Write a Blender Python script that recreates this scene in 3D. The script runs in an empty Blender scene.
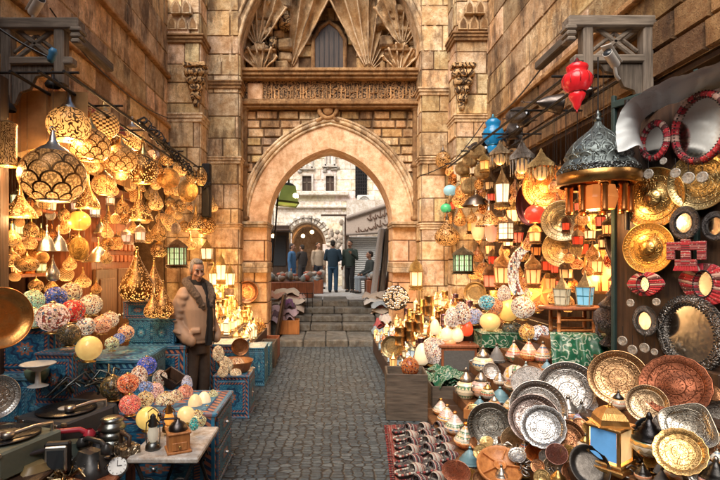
import bpy, math, random
from mathutils import Vector, Matrix, Euler, noise
PI = math.pi
R = random.Random(7)
scene = bpy.context.scene
col = scene.collection
F = 480.0; CX = 328.0; CY = 260.0; EYE = 1.72
def P(px, py, Y):
 return Vector(((px - CX) * Y / F, Y, EYE - (py - CY) * Y / F))
def yx(px, X):
 return X * F / (px - CX)
# ------------------------------------------------------------------ mesh builder
class MB:
 def __init__(s):
  s.v = []; s.f = []; s.m = []; s.uv = []; s.t = []; s.sm = []; s.mats = []
 def mat(s, m):
  if m not in s.mats: s.mats.append(m)
  return s.mats.index(m)
 def face(s, pts, m=0, uv=None, tint=1.0, smooth=False):
  n = len(s.v); s.v.extend([tuple(p) for p in pts])
  s.f.append(tuple(range(n, n + len(pts)))); s.m.append(m)
  s.uv.append(uv or [(0, 0), (1, 0), (1, 1), (0, 1)][:len(pts)] if len(pts) <= 4 else uv or [(0, 0)] * len(pts))
  s.t.append(tint); s.sm.append(smooth)
 def grid(s, rows, m=0, closed=False, smooth=True, tint=1.0, flip=False):
  """rows: list of equally long point lists; shared vertices; uv u along a row, v along rows"""
  n0 = len(s.v); L = len(rows[0])
  for r in rows: s.v.extend([tuple(p) for p in r])
  K = L if closed else L - 1
  for i in range(len(rows) - 1):
   for j in range(K):
    j2 = (j + 1) % L
    q = (n0 + i * L + j, n0 + i * L + j2, n0 + (i + 1) * L + j2, n0 + (i + 1) * L + j)
    u0, u1 = j / K, (j + 1) / K
    w0, w1 = i / (len(rows) - 1), (i + 1) / (len(rows) - 1)
    uv = [(u0, w0), (u1, w0), (u1, w1), (u0, w1)]
    if flip: q = q[::-1]; uv = uv[::-1]
    s.f.append(q); s.m.append(m); s.uv.append(uv); s.t.append(tint); s.sm.append(smooth)
 def lathe(s, prof, m=0, seg=24, c=(0, 0, 0), smooth=True, sx=1, sy=1, ripple=0, rn=8, tint=1.0):
  rows = []
  for (r, z) in prof:
   row = []
   for j in range(seg):
    a = 2 * PI * j / seg
    rr = r * (1 + ripple * math.cos(rn * a))
    row.append((c[0] + rr * math.cos(a) * sx, c[1] + rr * math.sin(a) * sy, c[2] + z))
   rows.append(row)
  s.grid(rows, m, True, smooth, tint)
 def box(s, c, d, m=0, rz=0, tint=1.0, bev=0.0, M=None):
  x, y, z = d[0] / 2, d[1] / 2, d[2] / 2
  X = M if M is not None else Matrix.Translation(c) @ Matrix.Rotation(rz, 4, 'Z')
  b = min(bev, x * .9, y * .9, z * .9)
  if b <= 0:
   pts = [Vector((sx * x, sy * y, sz * z)) for sz in (-1, 1) for sy in (-1, 1) for sx in (-1, 1)]
   pts = [X @ p for p in pts]
   for q in ((0, 1, 5, 4), (1, 3, 7, 5), (3, 2, 6, 7), (2, 0, 4, 6), (4, 5, 7, 6), (2, 3, 1, 0)):
    s.face([pts[i] for i in q], m, tint=tint)
   return
  dims = (x, y, z)
  def pt(sg, full):
   return X @ Vector([sg[k] * (dims[k] - (0 if k == full else b)) for k in range(3)])
  for ax in range(3):
   o1, o2 = (ax + 1) % 3, (ax + 2) % 3
   for sg in (-1, 1):
    q = []
    for (a, c2) in ((-1, -1), (1, -1), (1, 1), (-1, 1)):
     v = [0, 0, 0]; v[ax] = sg; v[o1] = a; v[o2] = c2; q.append(pt(v, ax))
    if sg < 0: q = q[::-1]
    s.face(q, m, tint=tint)
  for ax in range(3):
   o1, o2 = (ax + 1) % 3, (ax + 2) % 3
   for s1 in (-1, 1):
    for s2 in (-1, 1):
     a = [0, 0, 0]; bb = [0, 0, 0]
     a[ax] = -1; bb[ax] = 1; a[o1] = bb[o1] = s1; a[o2] = bb[o2] = s2
     q = [pt(a, o1), pt(bb, o1), pt(bb, o2), pt(a, o2)]
     if s1 * s2 > 0: q = q[::-1]
     s.face(q, m, tint=tint)
  for sx in (-1, 1):
   for sy in (-1, 1):
    for sz in (-1, 1):
     sg = (sx, sy, sz); q = [pt(sg, 0), pt(sg, 1), pt(sg, 2)]
     if sx * sy * sz < 0: q = q[::-1]
     s.face(q, m, uv=[(0, 0), (.1, 0), (0, .1)], tint=tint)
 def tube(s, path, rad, m=0, seg=8, cap=True, tint=1.0, closed=False):
  path = [Vector(p) for p in path]; n = len(path)
  if not isinstance(rad, (list, tuple)): rad = [rad] * n
  rows = []; up = None
  for i, p in enumerate(path):
   t = path[(i + 1) % n] - path[i - 1] if closed else (path[min(i + 1, n - 1)] - path[max(i - 1, 0)])
   if t.length < 1e-9: t = Vector((0, 0, 1))
   t.normalize()
   if up is None:
    up = Vector((0, 0, 1)) if abs(t.z) < .9 else Vector((1, 0, 0))
   a = t.cross(up);
   if a.length < 1e-6: a = t.orthogonal()
   a.normalize(); b = a.cross(t); up = b
   r = rad[i]
   rows.append([p + (a * math.cos(2 * PI * j / seg) + b * math.sin(2 * PI * j / seg)) * r for j in range(seg)])
  if closed: rows.append(rows[0])
  s.grid(rows, m, True, True, tint)
  if cap and not closed:
   s.face(rows[0], m, tint=tint); s.face(rows[-1][::-1], m, tint=tint)
 def prism(s, poly, z0, z1, m=0, tint=1.0, M=None, smooth=False):
  X = M or Matrix()
  a = [X @ Vector((p[0], p[1], z0)) for p in poly]; b = [X @ Vector((p[0], p[1], z1)) for p in poly]
  n = len(poly)
  us = [(p[0], p[1]) for p in poly]
  s.face(b, m, uv=us, tint=tint); s.face(a[::-1], m, uv=us[::-1], tint=tint)
  for i in range(n):
   j = (i + 1) % n
   s.face([a[i], a[j], b[j], b[i]], m, tint=tint, smooth=smooth)
 def ball(s, c, r, m=0, seg=14, rings=8, tint=1.0, M=None):
  r = r if isinstance(r, (tuple, list)) else (r, r, r)
  rows = []
  for i in range(rings + 1):
   a = -PI / 2 + PI * i / rings
   row = []
   for j in range(seg):
    b = 2 * PI * j / seg
    p = Vector((r[0] * math.cos(a) * math.cos(b), r[1] * math.cos(a) * math.sin(b), r[2] * math.sin(a)))
    if M: p = M @ p
    row.append(p + Vector(c))
   rows.append(row)
  s.grid(rows, m, True, True, tint)
 def mesh(s, name):
  me = bpy.data.meshes.new(name)
  me.from_pydata(s.v, [], s.f)
  for m in s.mats: me.materials.append(m)
  me.polygons.foreach_set('material_index', s.m)
  me.polygons.foreach_set('use_smooth', s.sm)
  ul = me.uv_layers.new(name='UVMap')
  flat = [c for f in s.uv for p in f for c in p]
  ul.data.foreach_set('uv', flat)
  ca = me.color_attributes.new('tint', 'FLOAT_COLOR', 'CORNER')
  cc = []
  for t, f in zip(s.t, s.f):
   k = t if isinstance(t, (tuple, list)) else (t, t, t)
   cc.extend((k[0], k[1], k[2], 1.0) * len(f))
  ca.data.foreach_set('color', cc)
  me.update()
  return me
# ------------------------------------------------------------------ objects
PLACED = []; ITEMS = []
def obj(name, me, parent=None, color=None):
 o = bpy.data.objects.new(name, me.mesh(name) if isinstance(me, MB) else me)
 col.objects.link(o)
 if parent: o.parent = parent
 if color: o.color = (*color[:3], 1)
 return o
def empty(name, loc=(0, 0, 0), rot=(0, 0, 0), scale=(1, 1, 1)):
 o = bpy.data.objects.new(name, None); col.objects.link(o)
 o.location = loc; o.rotation_euler = rot; o.scale = scale; o.empty_display_size = .05
 return o
def tag(o, label=None, cat=None, group=None, kind=None):
 if label: o['label'] = label
 if cat: o['category'] = cat
 if group: o['group'] = group
 if kind: o['kind'] = kind
 return o
def single(name, mb, label, cat, group=None, loc=None, color=None, rot=None):
 o = obj(name, mb, None, color)
 if loc is not None: o.location = loc
 if rot is not None: o.rotation_euler = rot
 return tag(o, label, cat, group)
def structure(name, mb):
 return tag(obj(name, mb), kind='structure')
PROTO = {}
def proto(key, parts):
 """parts: list of (part name, mesh or MB, index of the part above it or None)"""
 PROTO[key] = [(n, m.mesh(n) if isinstance(m, MB) else m, up) for n, m, up in parts]
def inst(key, name, loc, scale=(1, 1, 1), rot=(0, 0, 0), color=None, chain=None, cat=None, label=None, look=None,
         lm=None, group=None, px=None, colors=None):
 parts = PROTO[key]
 if isinstance(scale, (int, float)): scale = (scale,) * 3
 if len(parts) == 1 and not chain:
  root = obj(name, parts[0][1], None, color); root.location = loc; root.rotation_euler = rot; root.scale = scale
 else:
  root = empty(name, loc, rot, scale)
  made = []
  for i, (n, me, up) in enumerate(parts):
   c = (colors or {}).get(n, color)
   made.append(obj(n, me, root if up is None else made[up], c))
  if chain:
   h = chain / scale[2]
   c = obj('chain', PROTO['chain'][0][1], root); c.location = (0, 0, 1.0 * 0.985)
   c.scale = (.005 / scale[0], .005 / scale[1], h)
 tag(root, label, cat, group)
 if px: PLACED.append(px)
 if look: ITEMS.append(dict(o=root, look=look, lm=lm, px=px))
 elif lm and px: ITEMS.append(dict(o=root, look=None, lm=lm, px=px))
 return root
# ------------------------------------------------------------------ materials
class NT:
 def __init__(s, name):
  s.mat = bpy.data.materials.new(name); s.mat.use_nodes = True
  s.t = s.mat.node_tree; s.t.nodes.clear()
  s.out = s.n('ShaderNodeOutputMaterial')
 def n(s, typ, props=None, **ins):
  nd = s.t.nodes.new(typ)
  for k, v in (props or {}).items(): setattr(nd, k, v)
  for k, v in ins.items():
   k = int(k[1:]) if k[0] == '_' and k[1:].isdigit() else k.replace('_', ' ')
   s.set(nd, k, v)
  return nd
 def set(s, nd, k, v):
  sock = nd.inputs[k]
  if isinstance(v, bpy.types.NodeSocket): s.t.links.new(v, sock)
  elif isinstance(v, bpy.types.Node): s.t.links.new(v.outputs[0], sock)
  elif isinstance(v, (tuple, list)) and sock.type == 'RGBA' and len(v) == 3: sock.default_value = (*v, 1)
  else: sock.default_value = v
 def math(s, op, a, b=0.0, c=0.0, clamp=False):
  return s.n('ShaderNodeMath', {'operation': op, 'use_clamp': clamp}, _0=a, _1=b, _2=c).outputs[0]
 def mix(s, f, a, b, mode='MIX'):
  nd = s.n('ShaderNodeMix', {'data_type': 'RGBA', 'blend_type': mode, 'clamp_factor': True})
  s.set(nd, 0, f); s.set(nd, 6, a); s.set(nd, 7, b)
  return nd.outputs[2]
 def ramp(s, f, stops, interp='LINEAR'):
  nd = s.n('ShaderNodeValToRGB', _0=f); cr = nd.color_ramp; cr.interpolation = interp
  while len(cr.elements) < len(stops): cr.elements.new(.5)
  for e, (p, c) in zip(cr.elements, stops):
   e.position = p; e.color = (*c, 1) if len(c) == 3 else c
  return nd.outputs[0]
 def gray(s, f, a, b): return s.n('ShaderNodeMapRange', _0=f, _1=a, _2=b).outputs[0]
 def obj(s): return s.n('ShaderNodeTexCoord').outputs['Object']
 def uv(s): return s.n('ShaderNodeTexCoord').outputs['UV']
 def world(s): return s.n('ShaderNodeNewGeometry').outputs['Position']
 def noise(s, v, scale, detail=4, rough=.55, out=0):
  return s.n('ShaderNodeTexNoise', Vector=v, Scale=scale, Detail=detail, Roughness=rough).outputs[out]
 def voro(s, v, scale, feature='F1', rnd=1.0, out='Distance'):
  return s.n('ShaderNodeTexVoronoi', {'feature': feature}, Vector=v, Scale=scale, Randomness=rnd).outputs[out]
 def bump(s, h, strength=.5, dist=.02):
  return s.n('ShaderNodeBump', Strength=strength, Distance=dist, Height=h).outputs[0]
 def color(s): return s.n('ShaderNodeObjectInfo').outputs['Color']
 def rand(s): return s.n('ShaderNodeObjectInfo').outputs['Random']
 def tint(s): return s.n('ShaderNodeAttribute', {'attribute_name': 'tint'}).outputs['Color']
 def bsdf(s, base, rough=.6, metal=0.0, normal=None, em=None, es=0.0, **kw):
  b = s.n('ShaderNodeBsdfPrincipled')
  s.set(b, 'Base Color', base); s.set(b, 'Roughness', rough); s.set(b, 'Metallic', metal)
  if normal is not None: s.set(b, 'Normal', normal)
  if em is not None: s.set(b, 'Emission Color', em); s.set(b, 'Emission Strength', es)
  for k, v in kw.items(): s.set(b, k.replace('_', ' '), v)
  return b
 def done(s, sh, glow=False):
  s.t.links.new(sh.outputs[0] if isinstance(sh, bpy.types.Node) else sh, s.out.inputs[0])
  if glow: s.mat.cycles.emission_sampling = 'NONE'
  return s.mat
 def sep(s, v):
  return s.n('ShaderNodeSeparateXYZ', _0=v).outputs
def m_stone(name, a, b, dark, scale=1.0, bump=.6, stain=.5, fine=1.0):
 t = NT(name); w = t.world()
 big = t.noise(w, 1.3 * scale, 6, .62); mid = t.noise(w, 7 * scale, 6, .68); fin = t.noise(w, 42 * scale, 5, .72)
 c = t.mix(t.gray(big, .40, .60), a, b)
 c = t.mix(t.gray(mid, .34, .62), t.mix(1.0, c, (.60, .49, .38), 'MULTIPLY'), c)
 st = t.noise(t.n('ShaderNodeMapping', Vector=w, Location=(7, 3, 1), Scale=(2.4 * scale, 2.4 * scale, .8 * scale)).outputs[0], 1.0, 8, .72)
 c = t.mix(t.math('MULTIPLY', t.gray(st, .49, .60), stain), c, dark)
 c = t.mix(t.math('MULTIPLY', t.gray(fin, .52, .68), .42), c, dark)
 pit = t.voro(w, 24 * scale)
 pk = t.math('MULTIPLY', t.gray(pit, .22, .08), t.gray(mid, .45, .6))
 c = t.mix(t.math('MULTIPLY', pk, .7 * fine), c, dark)
 c = t.mix(1.0, c, t.tint(), 'MULTIPLY')
 h = t.math('ADD', t.math('MULTIPLY', mid, .9), t.math('SUBTRACT', t.math('MULTIPLY', fin, .4 * fine), t.math('MULTIPLY', pk, .4)))
 return t.done(t.bsdf(c, .88, 0, t.bump(h, bump, .045)))
def m_plain(name, c, rough=.6, metal=0.0, var=.35, bump=.15, scale=20, use_color=False):
 t = NT(name); o = t.obj()
 n = t.noise(o, scale, 5, .65)
 base = t.color() if use_color else c
 base = t.mix(t.math('MULTIPLY', t.gray(n, .35, .7), var), base, t.mix(1.0, base, (.35, .33, .30), 'MULTIPLY'))
 base = t.mix(1.0, base, t.tint(), 'MULTIPLY')
 rr = t.math('ADD', t.math('MULTIPLY', n, .3), rough - .15, clamp=True)
 return t.done(t.bsdf(base, rr, metal, t.bump(n, bump, .01)))
def m_metal(name, kind='plain', patina=.5, rough=.28):
 """object colour drives the metal; kinds: plain, plate (concentric engraving), chased (all-over relief)"""
 t = NT(name); o = t.obj(); base = t.color()
 n = t.noise(t.n('ShaderNodeVectorMath', {'operation': 'ADD'}, _0=o, _1=t.rand()).outputs[0], 5, 6, .65)
 x, y, z = t.sep(o)
 if kind == 'plate':
  r = t.math('SQRT', t.math('ADD', t.math('MULTIPLY', x, x), t.math('MULTIPLY', y, y)))
  ang = t.math('ARCTAN2', y, x)
  nz = t.noise(t.n('ShaderNodeVectorMath', {'operation': 'ADD'}, _0=o, _1=t.math('MULTIPLY', t.rand(), 9)).outputs[0], 11, 2, .4)
  scroll = t.gray(t.math('ABSOLUTE', t.math('SUBTRACT', t.math('FRACT', t.math('MULTIPLY', nz, 6)), .5)), .06, .16)
  petal = t.gray(t.math('ABSOLUTE', t.math('SUBTRACT', r, t.math('ADD', .085, t.math('MULTIPLY', t.math('COSINE', t.math('MULTIPLY', ang, 12)), .03)))), .004, .014)
  rimp = t.gray(t.math('ABSOLUTE', t.math('SUBTRACT', r, t.math('ADD', .44, t.math('MULTIPLY', t.math('COSINE', t.math('MULTIPLY', ang, 44)), .03)))), .003, .012)
  lines = t.math('MINIMUM', t.gray(t.math('ABSOLUTE', t.math('SUBTRACT', r, .15)), .003, .008), t.math('MINIMUM', t.gray(t.math('ABSOLUTE', t.math('SUBTRACT', r, .28)), .003, .008), t.gray(t.math('ABSOLUTE', t.math('SUBTRACT', r, .385)), .003, .008)))
  inb = t.math('MULTIPLY', t.gray(r, .15, .16), t.gray(r, .385, .375))
  h = t.math('MINIMUM', t.math('MINIMUM', petal, rimp), t.math('MINIMUM', lines, t.math('SUBTRACT', 1.0, t.math('MULTIPLY', inb, t.math('SUBTRACT', 1.0, scroll)))))
  dent = t.noise(o, 4, 3)
  nb = t.bump(t.math('ADD', h, t.math('MULTIPLY', dent, 1.5)), .45, .006); groove = t.math('SUBTRACT', 1.0, h)
 elif kind == 'chased':
  vor = t.gray(t.math('ABSOLUTE', t.math('SUBTRACT', t.math('FRACT', t.math('MULTIPLY', t.noise(o, 9, 2, .4), 6)), .5)), .0, 2.2); v2 = t.voro(o, 60)
  h = t.math('ADD', t.gray(vor, 0, .1), t.math('MULTIPLY', v2, .5))
  nb = t.bump(h, .7, .03); groove = t.gray(h, .9, .1)
 else:
  h = t.noise(o, 30, 4); nb = t.bump(h, .12, .01); groove = 0.0
 c = t.mix(t.math('MULTIPLY', t.gray(n, .42, .68), patina), base, t.mix(1.0, base, (.22, .17, .13), 'MULTIPLY'))
 if kind != 'plain': c = t.mix(t.math('MULTIPLY', groove, .75), c, t.mix(1.0, base, (.10, .08, .06), 'MULTIPLY'))
 rr = t.math('ADD', t.math('MULTIPLY', n, .35), rough - .1, clamp=True)
 return t.done(t.bsdf(c, rr, t.math('SUBTRACT', 1.0, t.math('MULTIPLY', t.gray(n, .5, .75), .35)), nb))
def m_pierced(name, pattern, glow=(1.0, .42, .10), strength=1.5, n_u=10, n_v=5, metal=(.33, .18, .07)):
 t = NT(name); u, v, _ = t.sep(t.uv()); o = t.obj(); x, y, z = t.sep(o)
 if pattern == 'scallop':
  vv = t.math('MULTIPLY', v, n_v); row = t.math('FLOOR', vv); fv = t.math('FRACT', vv)
  uu = t.math('FRACT', t.math('ADD', t.math('MULTIPLY', u, n_u), t.math('MULTIPLY', t.math('MODULO', row, 2.0), .5)))
  dx = t.math('SUBTRACT', uu, .5); dy = t.math('MULTIPLY', fv, .5)
  d = t.math('SQRT', t.math('ADD', t.math('MULTIPLY', dx, dx), t.math('MULTIPLY', dy, dy)))
  line = t.gray(t.math('ABSOLUTE', t.math('SUBTRACT', d, .47)), .065, .035)
  hole = t.gray(t.voro(o, 30), .55, .40)
  hole = t.math('MULTIPLY', t.math('SUBTRACT', 1.0, line), t.math('ADD', .35, t.math('MULTIPLY', hole, .65)))
 elif pattern == 'vine':
  nz = t.noise(o, 5.5, 2, .4); a = t.math('ABSOLUTE', t.math('SUBTRACT', t.math('FRACT', t.math('MULTIPLY', nz, 7.0)), .5))
  hole = t.gray(a, .16, .26)
 elif pattern == 'sun':
  s = t.math('SINE', t.math('MULTIPLY', u, 2 * PI * n_u)); q = t.math('SINE', t.math('MULTIPLY', v, PI * n_v * 2))
  hole = t.math('MULTIPLY', t.gray(t.math('MULTIPLY', s, q), -.1, .2), 1.0)
  hole = t.math('MAXIMUM', hole, t.gray(t.voro(o, 24), .35, .2))
 else:
  hole = t.gray(t.voro(o, n_u * 3.2), .42, .26)
 grad = t.math('POWER', t.gray(z, .66, .02), 1.6)  # bulb's hot spot put into the emission by height, brighter low down
 g = t.noise(o, 3.5, 2)
 st = t.math('MULTIPLY', hole, t.math('MULTIPLY', strength, t.math('ADD', .16, t.math('MULTIPLY', grad, t.math('ADD', .6, t.math('MULTIPLY', g, 1.6))))))
 n = t.noise(o, 8, 5)
 mc = t.mix(t.gray(n, .4, .7), metal, t.mix(1.0, metal, (.3, .25, .2), 'MULTIPLY'))
 mc = t.mix(1.0, mc, t.color(), 'MULTIPLY')
 gl = t.mix(1.0, glow, t.mix(.35, (1, 1, 1), t.color()), 'MULTIPLY')
 return t.done(t.bsdf(t.mix(hole, mc, (.42, .22, .075)), .38, t.math('SUBTRACT', .95, t.math('MULTIPLY', hole, .9)), t.bump(t.math('SUBTRACT', 1.0, hole), .5, .02), gl, st), True)
def m_glow(name, strength=2.0, pale=.4, sat=1.0):
 """frosted lit glass, colour from the object"""
 t = NT(name); o = t.obj(); z = t.sep(o)[2]
 n = t.noise(o, 5, 4); g = t.math('ADD', .45, t.math('MULTIPLY', t.gray(z, 1.0, .1), .55))
 c = t.color()
 if sat != 1.0: c = t.n('ShaderNodeGamma', Color=c, Gamma=sat).outputs[0]
 st = t.math('MULTIPLY', strength, t.math('MULTIPLY', g, t.math('ADD', .45, n)))
 return t.done(t.bsdf(t.mix(pale, c, (.7, .6, .5)), .2, 0, t.bump(n, .15, .02), c, st), True)
def m_mosaic(name, strength=.9, scale=19, lit=True):
 t = NT(name); o = t.obj()
 ov = t.n('ShaderNodeVectorMath', {'operation': 'ADD'}, _0=o, _1=t.rand()).outputs[0]
 scv = t.math('ADD', scale * .7, t.math('MULTIPLY', t.math('FRACT', t.math('MULTIPLY', t.rand(), 7.7)), scale * .9))
 cell = t.voro(ov, scv, 'F1', .9, 'Color'); e = t.voro(ov, scv, 'DISTANCE_TO_EDGE', .9)
 r, g, b = t.sep(cell)
 c = t.color()
 c2 = t.mix(t.gray(r, .70, .76), c, t.mix(.6, c, (1.0, .66, .32)))
 c2 = t.mix(t.gray(g, .78, .82), c2, t.mix(1.0, c, (.35, .12, .10), 'MULTIPLY'))
 c2 = t.mix(t.gray(b, .91, .93), c2, (.10, .16, .20))
 line = t.gray(e, .075, .03)
 cc = t.mix(line, t.mix(1.0, c2, (.5, .44, .38), 'MULTIPLY'), (.05, .04, .03))
 zz = t.sep(o)[2]
 hot = t.math('ADD', t.math('ADD', .25, t.math('MULTIPLY', t.math('FRACT', t.math('MULTIPLY', t.rand(), 13.1)), .5)), t.math('MULTIPLY', t.gray(t.noise(ov, 2.2, 2), .35, .65), .9))
 st = t.math('MULTIPLY', t.math('SUBTRACT', 1.0, line), t.math('MULTIPLY', strength, hot))
 return t.done(t.bsdf(cc, .22, 0, t.bump(t.math('SUBTRACT', 1.0, line), .5, .02), c2, st), True)
def m_painted(name, cols, bg=None, rough=.45):
 """hand-painted chest face on UV: border, rosette and corner flourishes"""
 t = NT(name); u, v, _ = t.sep(t.uv()); o = t.obj()
 du = t.math('SUBTRACT', u, .5); dv = t.math('SUBTRACT', v, .5)
 r = t.math('SQRT', t.math('ADD', t.math('MULTIPLY', du, du), t.math('MULTIPLY', dv, dv)))
 an = t.math('ARCTAN2', dv, du)
 ed = t.math('MAXIMUM', t.math('ABSOLUTE', du), t.math('ABSOLUTE', dv))
 petal = t.math('ADD', r, t.math('MULTIPLY', t.math('COSINE', t.math('MULTIPLY', an, 8)), .035))
 c = cols[0]
 sc = t.noise(t.n('ShaderNodeVectorMath', {'operation': 'MULTIPLY'}, _0=t.uv(), _1=(9, 9, 9)).outputs[0], 1.0, 2, .4)
 vine = t.gray(t.math('ABSOLUTE', t.math('SUBTRACT', t.math('FRACT', t.math('MULTIPLY', sc, 5)), .5)), .12, .06)
 c = t.mix(t.math('MULTIPLY', vine, .7), c, cols[1])
 c = t.mix(t.gray(petal, .295, .285), c, cols[2])
 c = t.mix(t.gray(petal, .235, .225), c, cols[0])
 c = t.mix(t.gray(petal, .16, .15), c, cols[3])
 c = t.mix(t.gray(petal, .085, .075), c, cols[1])
 c = t.mix(t.gray(r, .045, .035), c, cols[0])
 c = t.mix(t.gray(ed, .395, .40), c, cols[2])
 zig = t.math('SINE', t.math('MULTIPLY', t.math('ADD', u, v), 60))
 c = t.mix(t.math('MULTIPLY', t.gray(ed, .41, .415), t.gray(zig, -.1, .1)), c, cols[3])
 c = t.mix(t.gray(ed, .47, .475), c, cols[4])
 n = t.noise(t.world(), 14, 6, .7)
 c = t.mix(t.math('MULTIPLY', t.gray(n, .45, .7), .6), c, (.045, .035, .03))
 c = t.mix(1.0, c, t.tint(), 'MULTIPLY')
 return t.done(t.bsdf(c, rough, 0, t.bump(t.math('ADD', t.math('MULTIPLY', petal, 2), n), .25, .01)))
def m_ceramic(name, n_u=12, bands=6, lit=0.0):
 """hand-painted glazed pottery: bands of dots and zigzags round the pot, object colour leads"""
 t = NT(name); u, v, _ = t.sep(t.uv()); c0 = t.color(); rd = t.rand()
 vb = t.math('MULTIPLY', v, bands); k = t.math('FLOOR', vb); fv = t.math('FRACT', vb)
 hue = t.n('ShaderNodeTexWhiteNoise', {'noise_dimensions': '2D'}, Vector=t.n('ShaderNodeCombineXYZ', _0=k, _1=rd).outputs[0])
 pal = t.ramp(hue.outputs[0], [(0, (.75, .68, .55)), (.2, (.55, .10, .05)), (.38, (.80, .38, .08)), (.54, (.06, .16, .30)), (.68, (.70, .62, .50)), (.84, (.10, .22, .12)), (1, (.05, .04, .04))], 'CONSTANT')
 zz = t.math('ABSOLUTE', t.math('SUBTRACT', t.math('FRACT', t.math('MULTIPLY', u, n_u)), .5))
 z2 = t.gray(t.math('SUBTRACT', fv, t.math('MULTIPLY', zz, 1.6)), -.05, .05)
 dots = t.gray(t.voro(t.n('ShaderNodeVectorMath', {'operation': 'MULTIPLY'}, _0=t.uv(), _1=(n_u * 2.0, bands * 1.6, 1)).outputs[0], 1.0, 'F1', .5), .36, .30)
 pick = t.gray(t.math('FRACT', t.math('MULTIPLY', hue.outputs[0], 7.3)), .49, .51)
 f = t.mix(pick, z2, dots)
 c = t.mix(f, t.mix(.25, c0, pal), pal)
 c = t.mix(t.gray(t.math('ABSOLUTE', t.math('SUBTRACT', fv, .5)), .45, .47), c, (.04, .03, .03))
 return t.done(t.bsdf(c, .18, 0, t.bump(f, .15, .005), c, lit, Coat_Weight=.4), lit > 0)
def m_wood(name, a, b, rough=.55, axis=2, scale=1.0):
 t = NT(name); o = t.world()
 sc = [26, 26, 26]; sc[axis] = 1.6
 mp = t.n('ShaderNodeMapping', Vector=o, Scale=tuple(k * scale for k in sc))
 n = t.noise(mp.outputs[0], 1.6, 6, .65); n2 = t.noise(o, 3, 3)
 c = t.mix(t.gray(n, .35, .68), a, b); c = t.mix(t.math('MULTIPLY', t.gray(n2, .45, .7), .5), c, t.mix(1.0, c, (.3, .28, .25), 'MULTIPLY'))
 c = t.mix(1.0, c, t.tint(), 'MULTIPLY')
 return t.done(t.bsdf(c, rough, 0, t.bump(n, .4, .008)))
def m_carved(name, a, b, scale=18, depth=.03, rough=.8):
 t = NT(name); w = t.world()
 nz = t.noise(w, scale * .35, 2, .5); f = t.math('ABSOLUTE', t.math('SUBTRACT', t.math('FRACT', t.math('MULTIPLY', nz, 6)), .5))
 h = t.gray(f, .08, .26); n = t.noise(w, 30, 5)
 c = t.mix(h, b, a); c = t.mix(t.math('MULTIPLY', t.gray(n, .45, .7), .5), c, b)
 c = t.mix(1.0, c, t.tint(), 'MULTIPLY')
 return t.done(t.bsdf(c, rough, 0, t.bump(t.math('ADD', h, t.math('MULTIPLY', n, .4)), .9, depth)))
def m_stripes(name, cols, n=24, axis='u', rough=.8, dots=True):
 t = NT(name); u, v, _ = t.sep(t.uv()); q = u if axis == 'u' else v
 k = t.math('FLOOR', t.math('MULTIPLY', q, n)); rn = t.n('ShaderNodeTexWhiteNoise', {'noise_dimensions': '1D'}, W=k)
 st = [(i / len(cols), c) for i, c in enumerate(cols)]
 c = t.ramp(rn.outputs[0], st, 'CONSTANT')
 fr = t.math('ABSOLUTE', t.math('SUBTRACT', t.math('FRACT', t.math('MULTIPLY', q, n)), .5))
 nz = t.noise(t.world(), 60, 4)
 c = t.mix(t.math('MULTIPLY', t.gray(fr, .36, .47), .7), c, (.015, .01, .01))
 if dots:
  d = t.gray(t.voro(t.world(), 55), .3, .2); c = t.mix(t.math('MULTIPLY', d, .5), c, (.6, .52, .42))
 return t.done(t.bsdf(c, rough, 0, t.bump(t.math('ADD', t.math('MULTIPLY', fr, -1.5), nz), .6, .008)))
def m_pattern(name, a, b, c3, scale=14, rough=.4, mscale=7):
 """enamelled or printed surface with scrolling ornament"""
 t = NT(name); o = t.world()
 nz = t.noise(o, scale, 2, .4); f = t.gray(t.math('ABSOLUTE', t.math('SUBTRACT', t.math('FRACT', t.math('MULTIPLY', nz, mscale)), .5)), .18, .1)
 d = t.gray(t.voro(o, scale * 2.4), .24, .18)
 c = t.mix(f, a, b); c = t.mix(d, c, c3)
 n = t.noise(o, 25, 5); c = t.mix(t.math('MULTIPLY', t.gray(n, .5, .7), .4), c, (.04, .03, .03))
 return t.done(t.bsdf(c, rough, 0, t.bump(f, .3, .006)))
def m_cobble():
 t = NT('cobble'); w = t.world()
 w2 = t.n('ShaderNodeVectorMath', {'operation': 'ADD'}, _0=w, _1=t.n('ShaderNodeVectorMath', {'operation': 'SCALE'}, _0=t.noise(w, 3, 2, .5, 1), Scale=.07).outputs[0]).outputs[0]
 mp = t.n('ShaderNodeMapping', Vector=w2, Scale=(11.5, 19.5, 1))
 e = t.voro(mp.outputs[0], 1.0, 'DISTANCE_TO_EDGE', .5); cell = t.voro(mp.outputs[0], 1.0, 'F1', .5, 'Color')
 r, g, b = t.sep(cell)
 n = t.noise(w, 30, 6, .7); big = t.noise(w, 1.2, 4)
 c = t.ramp(r, [(0, (.042, .060, .074)), (.5, (.080, .108, .125)), (1, (.145, .182, .20))])
 c = t.mix(t.gray(n, .35, .7), c, t.mix(1.0, c, (.42, .42, .42), 'MULTIPLY'))
 c = t.mix(t.math('MULTIPLY', t.gray(big, .52, .7), .25), c, (.13, .11, .085))
 joint = t.gray(e, .11, .04)
 c = t.mix(joint, c, (.018, .017, .016))
 h = t.math('ADD', t.math('MULTIPLY', t.gray(e, .03, .16), .8), t.math('ADD', t.math('MULTIPLY', n, .35), t.math('MULTIPLY', g, .3)))
 return t.done(t.bsdf(c, t.math('ADD', .38, t.math('MULTIPLY', n, .4)), 0, t.bump(h, .7, .02)))
STONE = m_stone('ochre_stone', (.68, .425, .195), (.93, .70, .43), (.09, .048, .024), 1.0, .8, .8)
STONE2 = m_stone('pier_stone', (.74, .495, .26), (.95, .76, .52), (.12, .068, .035), 1.3, .7, .72)
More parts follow.
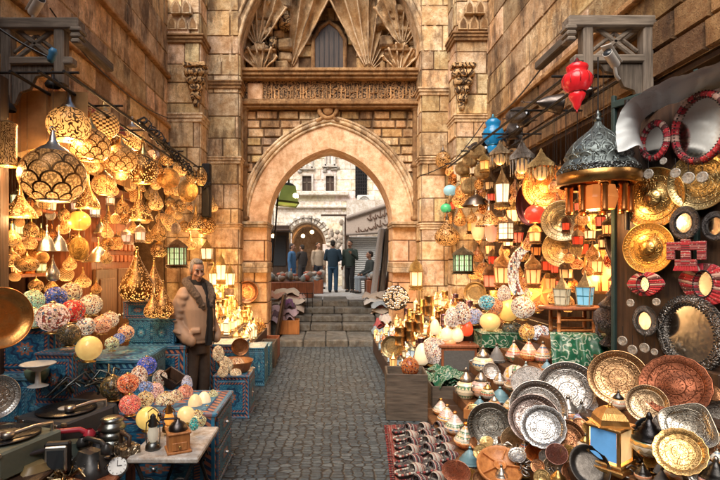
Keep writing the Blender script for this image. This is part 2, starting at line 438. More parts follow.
STONE_D = m_stone('dark_stone', (.32, .175, .07), (.46, .27, .12), (.07, .033, .014), 1.6, .8, .6)
PLASTER = m_stone('peach_plaster', (.88, .56, .33), (.94, .70, .47), (.50, .24, .10), 1.1, .4, .55)
SEAM = m_stone('pale_mortar', (.55, .38, .20), (.66, .48, .28), (.12, .06, .03), 2.0, .5, .6)
MORTAR = m_stone('mortar', (.16, .09, .04), (.24, .14, .065), (.05, .025, .012), 2.0, .6, .5)
CARVED = m_carved('carved_stone', (.68, .42, .19), (.075, .038, .016), 16, .05)
FRIEZE = m_carved('carved_frieze', (.42, .24, .11), (.045, .024, .012), 30, .03)
FACADE = m_stone('pale_facade', (.93, .90, .84), (.95, .93, .88), (.70, .64, .55), 1.2, .4, .3, .2)
COBBLE = m_cobble()
STEP = m_stone('step_stone', (.16, .165, .155), (.26, .25, .22), (.05, .045, .04), 1.5, .6, .5)
PAVE = m_stone('paving', (.52, .55, .57), (.62, .64, .64), (.25, .25, .25), 1.0, .4, .3)
WOOD_GREY = m_wood('weathered_wood', (.25, .20, .155), (.075, .058, .044), .8)
WOOD_GX = m_wood('weathered_beam', (.27, .22, .17), (.085, .066, .05), .8, 0)
WOOD_GY = m_wood('weathered_joist', (.21, .17, .13), (.08, .062, .047), .8, 1)
WOOD_DG = m_wood('old_box_wood', (.15, .115, .085), (.055, .042, .032), .7, 0)
WOOD_ROOM = m_wood('dark_panelling', (.20, .065, .025), (.07, .022, .010), .5)
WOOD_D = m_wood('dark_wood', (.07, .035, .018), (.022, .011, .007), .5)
WOOD_M = m_wood('brown_wood', (.24, .105, .04), (.10, .04, .016), .45)
WOOD_R = m_wood('reddish_wood', (.36, .12, .05), (.17, .05, .02), .45)
WOOD_O = m_wood('orange_wood', (.56, .23, .07), (.34, .12, .035), .4)
MET = m_metal('plain_metal', 'plain', .55, .25)
MET_PLATE = m_metal('plate_metal', 'plate', .6, .26)
MET_CV = m_metal('carved_copper', 'plate', .8, .5)
MET_CH = m_metal('chased_metal', 'chased', .6, .3)
IRON = m_plain('black_iron', (.022, .02, .02), .5, .5)
P_SC = m_pierced('pierced_scallop', 'scallop', n_u=9, n_v=6)
P_VINE = m_pierced('pierced_vine', 'vine')
P_SUN = m_pierced('pierced_sunburst', 'sun', n_u=14, n_v=8)
P_DOT = m_pierced('pierced_dots', 'dots', n_u=6, strength=1.9)
P_DIM = m_pierced('pierced_dim', 'vine', strength=.5)
GLOW = m_glow('lit_frosted_glass', 1.25, .3)
GLOW_E = m_glow('lit_milk_glass', .46, .0, 1.7)
GLOW_S = m_glow('softly_lit_glass', .6, .0)
BULB = m_glow('bulb_glass', 7.0)
MOSAIC = m_mosaic('mosaic_glass', .62)
MOSAIC_DIM = m_mosaic('mosaic_glass_unlit', .06)
BLUECHEST = m_painted('blue_painted_wood', [(.018, .14, .27), (.14, .40, .52), (.010, .05, .13), (.46, .17, .10), (.03, .20, .36)])
TEALCHEST = m_painted('teal_painted_wood', [(.022, .18, .30), (.36, .44, .46), (.014, .07, .16), (.13, .38, .50), (.02, .14, .26)])
CERAMIC = m_ceramic('painted_ceramic')
CERAMIC_F = m_ceramic('fine_painted_ceramic', 18, 9)
GREENTIN = m_pattern('green_ornament', (.012, .10, .05), (.35, .42, .33), (.02, .16, .09), 9)
BONE = m_stripes('bone_inlay', [(.42, .38, .32), (.10, .09, .08), (.55, .50, .43), (.07, .065, .06)], 46, 'u', .45, False)
REDBEAD = m_stripes('red_textile', [(.42, .02, .03), (.52, .03, .04), (.30, .015, .03), (.48, .30, .25), (.08, .02, .02)], 26)
REDRUG = m_stripes('red_rug', [(.34, .02, .03), (.20, .015, .02), (.40, .04, .035), (.42, .30, .22)], 40, 'v', .95)
STRIPE = m_stripes('striped_weave', [(.70, .60, .48), (.55, .10, .06), (.75, .68, .58), (.30, .05, .04), (.72, .30, .12)], 22, 'u', .5, False)
PLAST = m_plain('painted_plastic', None, .35, use_color=True, var=.25)
FABRIC = m_plain('woven_fabric', None, .9, use_color=True, var=.5, bump=.5, scale=60)
MIRROR = m_plain('mirror_glass', (.80, .78, .74), .15, 1.0, .1, .01)
GLASS_DIM = m_plain('dark_glass', (.03, .035, .04), .08, 0, .1, .02)
MARBLE = m_stone('grey_marble', (.50, .48, .46), (.62, .60, .57), (.25, .22, .20), 3, .15, .4)
VINYL = m_plain('black_vinyl', (.012, .012, .013), .3, 0, .1, .05)
SKIN = m_plain('skin', (.42, .21, .13), .5, 0, .18, .1, 25)
def m_scalemetal(name, n_u=14, n_v=7):
 t = NT(name); u, v, _ = t.sep(t.uv()); vv = t.math('MULTIPLY', v, n_v); fv = t.math('FRACT', vv)
 uu = t.math('FRACT', t.math('ADD', t.math('MULTIPLY', u, n_u), t.math('MULTIPLY', t.math('MODULO', t.math('FLOOR', vv), 2.0), .5)))
 dx = t.math('SUBTRACT', uu, .5); dy = t.math('MULTIPLY', fv, .5); d = t.math('SQRT', t.math('ADD', t.math('MULTIPLY', dx, dx), t.math('MULTIPLY', dy, dy)))
 ring = t.math('ABSOLUTE', t.math('SUBTRACT', d, .45)); fl = t.math('ABSOLUTE', t.math('SUBTRACT', t.math('FRACT', t.math('MULTIPLY', t.noise(t.obj(), 12, 2, .4), 5)), .5))
 h = t.math('ADD', t.gray(ring, .09, .03), t.math('MULTIPLY', t.gray(fl, .05, .2), .6)); n = t.noise(t.obj(), 6, 5)
 c = t.mix(t.gray(h, .1, .9), t.mix(1.0, t.color(), (.25, .25, .25), 'MULTIPLY'), t.color())
 return t.done(t.bsdf(c, t.math('ADD', .3, t.math('MULTIPLY', n, .3)), .75, t.bump(h, .6, .012)))
DOME_M = m_scalemetal('relief_metal')
# ------------------------------------------------------------------ ground and steps
GY = 9.6
def sheet(name, x0, x1, y0, y1, z, m, nx=1, ny=1):
 b = MB(); i = b.mat(m)
 b.face([(x0, y0, z), (x1, y0, z), (x1, y1, z), (x0, y1, z)], i)
 return structure(name, b)
sheet('ground', -600, 600, -600, 600, -.03, STEP)
sheet('street', -3.3, 3.3, -9, 10.8, 0.0, COBBLE)
sheet('square_paving', -26, 26, 12.6, 60, .68, PAVE)
def rough_step(b, m, x0, x1, y0, y1, z0, z1, seed, n=3):
 r = random.Random(seed); xs = [x0] + sorted(x0 + (x1 - x0) * (k + r.uniform(-.2, .2)) / n for k in range(1, n)) + [x1]
 for a, c in zip(xs, xs[1:]):
  t = r.uniform(.8, 1.15); dz = r.uniform(-.008, .008); dy = r.uniform(-.015, .015)
  b.box(((a + c) / 2, (y0 + y1) / 2 + dy / 2, (z0 + z1) / 2 + dz / 2), (c - a - .012, y1 - y0 + dy, z1 - z0 + dz), m, tint=t, bev=.02)
st = empty('stone_steps', (0, 9.5, 0))
tag(st, 'worn grey stone steps climbing through the pointed archway', 'steps')
for k, (y0, y1, z0, z1) in enumerate([(9.5, 11.4, -.02, .13), (10.7, 11.6, .125, .28), (11.15, 12.1, .275, .42), (11.6, 12.6, .415, .55), (12.05, 13.6, .545, .685)]):
 b = MB(); i = b.mat(STEP)
 x0, x1 = [(-1.0, 1.0), (-.95, 1.12), (-.95, 1.1), (-.85, 1.1), (-.8, 1.15)][k]
 rough_step(b, i, x0, x1, y0, y1, z0, z1, 30 + k, [4, 3, 3, 2, 3][k])
 o = obj('step', b); o.parent = st; o.location = (0, -9.5, 0)
for nm, x0, x1 in (('passage_floor', -1.9, -.96), ('passage_floor', 1.13, 1.9)):
 b = MB(); i = b.mat(STEP); b.box(((x0 + x1) / 2, 11.6, .2), (x1 - x0, 2.2, .46), i, bev=.02)
 structure(nm, b)
# ------------------------------------------------------------------ block masonry
def blocks(b, m, mo, O, U, V, N, W, courses, lmin, lmax, seed, depth=.025, gap=.012, bev=.014, skip=None, tv=.25, jit=.010):
 r = random.Random(seed); O, U, V, N = Vector(O), Vector(U), Vector(V), Vector(N); z = 0
 for h in courses:
  u = -r.uniform(0, lmin * .8)
  while u < W:
   L = r.uniform(lmin, lmax); a, c = max(0, u), min(W, u + L); u += L
   if c - a < .05: continue
   if skip and skip((a + c) / 2, z + h / 2, c - a, h): continue
   g = gap / 2; d = depth + r.uniform(-jit, jit); t = 1 + r.uniform(-tv, tv * .7); tt = (t, t * r.uniform(.93, 1.02), t * r.uniform(.82, 1.04))
   w = lambda: r.uniform(-.004, .004)
   q0 = [O + U * p + V * q for p, q in ((a + g, z + g), (c - g, z + g), (c - g, z + h - g), (a + g, z + h - g))]
   e = g + bev
   q1 = [O + U * (p + w()) + V * (q + w()) + N * d for p, q in ((a + e, z + e), (c - e, z + e), (c - e, z + h - e), (a + e, z + h - e))]
   b.face(q1, m, tint=tt)
   for k in range(4):
    b.face([q0[k], q0[(k + 1) % 4], q1[(k + 1) % 4], q1[k]], m, tint=tuple(x * .8 for x in tt))
  z += h
 if mo is not None:
  pass
def wall_back(b, m, O, U, V, W, H):
 O, U, V = Vector(O), Vector(U), Vector(V)
 b.face([O, O + U * W, O + U * W + V * H, O + V * H], m)
def pier(x0, x1, y0, y1, z1, seed, label, ledges, mat=STONE2, course=.42, lmin=.4, lmax=.8):
 b = MB(); i = b.mat(mat); k = b.mat(MORTAR); r = random.Random(seed)
 b.box(((x0 + x1) / 2, (y0 + y1) / 2, z1 / 2), (x1 - x0, y1 - y0, z1), k)
 cs = []
 while sum(cs) < z1: cs.append(course * r.uniform(.75, 1.2))
 blocks(b, i, None, (x0, y0, 0), (1, 0, 0), (0, 0, 1), (0, -1, 0), x1 - x0, cs, lmin, lmax, seed, tv=.32, depth=.016, bev=.009)
 if x0 < 0: blocks(b, i, None, (x1, y0, 0), (0, 1, 0), (0, 0, 1), (1, 0, 0), y1 - y0, cs, lmin, lmax, seed + 1, tv=.4)
 else: blocks(b, i, None, (x0, y1, 0), (0, -1, 0), (0, 0, 1), (-1, 0, 0), y1 - y0, cs, lmin, lmax, seed + 1, tv=.4)
 t = empty('stone_pier', ((x0 + x1) / 2, y0, 0)); tag(t, label, 'pier')
 def part(n, bb):
  o = obj(n, bb, t); o.location = (-(x0 + x1) / 2, -y0, 0); return o
 part('shaft', b)
 for (z, h, out, mt) in ledges:
  q = MB(); j = q.mat(mt)
  s = 1 if x0 < 0 else -1
  for q0, q1, e in ((0, .4, .55), (.4, .75, .8), (.75, 1, 1.0)):
   o = out * e
   q.box(((x0 + x1) / 2 + s * o / 2, (y0 + y1) / 2 - o / 2, z + h * (q0 + q1) / 2), (x1 - x0 + o, y1 - y0 + o, h * (q1 - q0)), j, bev=.008)
  part('ledge', q)
 return t, part
def niche_capital(x0, x1, y, z, n, h):
 """a row of little pointed muqarnas niches standing proud of a pier front"""
 b = MB(); i = b.mat(STONE2); k = b.mat(STONE_D); w = (x1 - x0) / n
 for row in range(2):
  for c in range(n):
   cx = x0 + w * (c + .5) + (w / 2 if row else 0)
   if cx + w / 2 > x1 + .05: continue
   zz = z + row * h * .5; pr = .05 + row * .07
   poly = [(-w * .46, 0), (w * .46, 0), (w * .46, h * .24), (w * .25, h * .40), (0, h * .5), (-w * .25, h * .40), (-w * .46, h * .24)]
   M = Matrix.Translation((cx, y, zz)) @ Matrix.Rotation(PI / 2, 4, 'X')
   b.prism(poly, -.02, pr, i, M=M, tint=R.uniform(.8, 1.1))
   inner = [(px * .62, pz * .72 + .02) for px, pz in poly]
   b.prism(inner, pr, pr + .004, k, M=M)
 return b
def corbel(c, sx, sz, sy):
 """stack of little carved lobes widening upward"""
 b = MB(); i = b.mat(CARVED)
 n = 5
 for k in range(n):
  f = (k + 1) / n
  for j in range(3):
   b.ball((c[0] + (j - 1) * sx * .3 * f + R.uniform(-.01, .01), c[1] - sy * .4 * f, c[2] + sz * (k / n)), (sx * .22 * f + .02, sy * .5 * f + .02, sz * .14), i, 10, 6, tint=R.uniform(.6, 1.25))
 b.box((c[0], c[1] - sy * .45, c[2] + sz * 1.0), (sx * 1.1, sy * 1.0, sz * .12), i, bev=.01)
 b.box((c[0], c[1] - sy * .35, c[2] + sz * .90), (sx * .9, sy * .8, sz * .10), i, bev=.01)
 return b
H = 7.15
L_LEDGE = [(4.20, .16, .07, STONE2), (5.62, .15, .09, STONE_D)]
tA, pA = pier(-2.93, -2.31, 8.65, 10.3, H, 11, 'tall stone pier left of the gateway, at the corner of the left wall', L_LEDGE)
pA('capital', niche_capital(-2.9, -2.33, 8.65, 5.86, 3, .5)); pA('corbel', corbel((-2.36, 8.63, 4.55), .36, .62, .22))
tB, pB = pier(-2.31, -1.70, 9.15, 10.3, H, 12, 'inner stone pier between the gateway arch and the left corner pier', [(3.55, .14, .06, STONE2), (4.98, .15, .08, STONE_D), (2.3, .12, .05, STONE2)])
tC, pC = pier(2.31, 2.90, 8.65, 10.3, H, 13, 'tall stone pier right of the gateway, at the corner of the right wall', [(4.20, .14, .06, STONE2), (5.66, .15, .09, STONE_D)])
pC('capital', niche_capital(2.33, 2.9, 8.65, 5.86, 3, .5)); pC('corbel', corbel((2.40, 8.63, 4.5), .38, .66, .22))
tD, pD = pier(1.78, 2.31, 9.15, 10.3, H, 14, 'inner stone pier between the gateway arch and the right corner pier', [(3.55, .14, .06, STONE2), (4.85, .15, .08, STONE2), (2.3, .12, .05, STONE2)])
# ------------------------------------------------------------------ the gateway
def arch_z(x, a, h, spring):
 Rr = (a * a + h * h) / (2 * a); q = Rr * Rr - (abs(x) + Rr - a) ** 2
 return spring + math.sqrt(max(0, q))
def arch_pts(a, h, spring, n=28, cx=.04):
 pts = []
 for k in range(n + 1):
  f = k / n; th = PI * f
  x = -a * math.cos(th)
  pts.append((cx + x, arch_z(x, a, h, spring)))
 return pts
SPR = 2.45; AI, HI = 1.24, 1.49; AO, HO = 1.72, 2.05
BK = 10.2
gate = empty('stone_gateway', (0, GY, 0)); tag(gate, 'monumental ochre stone gateway with pointed arch, inscribed frieze and ribbed half dome', 'gateway')
def gpart(n, b, parent=None):
 o = obj(n, b, parent or gate)
 o.location = (0, -GY, 0) if parent is None else (0, 0, 0)
 return o
b = MB(); i = b.mat(STONE); k = b.mat(MORTAR); inn = arch_pts(AI + .2, HI + .2, SPR)
for (xa, za), (xb, zb) in zip(inn, inn[1:]):
 b.face([(xa, GY, za), (xb, GY, zb), (xb, GY, 5.45), (xa, GY, 5.45)], k)
for s, xa, xb in ((0, -1.76, .04 - AI - .2), (1, .04 + AI + .2, 1.84)):
 b.face([(xa, GY, 0), (xb, GY, 0), (xb, GY, 5.45), (xa, GY, 5.45)], k)
blocks(b, i, None, (-1.76, GY, 2.6), (1, 0, 0), (0, 0, 1), (0, -1, 0), 3.6, [.19, .16, .2, .17, .15, .19, .16, .18, .17, .18, .17, .18], .20, .48, 21,
       depth=.035, gap=.02, jit=.018, skip=lambda u, z, w, h: abs(u - 1.8) < AO and z + 2.6 < arch_z(u - 1.8, AO, HO, SPR) - .10, tv=.38)
gpart('masonry', b)
b = MB(); i = b.mat(PLASTER); n = 40
pi_, po = arch_pts(AI, HI, SPR, n), arch_pts(AO - .08, HO - .08, SPR, n)
Y0 = GY - .06
b.grid([[(x, Y0, z) for x, z in po], [(x, Y0, z) for x, z in pi_]], i, smooth=False)
b.grid([[(x, Y0, z) for x, z in pi_], [(x, BK, z) for x, z in pi_]], i, smooth=True)
b.grid([[(x, Y0, z) for x, z in po], [(x, GY + .02, z) for x, z in po]], i, smooth=True, flip=True)
gpart('arch', b)
b = MB(); j = b.mat(STONE2)
for da, r in ((.0, .045), (-.075, .03), (.07, .03)):
 pts = arch_pts(AO + da, HO + da, SPR, 44)
 b.tube([(x, Y0 - .005, z) for x, z in pts], r, j, 8)
gpart('moulding', b)
JC = [.45, .42, .4, .42, .42, .31]
for sg in (-1, 1):
 b = MB(); i = b.mat(PLASTER); k = b.mat(MORTAR)
 x0, x1 = (-1.78, .04 - AI) if sg < 0 else (.04 + AI, 1.86)
 b.box(((x0 + x1) / 2, (Y0 + BK) / 2 + .03, SPR / 2 - .01), (x1 - x0 - .02, BK - Y0 - .06, SPR - .03), k)
 blocks(b, i, None, (x0, Y0 + .03, 0), (1, 0, 0), (0, 0, 1), (0, -1, 0), x1 - x0, JC, .3, .9, 25 + sg, gap=.010, tv=.16)
 xs = x1 - .01 if sg < 0 else x0 + .01
 if sg < 0: blocks(b, i, None, (xs, Y0 + .03, 0), (0, 1, 0), (0, 0, 1), (1, 0, 0), .6, JC, .25, .6, 27, depth=.012, gap=.010, tv=.16)
 else: blocks(b, i, None, (xs, Y0 + .63, 0), (0, -1, 0), (0, 0, 1), (-1, 0, 0), .6, JC, .25, .6, 28, depth=.012, gap=.010, tv=.16)
 gpart('jamb', b)
 for zz in (((SPR - .06, .05, .05), (SPR - .005, .06, .075)), ((1.62, .10, .04), (1.52, .101, .055))):
  b = MB(); i = b.mat(STONE2)
  for z, h, o in zz: b.box(((x0 + x1) / 2, Y0 + .28, z), (x1 - x0 + o * .6, .74 + o * 2, h), i, tint=.72, bev=.01)
  gpart('impost', b)
for xc in (-1.66, 1.74):
 b = MB(); i = b.mat(STONE_D)
 b.tube([(xc, GY - .07, 2.5), (xc, GY - .07, 4.8)], .065, i, 12)
 for z in (2.55, 3.6, 4.72): b.lathe([(.07, -.05), (.1, -.02), (.1, .02), (.07, .05)], i, 12, (xc, GY - .07, z))
 gpart('engaged_column', b)
b = MB(); i = b.mat(FRIEZE); d = b.mat(STONE_D)
b.box((.04, GY + .1, 5.08), (3.5, .3, .40), i)
r = random.Random(5); x = -1.38
while x < 1.70:
 h = r.uniform(.14, .30); w = r.uniform(.014, .024)
 b.box((x, GY - .06, 4.93 + h / 2), (w, .03, h), d, tint=r.uniform(1.5, 2.4), bev=.004)
 if r.random() < .7:
  yy = 4.93 + r.uniform(.0, .2)
  b.tube([(x, GY - .06, yy), (x + .05, GY - .065, yy - .025), (x + .10, GY - .06, yy + .03), (x + .07, GY - .06, yy + .07)], .012, d, 5, tint=r.uniform(1.3, 2.2))
 x += r.uniform(.045, .10)
gpart('inscription_band', b)
b = MB(); i = b.mat(STONE_D)
for z, h, o in ((5.31, .06, .10), (5.37, .07, .15), (5.43, .06, .19), (4.86, .05, .09), (4.80, .06, .13), (4.745, .05, .08)):
 b.box((.04, GY + .15 - o / 2, z), (3.52, .5 + o, h), i, tint=1.25, bev=.008)
gpart('cornice', b)
b = MB(); i = b.mat(PLASTER); b.box((-1.45, GY - .055, 5.07), (.3, .05, .34), i, bev=.02); gpart('worn_stone_patch', b)
b = MB(); i = b.mat(STONE_D); M = Matrix.Translation((.0, GY - .10, 4.70)) @ Matrix.Rotation(PI / 2, 4, 'X')
ring = [(M @ Vector((.17 * math.cos(a), .17 * math.sin(a), 0))) for a in [2 * PI * q / 28 for q in range(28)]]
b.tube(ring, .045, i, 8, closed=True, tint=1.5)
b.ball((0, GY - .10, 4.70), (.11, .05, .12), i, tint=1.6)
b.tube([(-.1, GY - .1, 4.55), (-.16, GY - .1, 4.50), (-.22, GY - .08, 4.47)], .04, i, 8, tint=1.4)
b.tube([(.1, GY - .1, 4.55), (.16, GY - .1, 4.50), (.22, GY - .08, 4.47)], .04, i, 8, tint=1.4)
gpart('roundel', b)
RY = 10.0
b = MB(); i = b.mat(STONE); k = b.mat(MORTAR)
b.face([(-2.2, RY + .02, 5.3), (2.3, RY + .02, 5.3), (2.3, RY + .02, H), (-2.2, RY + .02, H)], k)
b.face([(-2.0, GY, 5.44), (2.1, GY, 5.44), (2.1, RY + .1, 5.44), (-2.0, RY + .1, 5.44)], i)
blocks(b, i, None, (-2.1, RY, 5.44), (1, 0, 0), (0, 0, 1), (0, -1, 0), 4.3, [.26, .24, .25, .24, .26, .3, .3, .3, .3, .3, .3], .28, .6, 33, tv=.3,
       skip=lambda u, z, w, h: abs(u - 2.1 - .02) < .42 and z < 1.25)
gpart('upper_wall', b)
for c, sg, z0_, R_, t0_, t1_, NR, dy_ in ((-.80, -1, 5.62, 2.2, 50, 102, 8, 0), (.84, 1, 5.62, 2.2, 50, 102, 8, 0), (-1.42, -1, 6.0, 1.0, 38, 104, 6, .30), (1.50, 1, 6.0, 1.0, 38, 104, 6, .30), (-1.36, -1, 5.5, .5, 30, 120, 5, .26), (1.44, 1, 5.5, .5, 30, 120, 5, .26)):
 b = MB(); i = b.mat(STONE); j = b.mat(STONE2); rows = []; nr, na = 18, NR * 12
 def vp(f, u, ex=0.0):
  th = math.radians(t0_ + t1_ * u); th = th if sg < 0 else PI - th; rr = .05 + R_ * f
  rib = abs(math.sin(PI * u * NR)) ** .8
  return Vector((c + rr * math.cos(th) * .74, RY - .03 - dy_ - (.60 * f ** 1.4 - .26 * rib * (.08 + f * .8)) * min(1, R_ / 1.8) - ex + noise.noise(Vector((rr * 6, th * 7, sg))) * .05 + noise.noise(Vector((rr * 17, th * 15, sg))) * .035, z0_ + rr * math.sin(th)))
 b.grid([[vp(q / nr, k / na) for k in range(na + 1)] for q in range(nr + 1)], i, smooth=True, flip=sg > 0)
 for k in range(NR + 1): b.tube([vp(q / nr, k / NR, .01) for q in range(1, nr + 1)], [.010 + .014 * q / nr for q in range(nr)], j, 6, tint=1.1)
 gpart('ribbed_vault', b)
for cx_, sg in ((-1.36, -1), (1.44, 1)):
 b = MB(); i = b.mat(STONE); k = b.mat(CARVED); d = b.mat(STONE_D); r = random.Random(40 + sg)
 zz = 5.46; row = 0
 while zz < 7.3:
  h = r.uniform(.10, .24); x = cx_ - .42 + r.uniform(-.04, .04)
  while x < cx_ + .42:
   w = r.uniform(.12, .34); pr = .10 + .05 * row + r.uniform(-.07, .09)
   if r.random() < .86: b.box((x + w / 2, RY - pr / 2 + .03, zz + h / 2), (w - .015, pr + .12, h - .012), k if r.random() < .16 else i, bev=min(.035, h * .25), tint=r.uniform(.62, 1.12), rz=r.uniform(-.2, .2))
   x += w
  zz += h; row += 1
 for z_, w_ in ((5.92, .62), (6.55, .5)): b.box((cx_, RY - .28, z_), (w_, .3, .045), d, bev=.015)
 gpart('muqarnas_corner', b)
b = MB(); i = b.mat(STONE2)
pa, pb = arch_pts(1.76, 2.3, 5.5, 40), arch_pts(2.2, 2.75, 5.5, 40)
Yf = GY - .42
b.grid([[(x, Yf, z) for x, z in pb], [(x, Yf, z) for x, z in pa]], i, smooth=False)
b.grid([[(x, Yf, z) for x, z in pa], [(x, RY + .1, z) for x, z in pa]], i, smooth=True)
for da in (0, .13, .3): b.tube([(x, Yf - .01, z) for x, z in arch_pts(1.78 + da, 2.32 + da, 5.5, 40)], .035, i, 8)
gpart('half_dome_arch', b)
b = MB(); i = b.mat(WOOD_D); d = b.mat(IRON)
hw, z0, z1 = .30, 5.56, 6.30
pl = [(-hw, 0), (hw, 0), (hw, z1 - z0), (hw * .6, z1 - z0 + .22), (0, z1 - z0 + .36), (-hw * .6, z1 - z0 + .22), (-hw, z1 - z0)]
M = Matrix.Translation((.02, RY - .03, z0)) @ Matrix.Rotation(PI / 2, 4, 'X')
b.prism(pl, -.02, .02, i, M=M)
for q in range(1, 6): b.box((.02 - hw + q * hw * 2 / 6, RY - .055, z0 + .45), (.016, .012, .88), d)
win = gpart('window', b)
b = MB(); i = b.mat(STONE_D); fr = [(.02 + x * 1.1, RY - .05, z0 + z) for x, z in pl]
b.tube(fr + [fr[0]], .05, i, 6, closed=False); obj('window_frame', b, win)
b = MB(); i = b.mat(STONE_D)
b.box((0, 10.7, 6.3), (7, .6, 1.6), i); b.box((-2.7, 10.85, 3), (1.9, .8, 6), i); b.box((2.78, 10.85, 3), (1.9, .8, 6), i); b.box((.04, 10.7, 5.1), (3.6, .5, 1.6), i)
gpart('core', b)
# ------------------------------------------------------------------ alley walls
def side_wall(sg, label, X, H):
 b = MB(); i = b.mat(STONE); d = b.mat(STONE_D); k = b.mat(MORTAR); p = b.mat(PLASTER)
 y0, y1, zb = -7.0, 8.7, 3.30; W = y1 - y0; hh = H - zb
 xs = X
 if sg < 0: O, U, N = (xs, y0, zb), (0, 1, 0), (1, 0, 0)
 else: O, U, N = (xs, y1, zb), (0, -1, 0), (-1, 0, 0)
 wall_back(b, b.mat(SEAM), O, U, (0, 0, 1), W, hh)
 blocks(b, d if sg > 0 else i, None, O, U, (0, 0, 1), N, W, [.24, .26, .30], .35, .75, 61 + sg, tv=.5, depth=.03, jit=.02)
 O2 = Vector(O) + Vector((0, 0, .80))
 blocks(b, i, None, O2, U, (0, 0, 1), N, W, [.42, .46, .44, .48, .45, .45, .5] if sg > 0 else [.42, .46, .44, .48, .45, .10], .7, 1.4, 71 + sg, tv=.42, depth=.014, gap=.018, bev=.009)
 for z in ((4.12, 5.02) if sg < 0 else (4.12,)):
  b.box((xs - sg * .03, (y0 + y1) / 2, z), (.10, W, .07), d, bev=.01, tint=1.6)
 for a, c in ((y0, 2.2), (8.45, 8.7)):
  b.box((xs + sg * .25, (a + c) / 2, zb / 2), (.5, c - a, zb), k)
 b.box((xs + sg * .8, (y0 + y1) / 2, H / 2 + zb / 2), (1.5, W, hh - .02), k)
 o = single('alley_wall', b, label, 'wall')
 return o
LW = side_wall(-1, 'tall stained stone wall of large blocks above the left lamp shop', -2.90, 6.45)
RW = side_wall(1, 'tall ochre stone wall with dark rubble course above the right lamp stall', 2.88, 7.1)
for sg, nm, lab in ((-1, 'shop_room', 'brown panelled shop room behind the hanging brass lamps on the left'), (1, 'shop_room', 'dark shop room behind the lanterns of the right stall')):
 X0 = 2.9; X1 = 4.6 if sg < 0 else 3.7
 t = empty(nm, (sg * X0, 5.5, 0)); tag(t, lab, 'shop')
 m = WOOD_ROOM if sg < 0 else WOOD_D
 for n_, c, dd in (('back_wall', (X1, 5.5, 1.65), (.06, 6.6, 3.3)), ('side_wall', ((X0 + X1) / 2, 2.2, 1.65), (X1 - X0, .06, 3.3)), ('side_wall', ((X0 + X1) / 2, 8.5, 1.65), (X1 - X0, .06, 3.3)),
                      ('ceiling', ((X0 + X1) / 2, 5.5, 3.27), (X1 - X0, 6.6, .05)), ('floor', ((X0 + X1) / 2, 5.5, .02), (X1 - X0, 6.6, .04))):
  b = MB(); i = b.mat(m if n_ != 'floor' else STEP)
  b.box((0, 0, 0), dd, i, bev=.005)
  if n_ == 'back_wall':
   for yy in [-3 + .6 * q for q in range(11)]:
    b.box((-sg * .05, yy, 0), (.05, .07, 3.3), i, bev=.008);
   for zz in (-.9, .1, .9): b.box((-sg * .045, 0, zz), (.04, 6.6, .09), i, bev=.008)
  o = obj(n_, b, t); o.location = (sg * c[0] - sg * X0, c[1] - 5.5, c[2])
# ------------------------------------------------------------------ buildings round the square beyond
FY = 19.0
fac = empty('stone_building', (0, FY, .68)); tag(fac, 'bright pale stone building beyond the gateway with small windows and a round-headed portal', 'building')
def fpart(n, b, parent=None):
 o = obj(n, b, parent or fac)
 if parent is None: o.location = (0, -FY, -.68)
 return o
def fx(px): return (px - CX) * FY / F
def fz(py): return EYE - (py - CY) * FY / F
b = MB(); i = b.mat(FACADE); k = b.mat(FACADE)
ax0, ax1, asp, atop = fx(287), fx(326), fz(246), fz(222)
acx, aw = (ax0 + ax1) / 2, (ax1 - ax0) / 2
TOP = 13
n = 20; pts = [(acx - aw * math.cos(PI * q / n), asp + (atop - asp) * math.sin(PI * q / n)) for q in range(n + 1)]
for (xa, za), (xb, zb) in zip(pts, pts[1:]): b.face([(xa, FY, za), (xb, FY, zb), (xb, FY, TOP), (xa, FY, TOP)], i)
for xa, xb in ((-14, ax0), (ax1, 14)): b.face([(xa, FY, .6), (xb, FY, .6), (xb, FY, TOP), (xa, FY, TOP)], i)
b.grid([[(x, FY, z) for x, z in pts], [(x, FY + 5, z) for x, z in pts]], i, smooth=True)
blocks(b, i, None, (-6, FY, .68), (1, 0, 0), (0, 0, 1), (0, -1, 0), 12, [.42] * 26, .6, 1.2, 81, depth=.02, gap=.02, tv=.10,
       skip=lambda u, z, w, h: abs(u - 6 - acx) < aw * 1.25 and z + .68 < atop + .35)
fpart('wall', b)
b = MB(); i = b.mat(FACADE)
for q in range(21):
 a0 = PI * q / 21 + .02; a1 = PI * (q + 1) / 21 - .02
 for r0, r1, yy in ((1.03, 1.24, .08), (1.27, 1.42, .14)):
  p = [(acx - aw * r * math.cos(a), FY - yy, asp + (atop - asp + (r - 1) * aw * .8) * math.sin(a) * (1 if r < 1.1 else 1)) for r, a in ((r0, a0), (r1, a0), (r1, a1), (r0, a1))]
  b.face(p[::-1], i, tint=.55 if q % 2 else 1.0)
  pb = [(x, FY + .01, z) for x, _, z in p]
  for e in range(4): b.face([p[e], p[(e + 1) % 4], pb[(e + 1) % 4], pb[e]], i, tint=.6)
fpart('portal_arch', b)
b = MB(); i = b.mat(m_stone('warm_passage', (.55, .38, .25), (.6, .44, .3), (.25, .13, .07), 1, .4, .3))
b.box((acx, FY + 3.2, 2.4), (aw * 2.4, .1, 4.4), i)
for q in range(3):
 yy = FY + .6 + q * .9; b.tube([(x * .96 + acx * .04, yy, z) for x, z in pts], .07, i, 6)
fpart('passage', b)
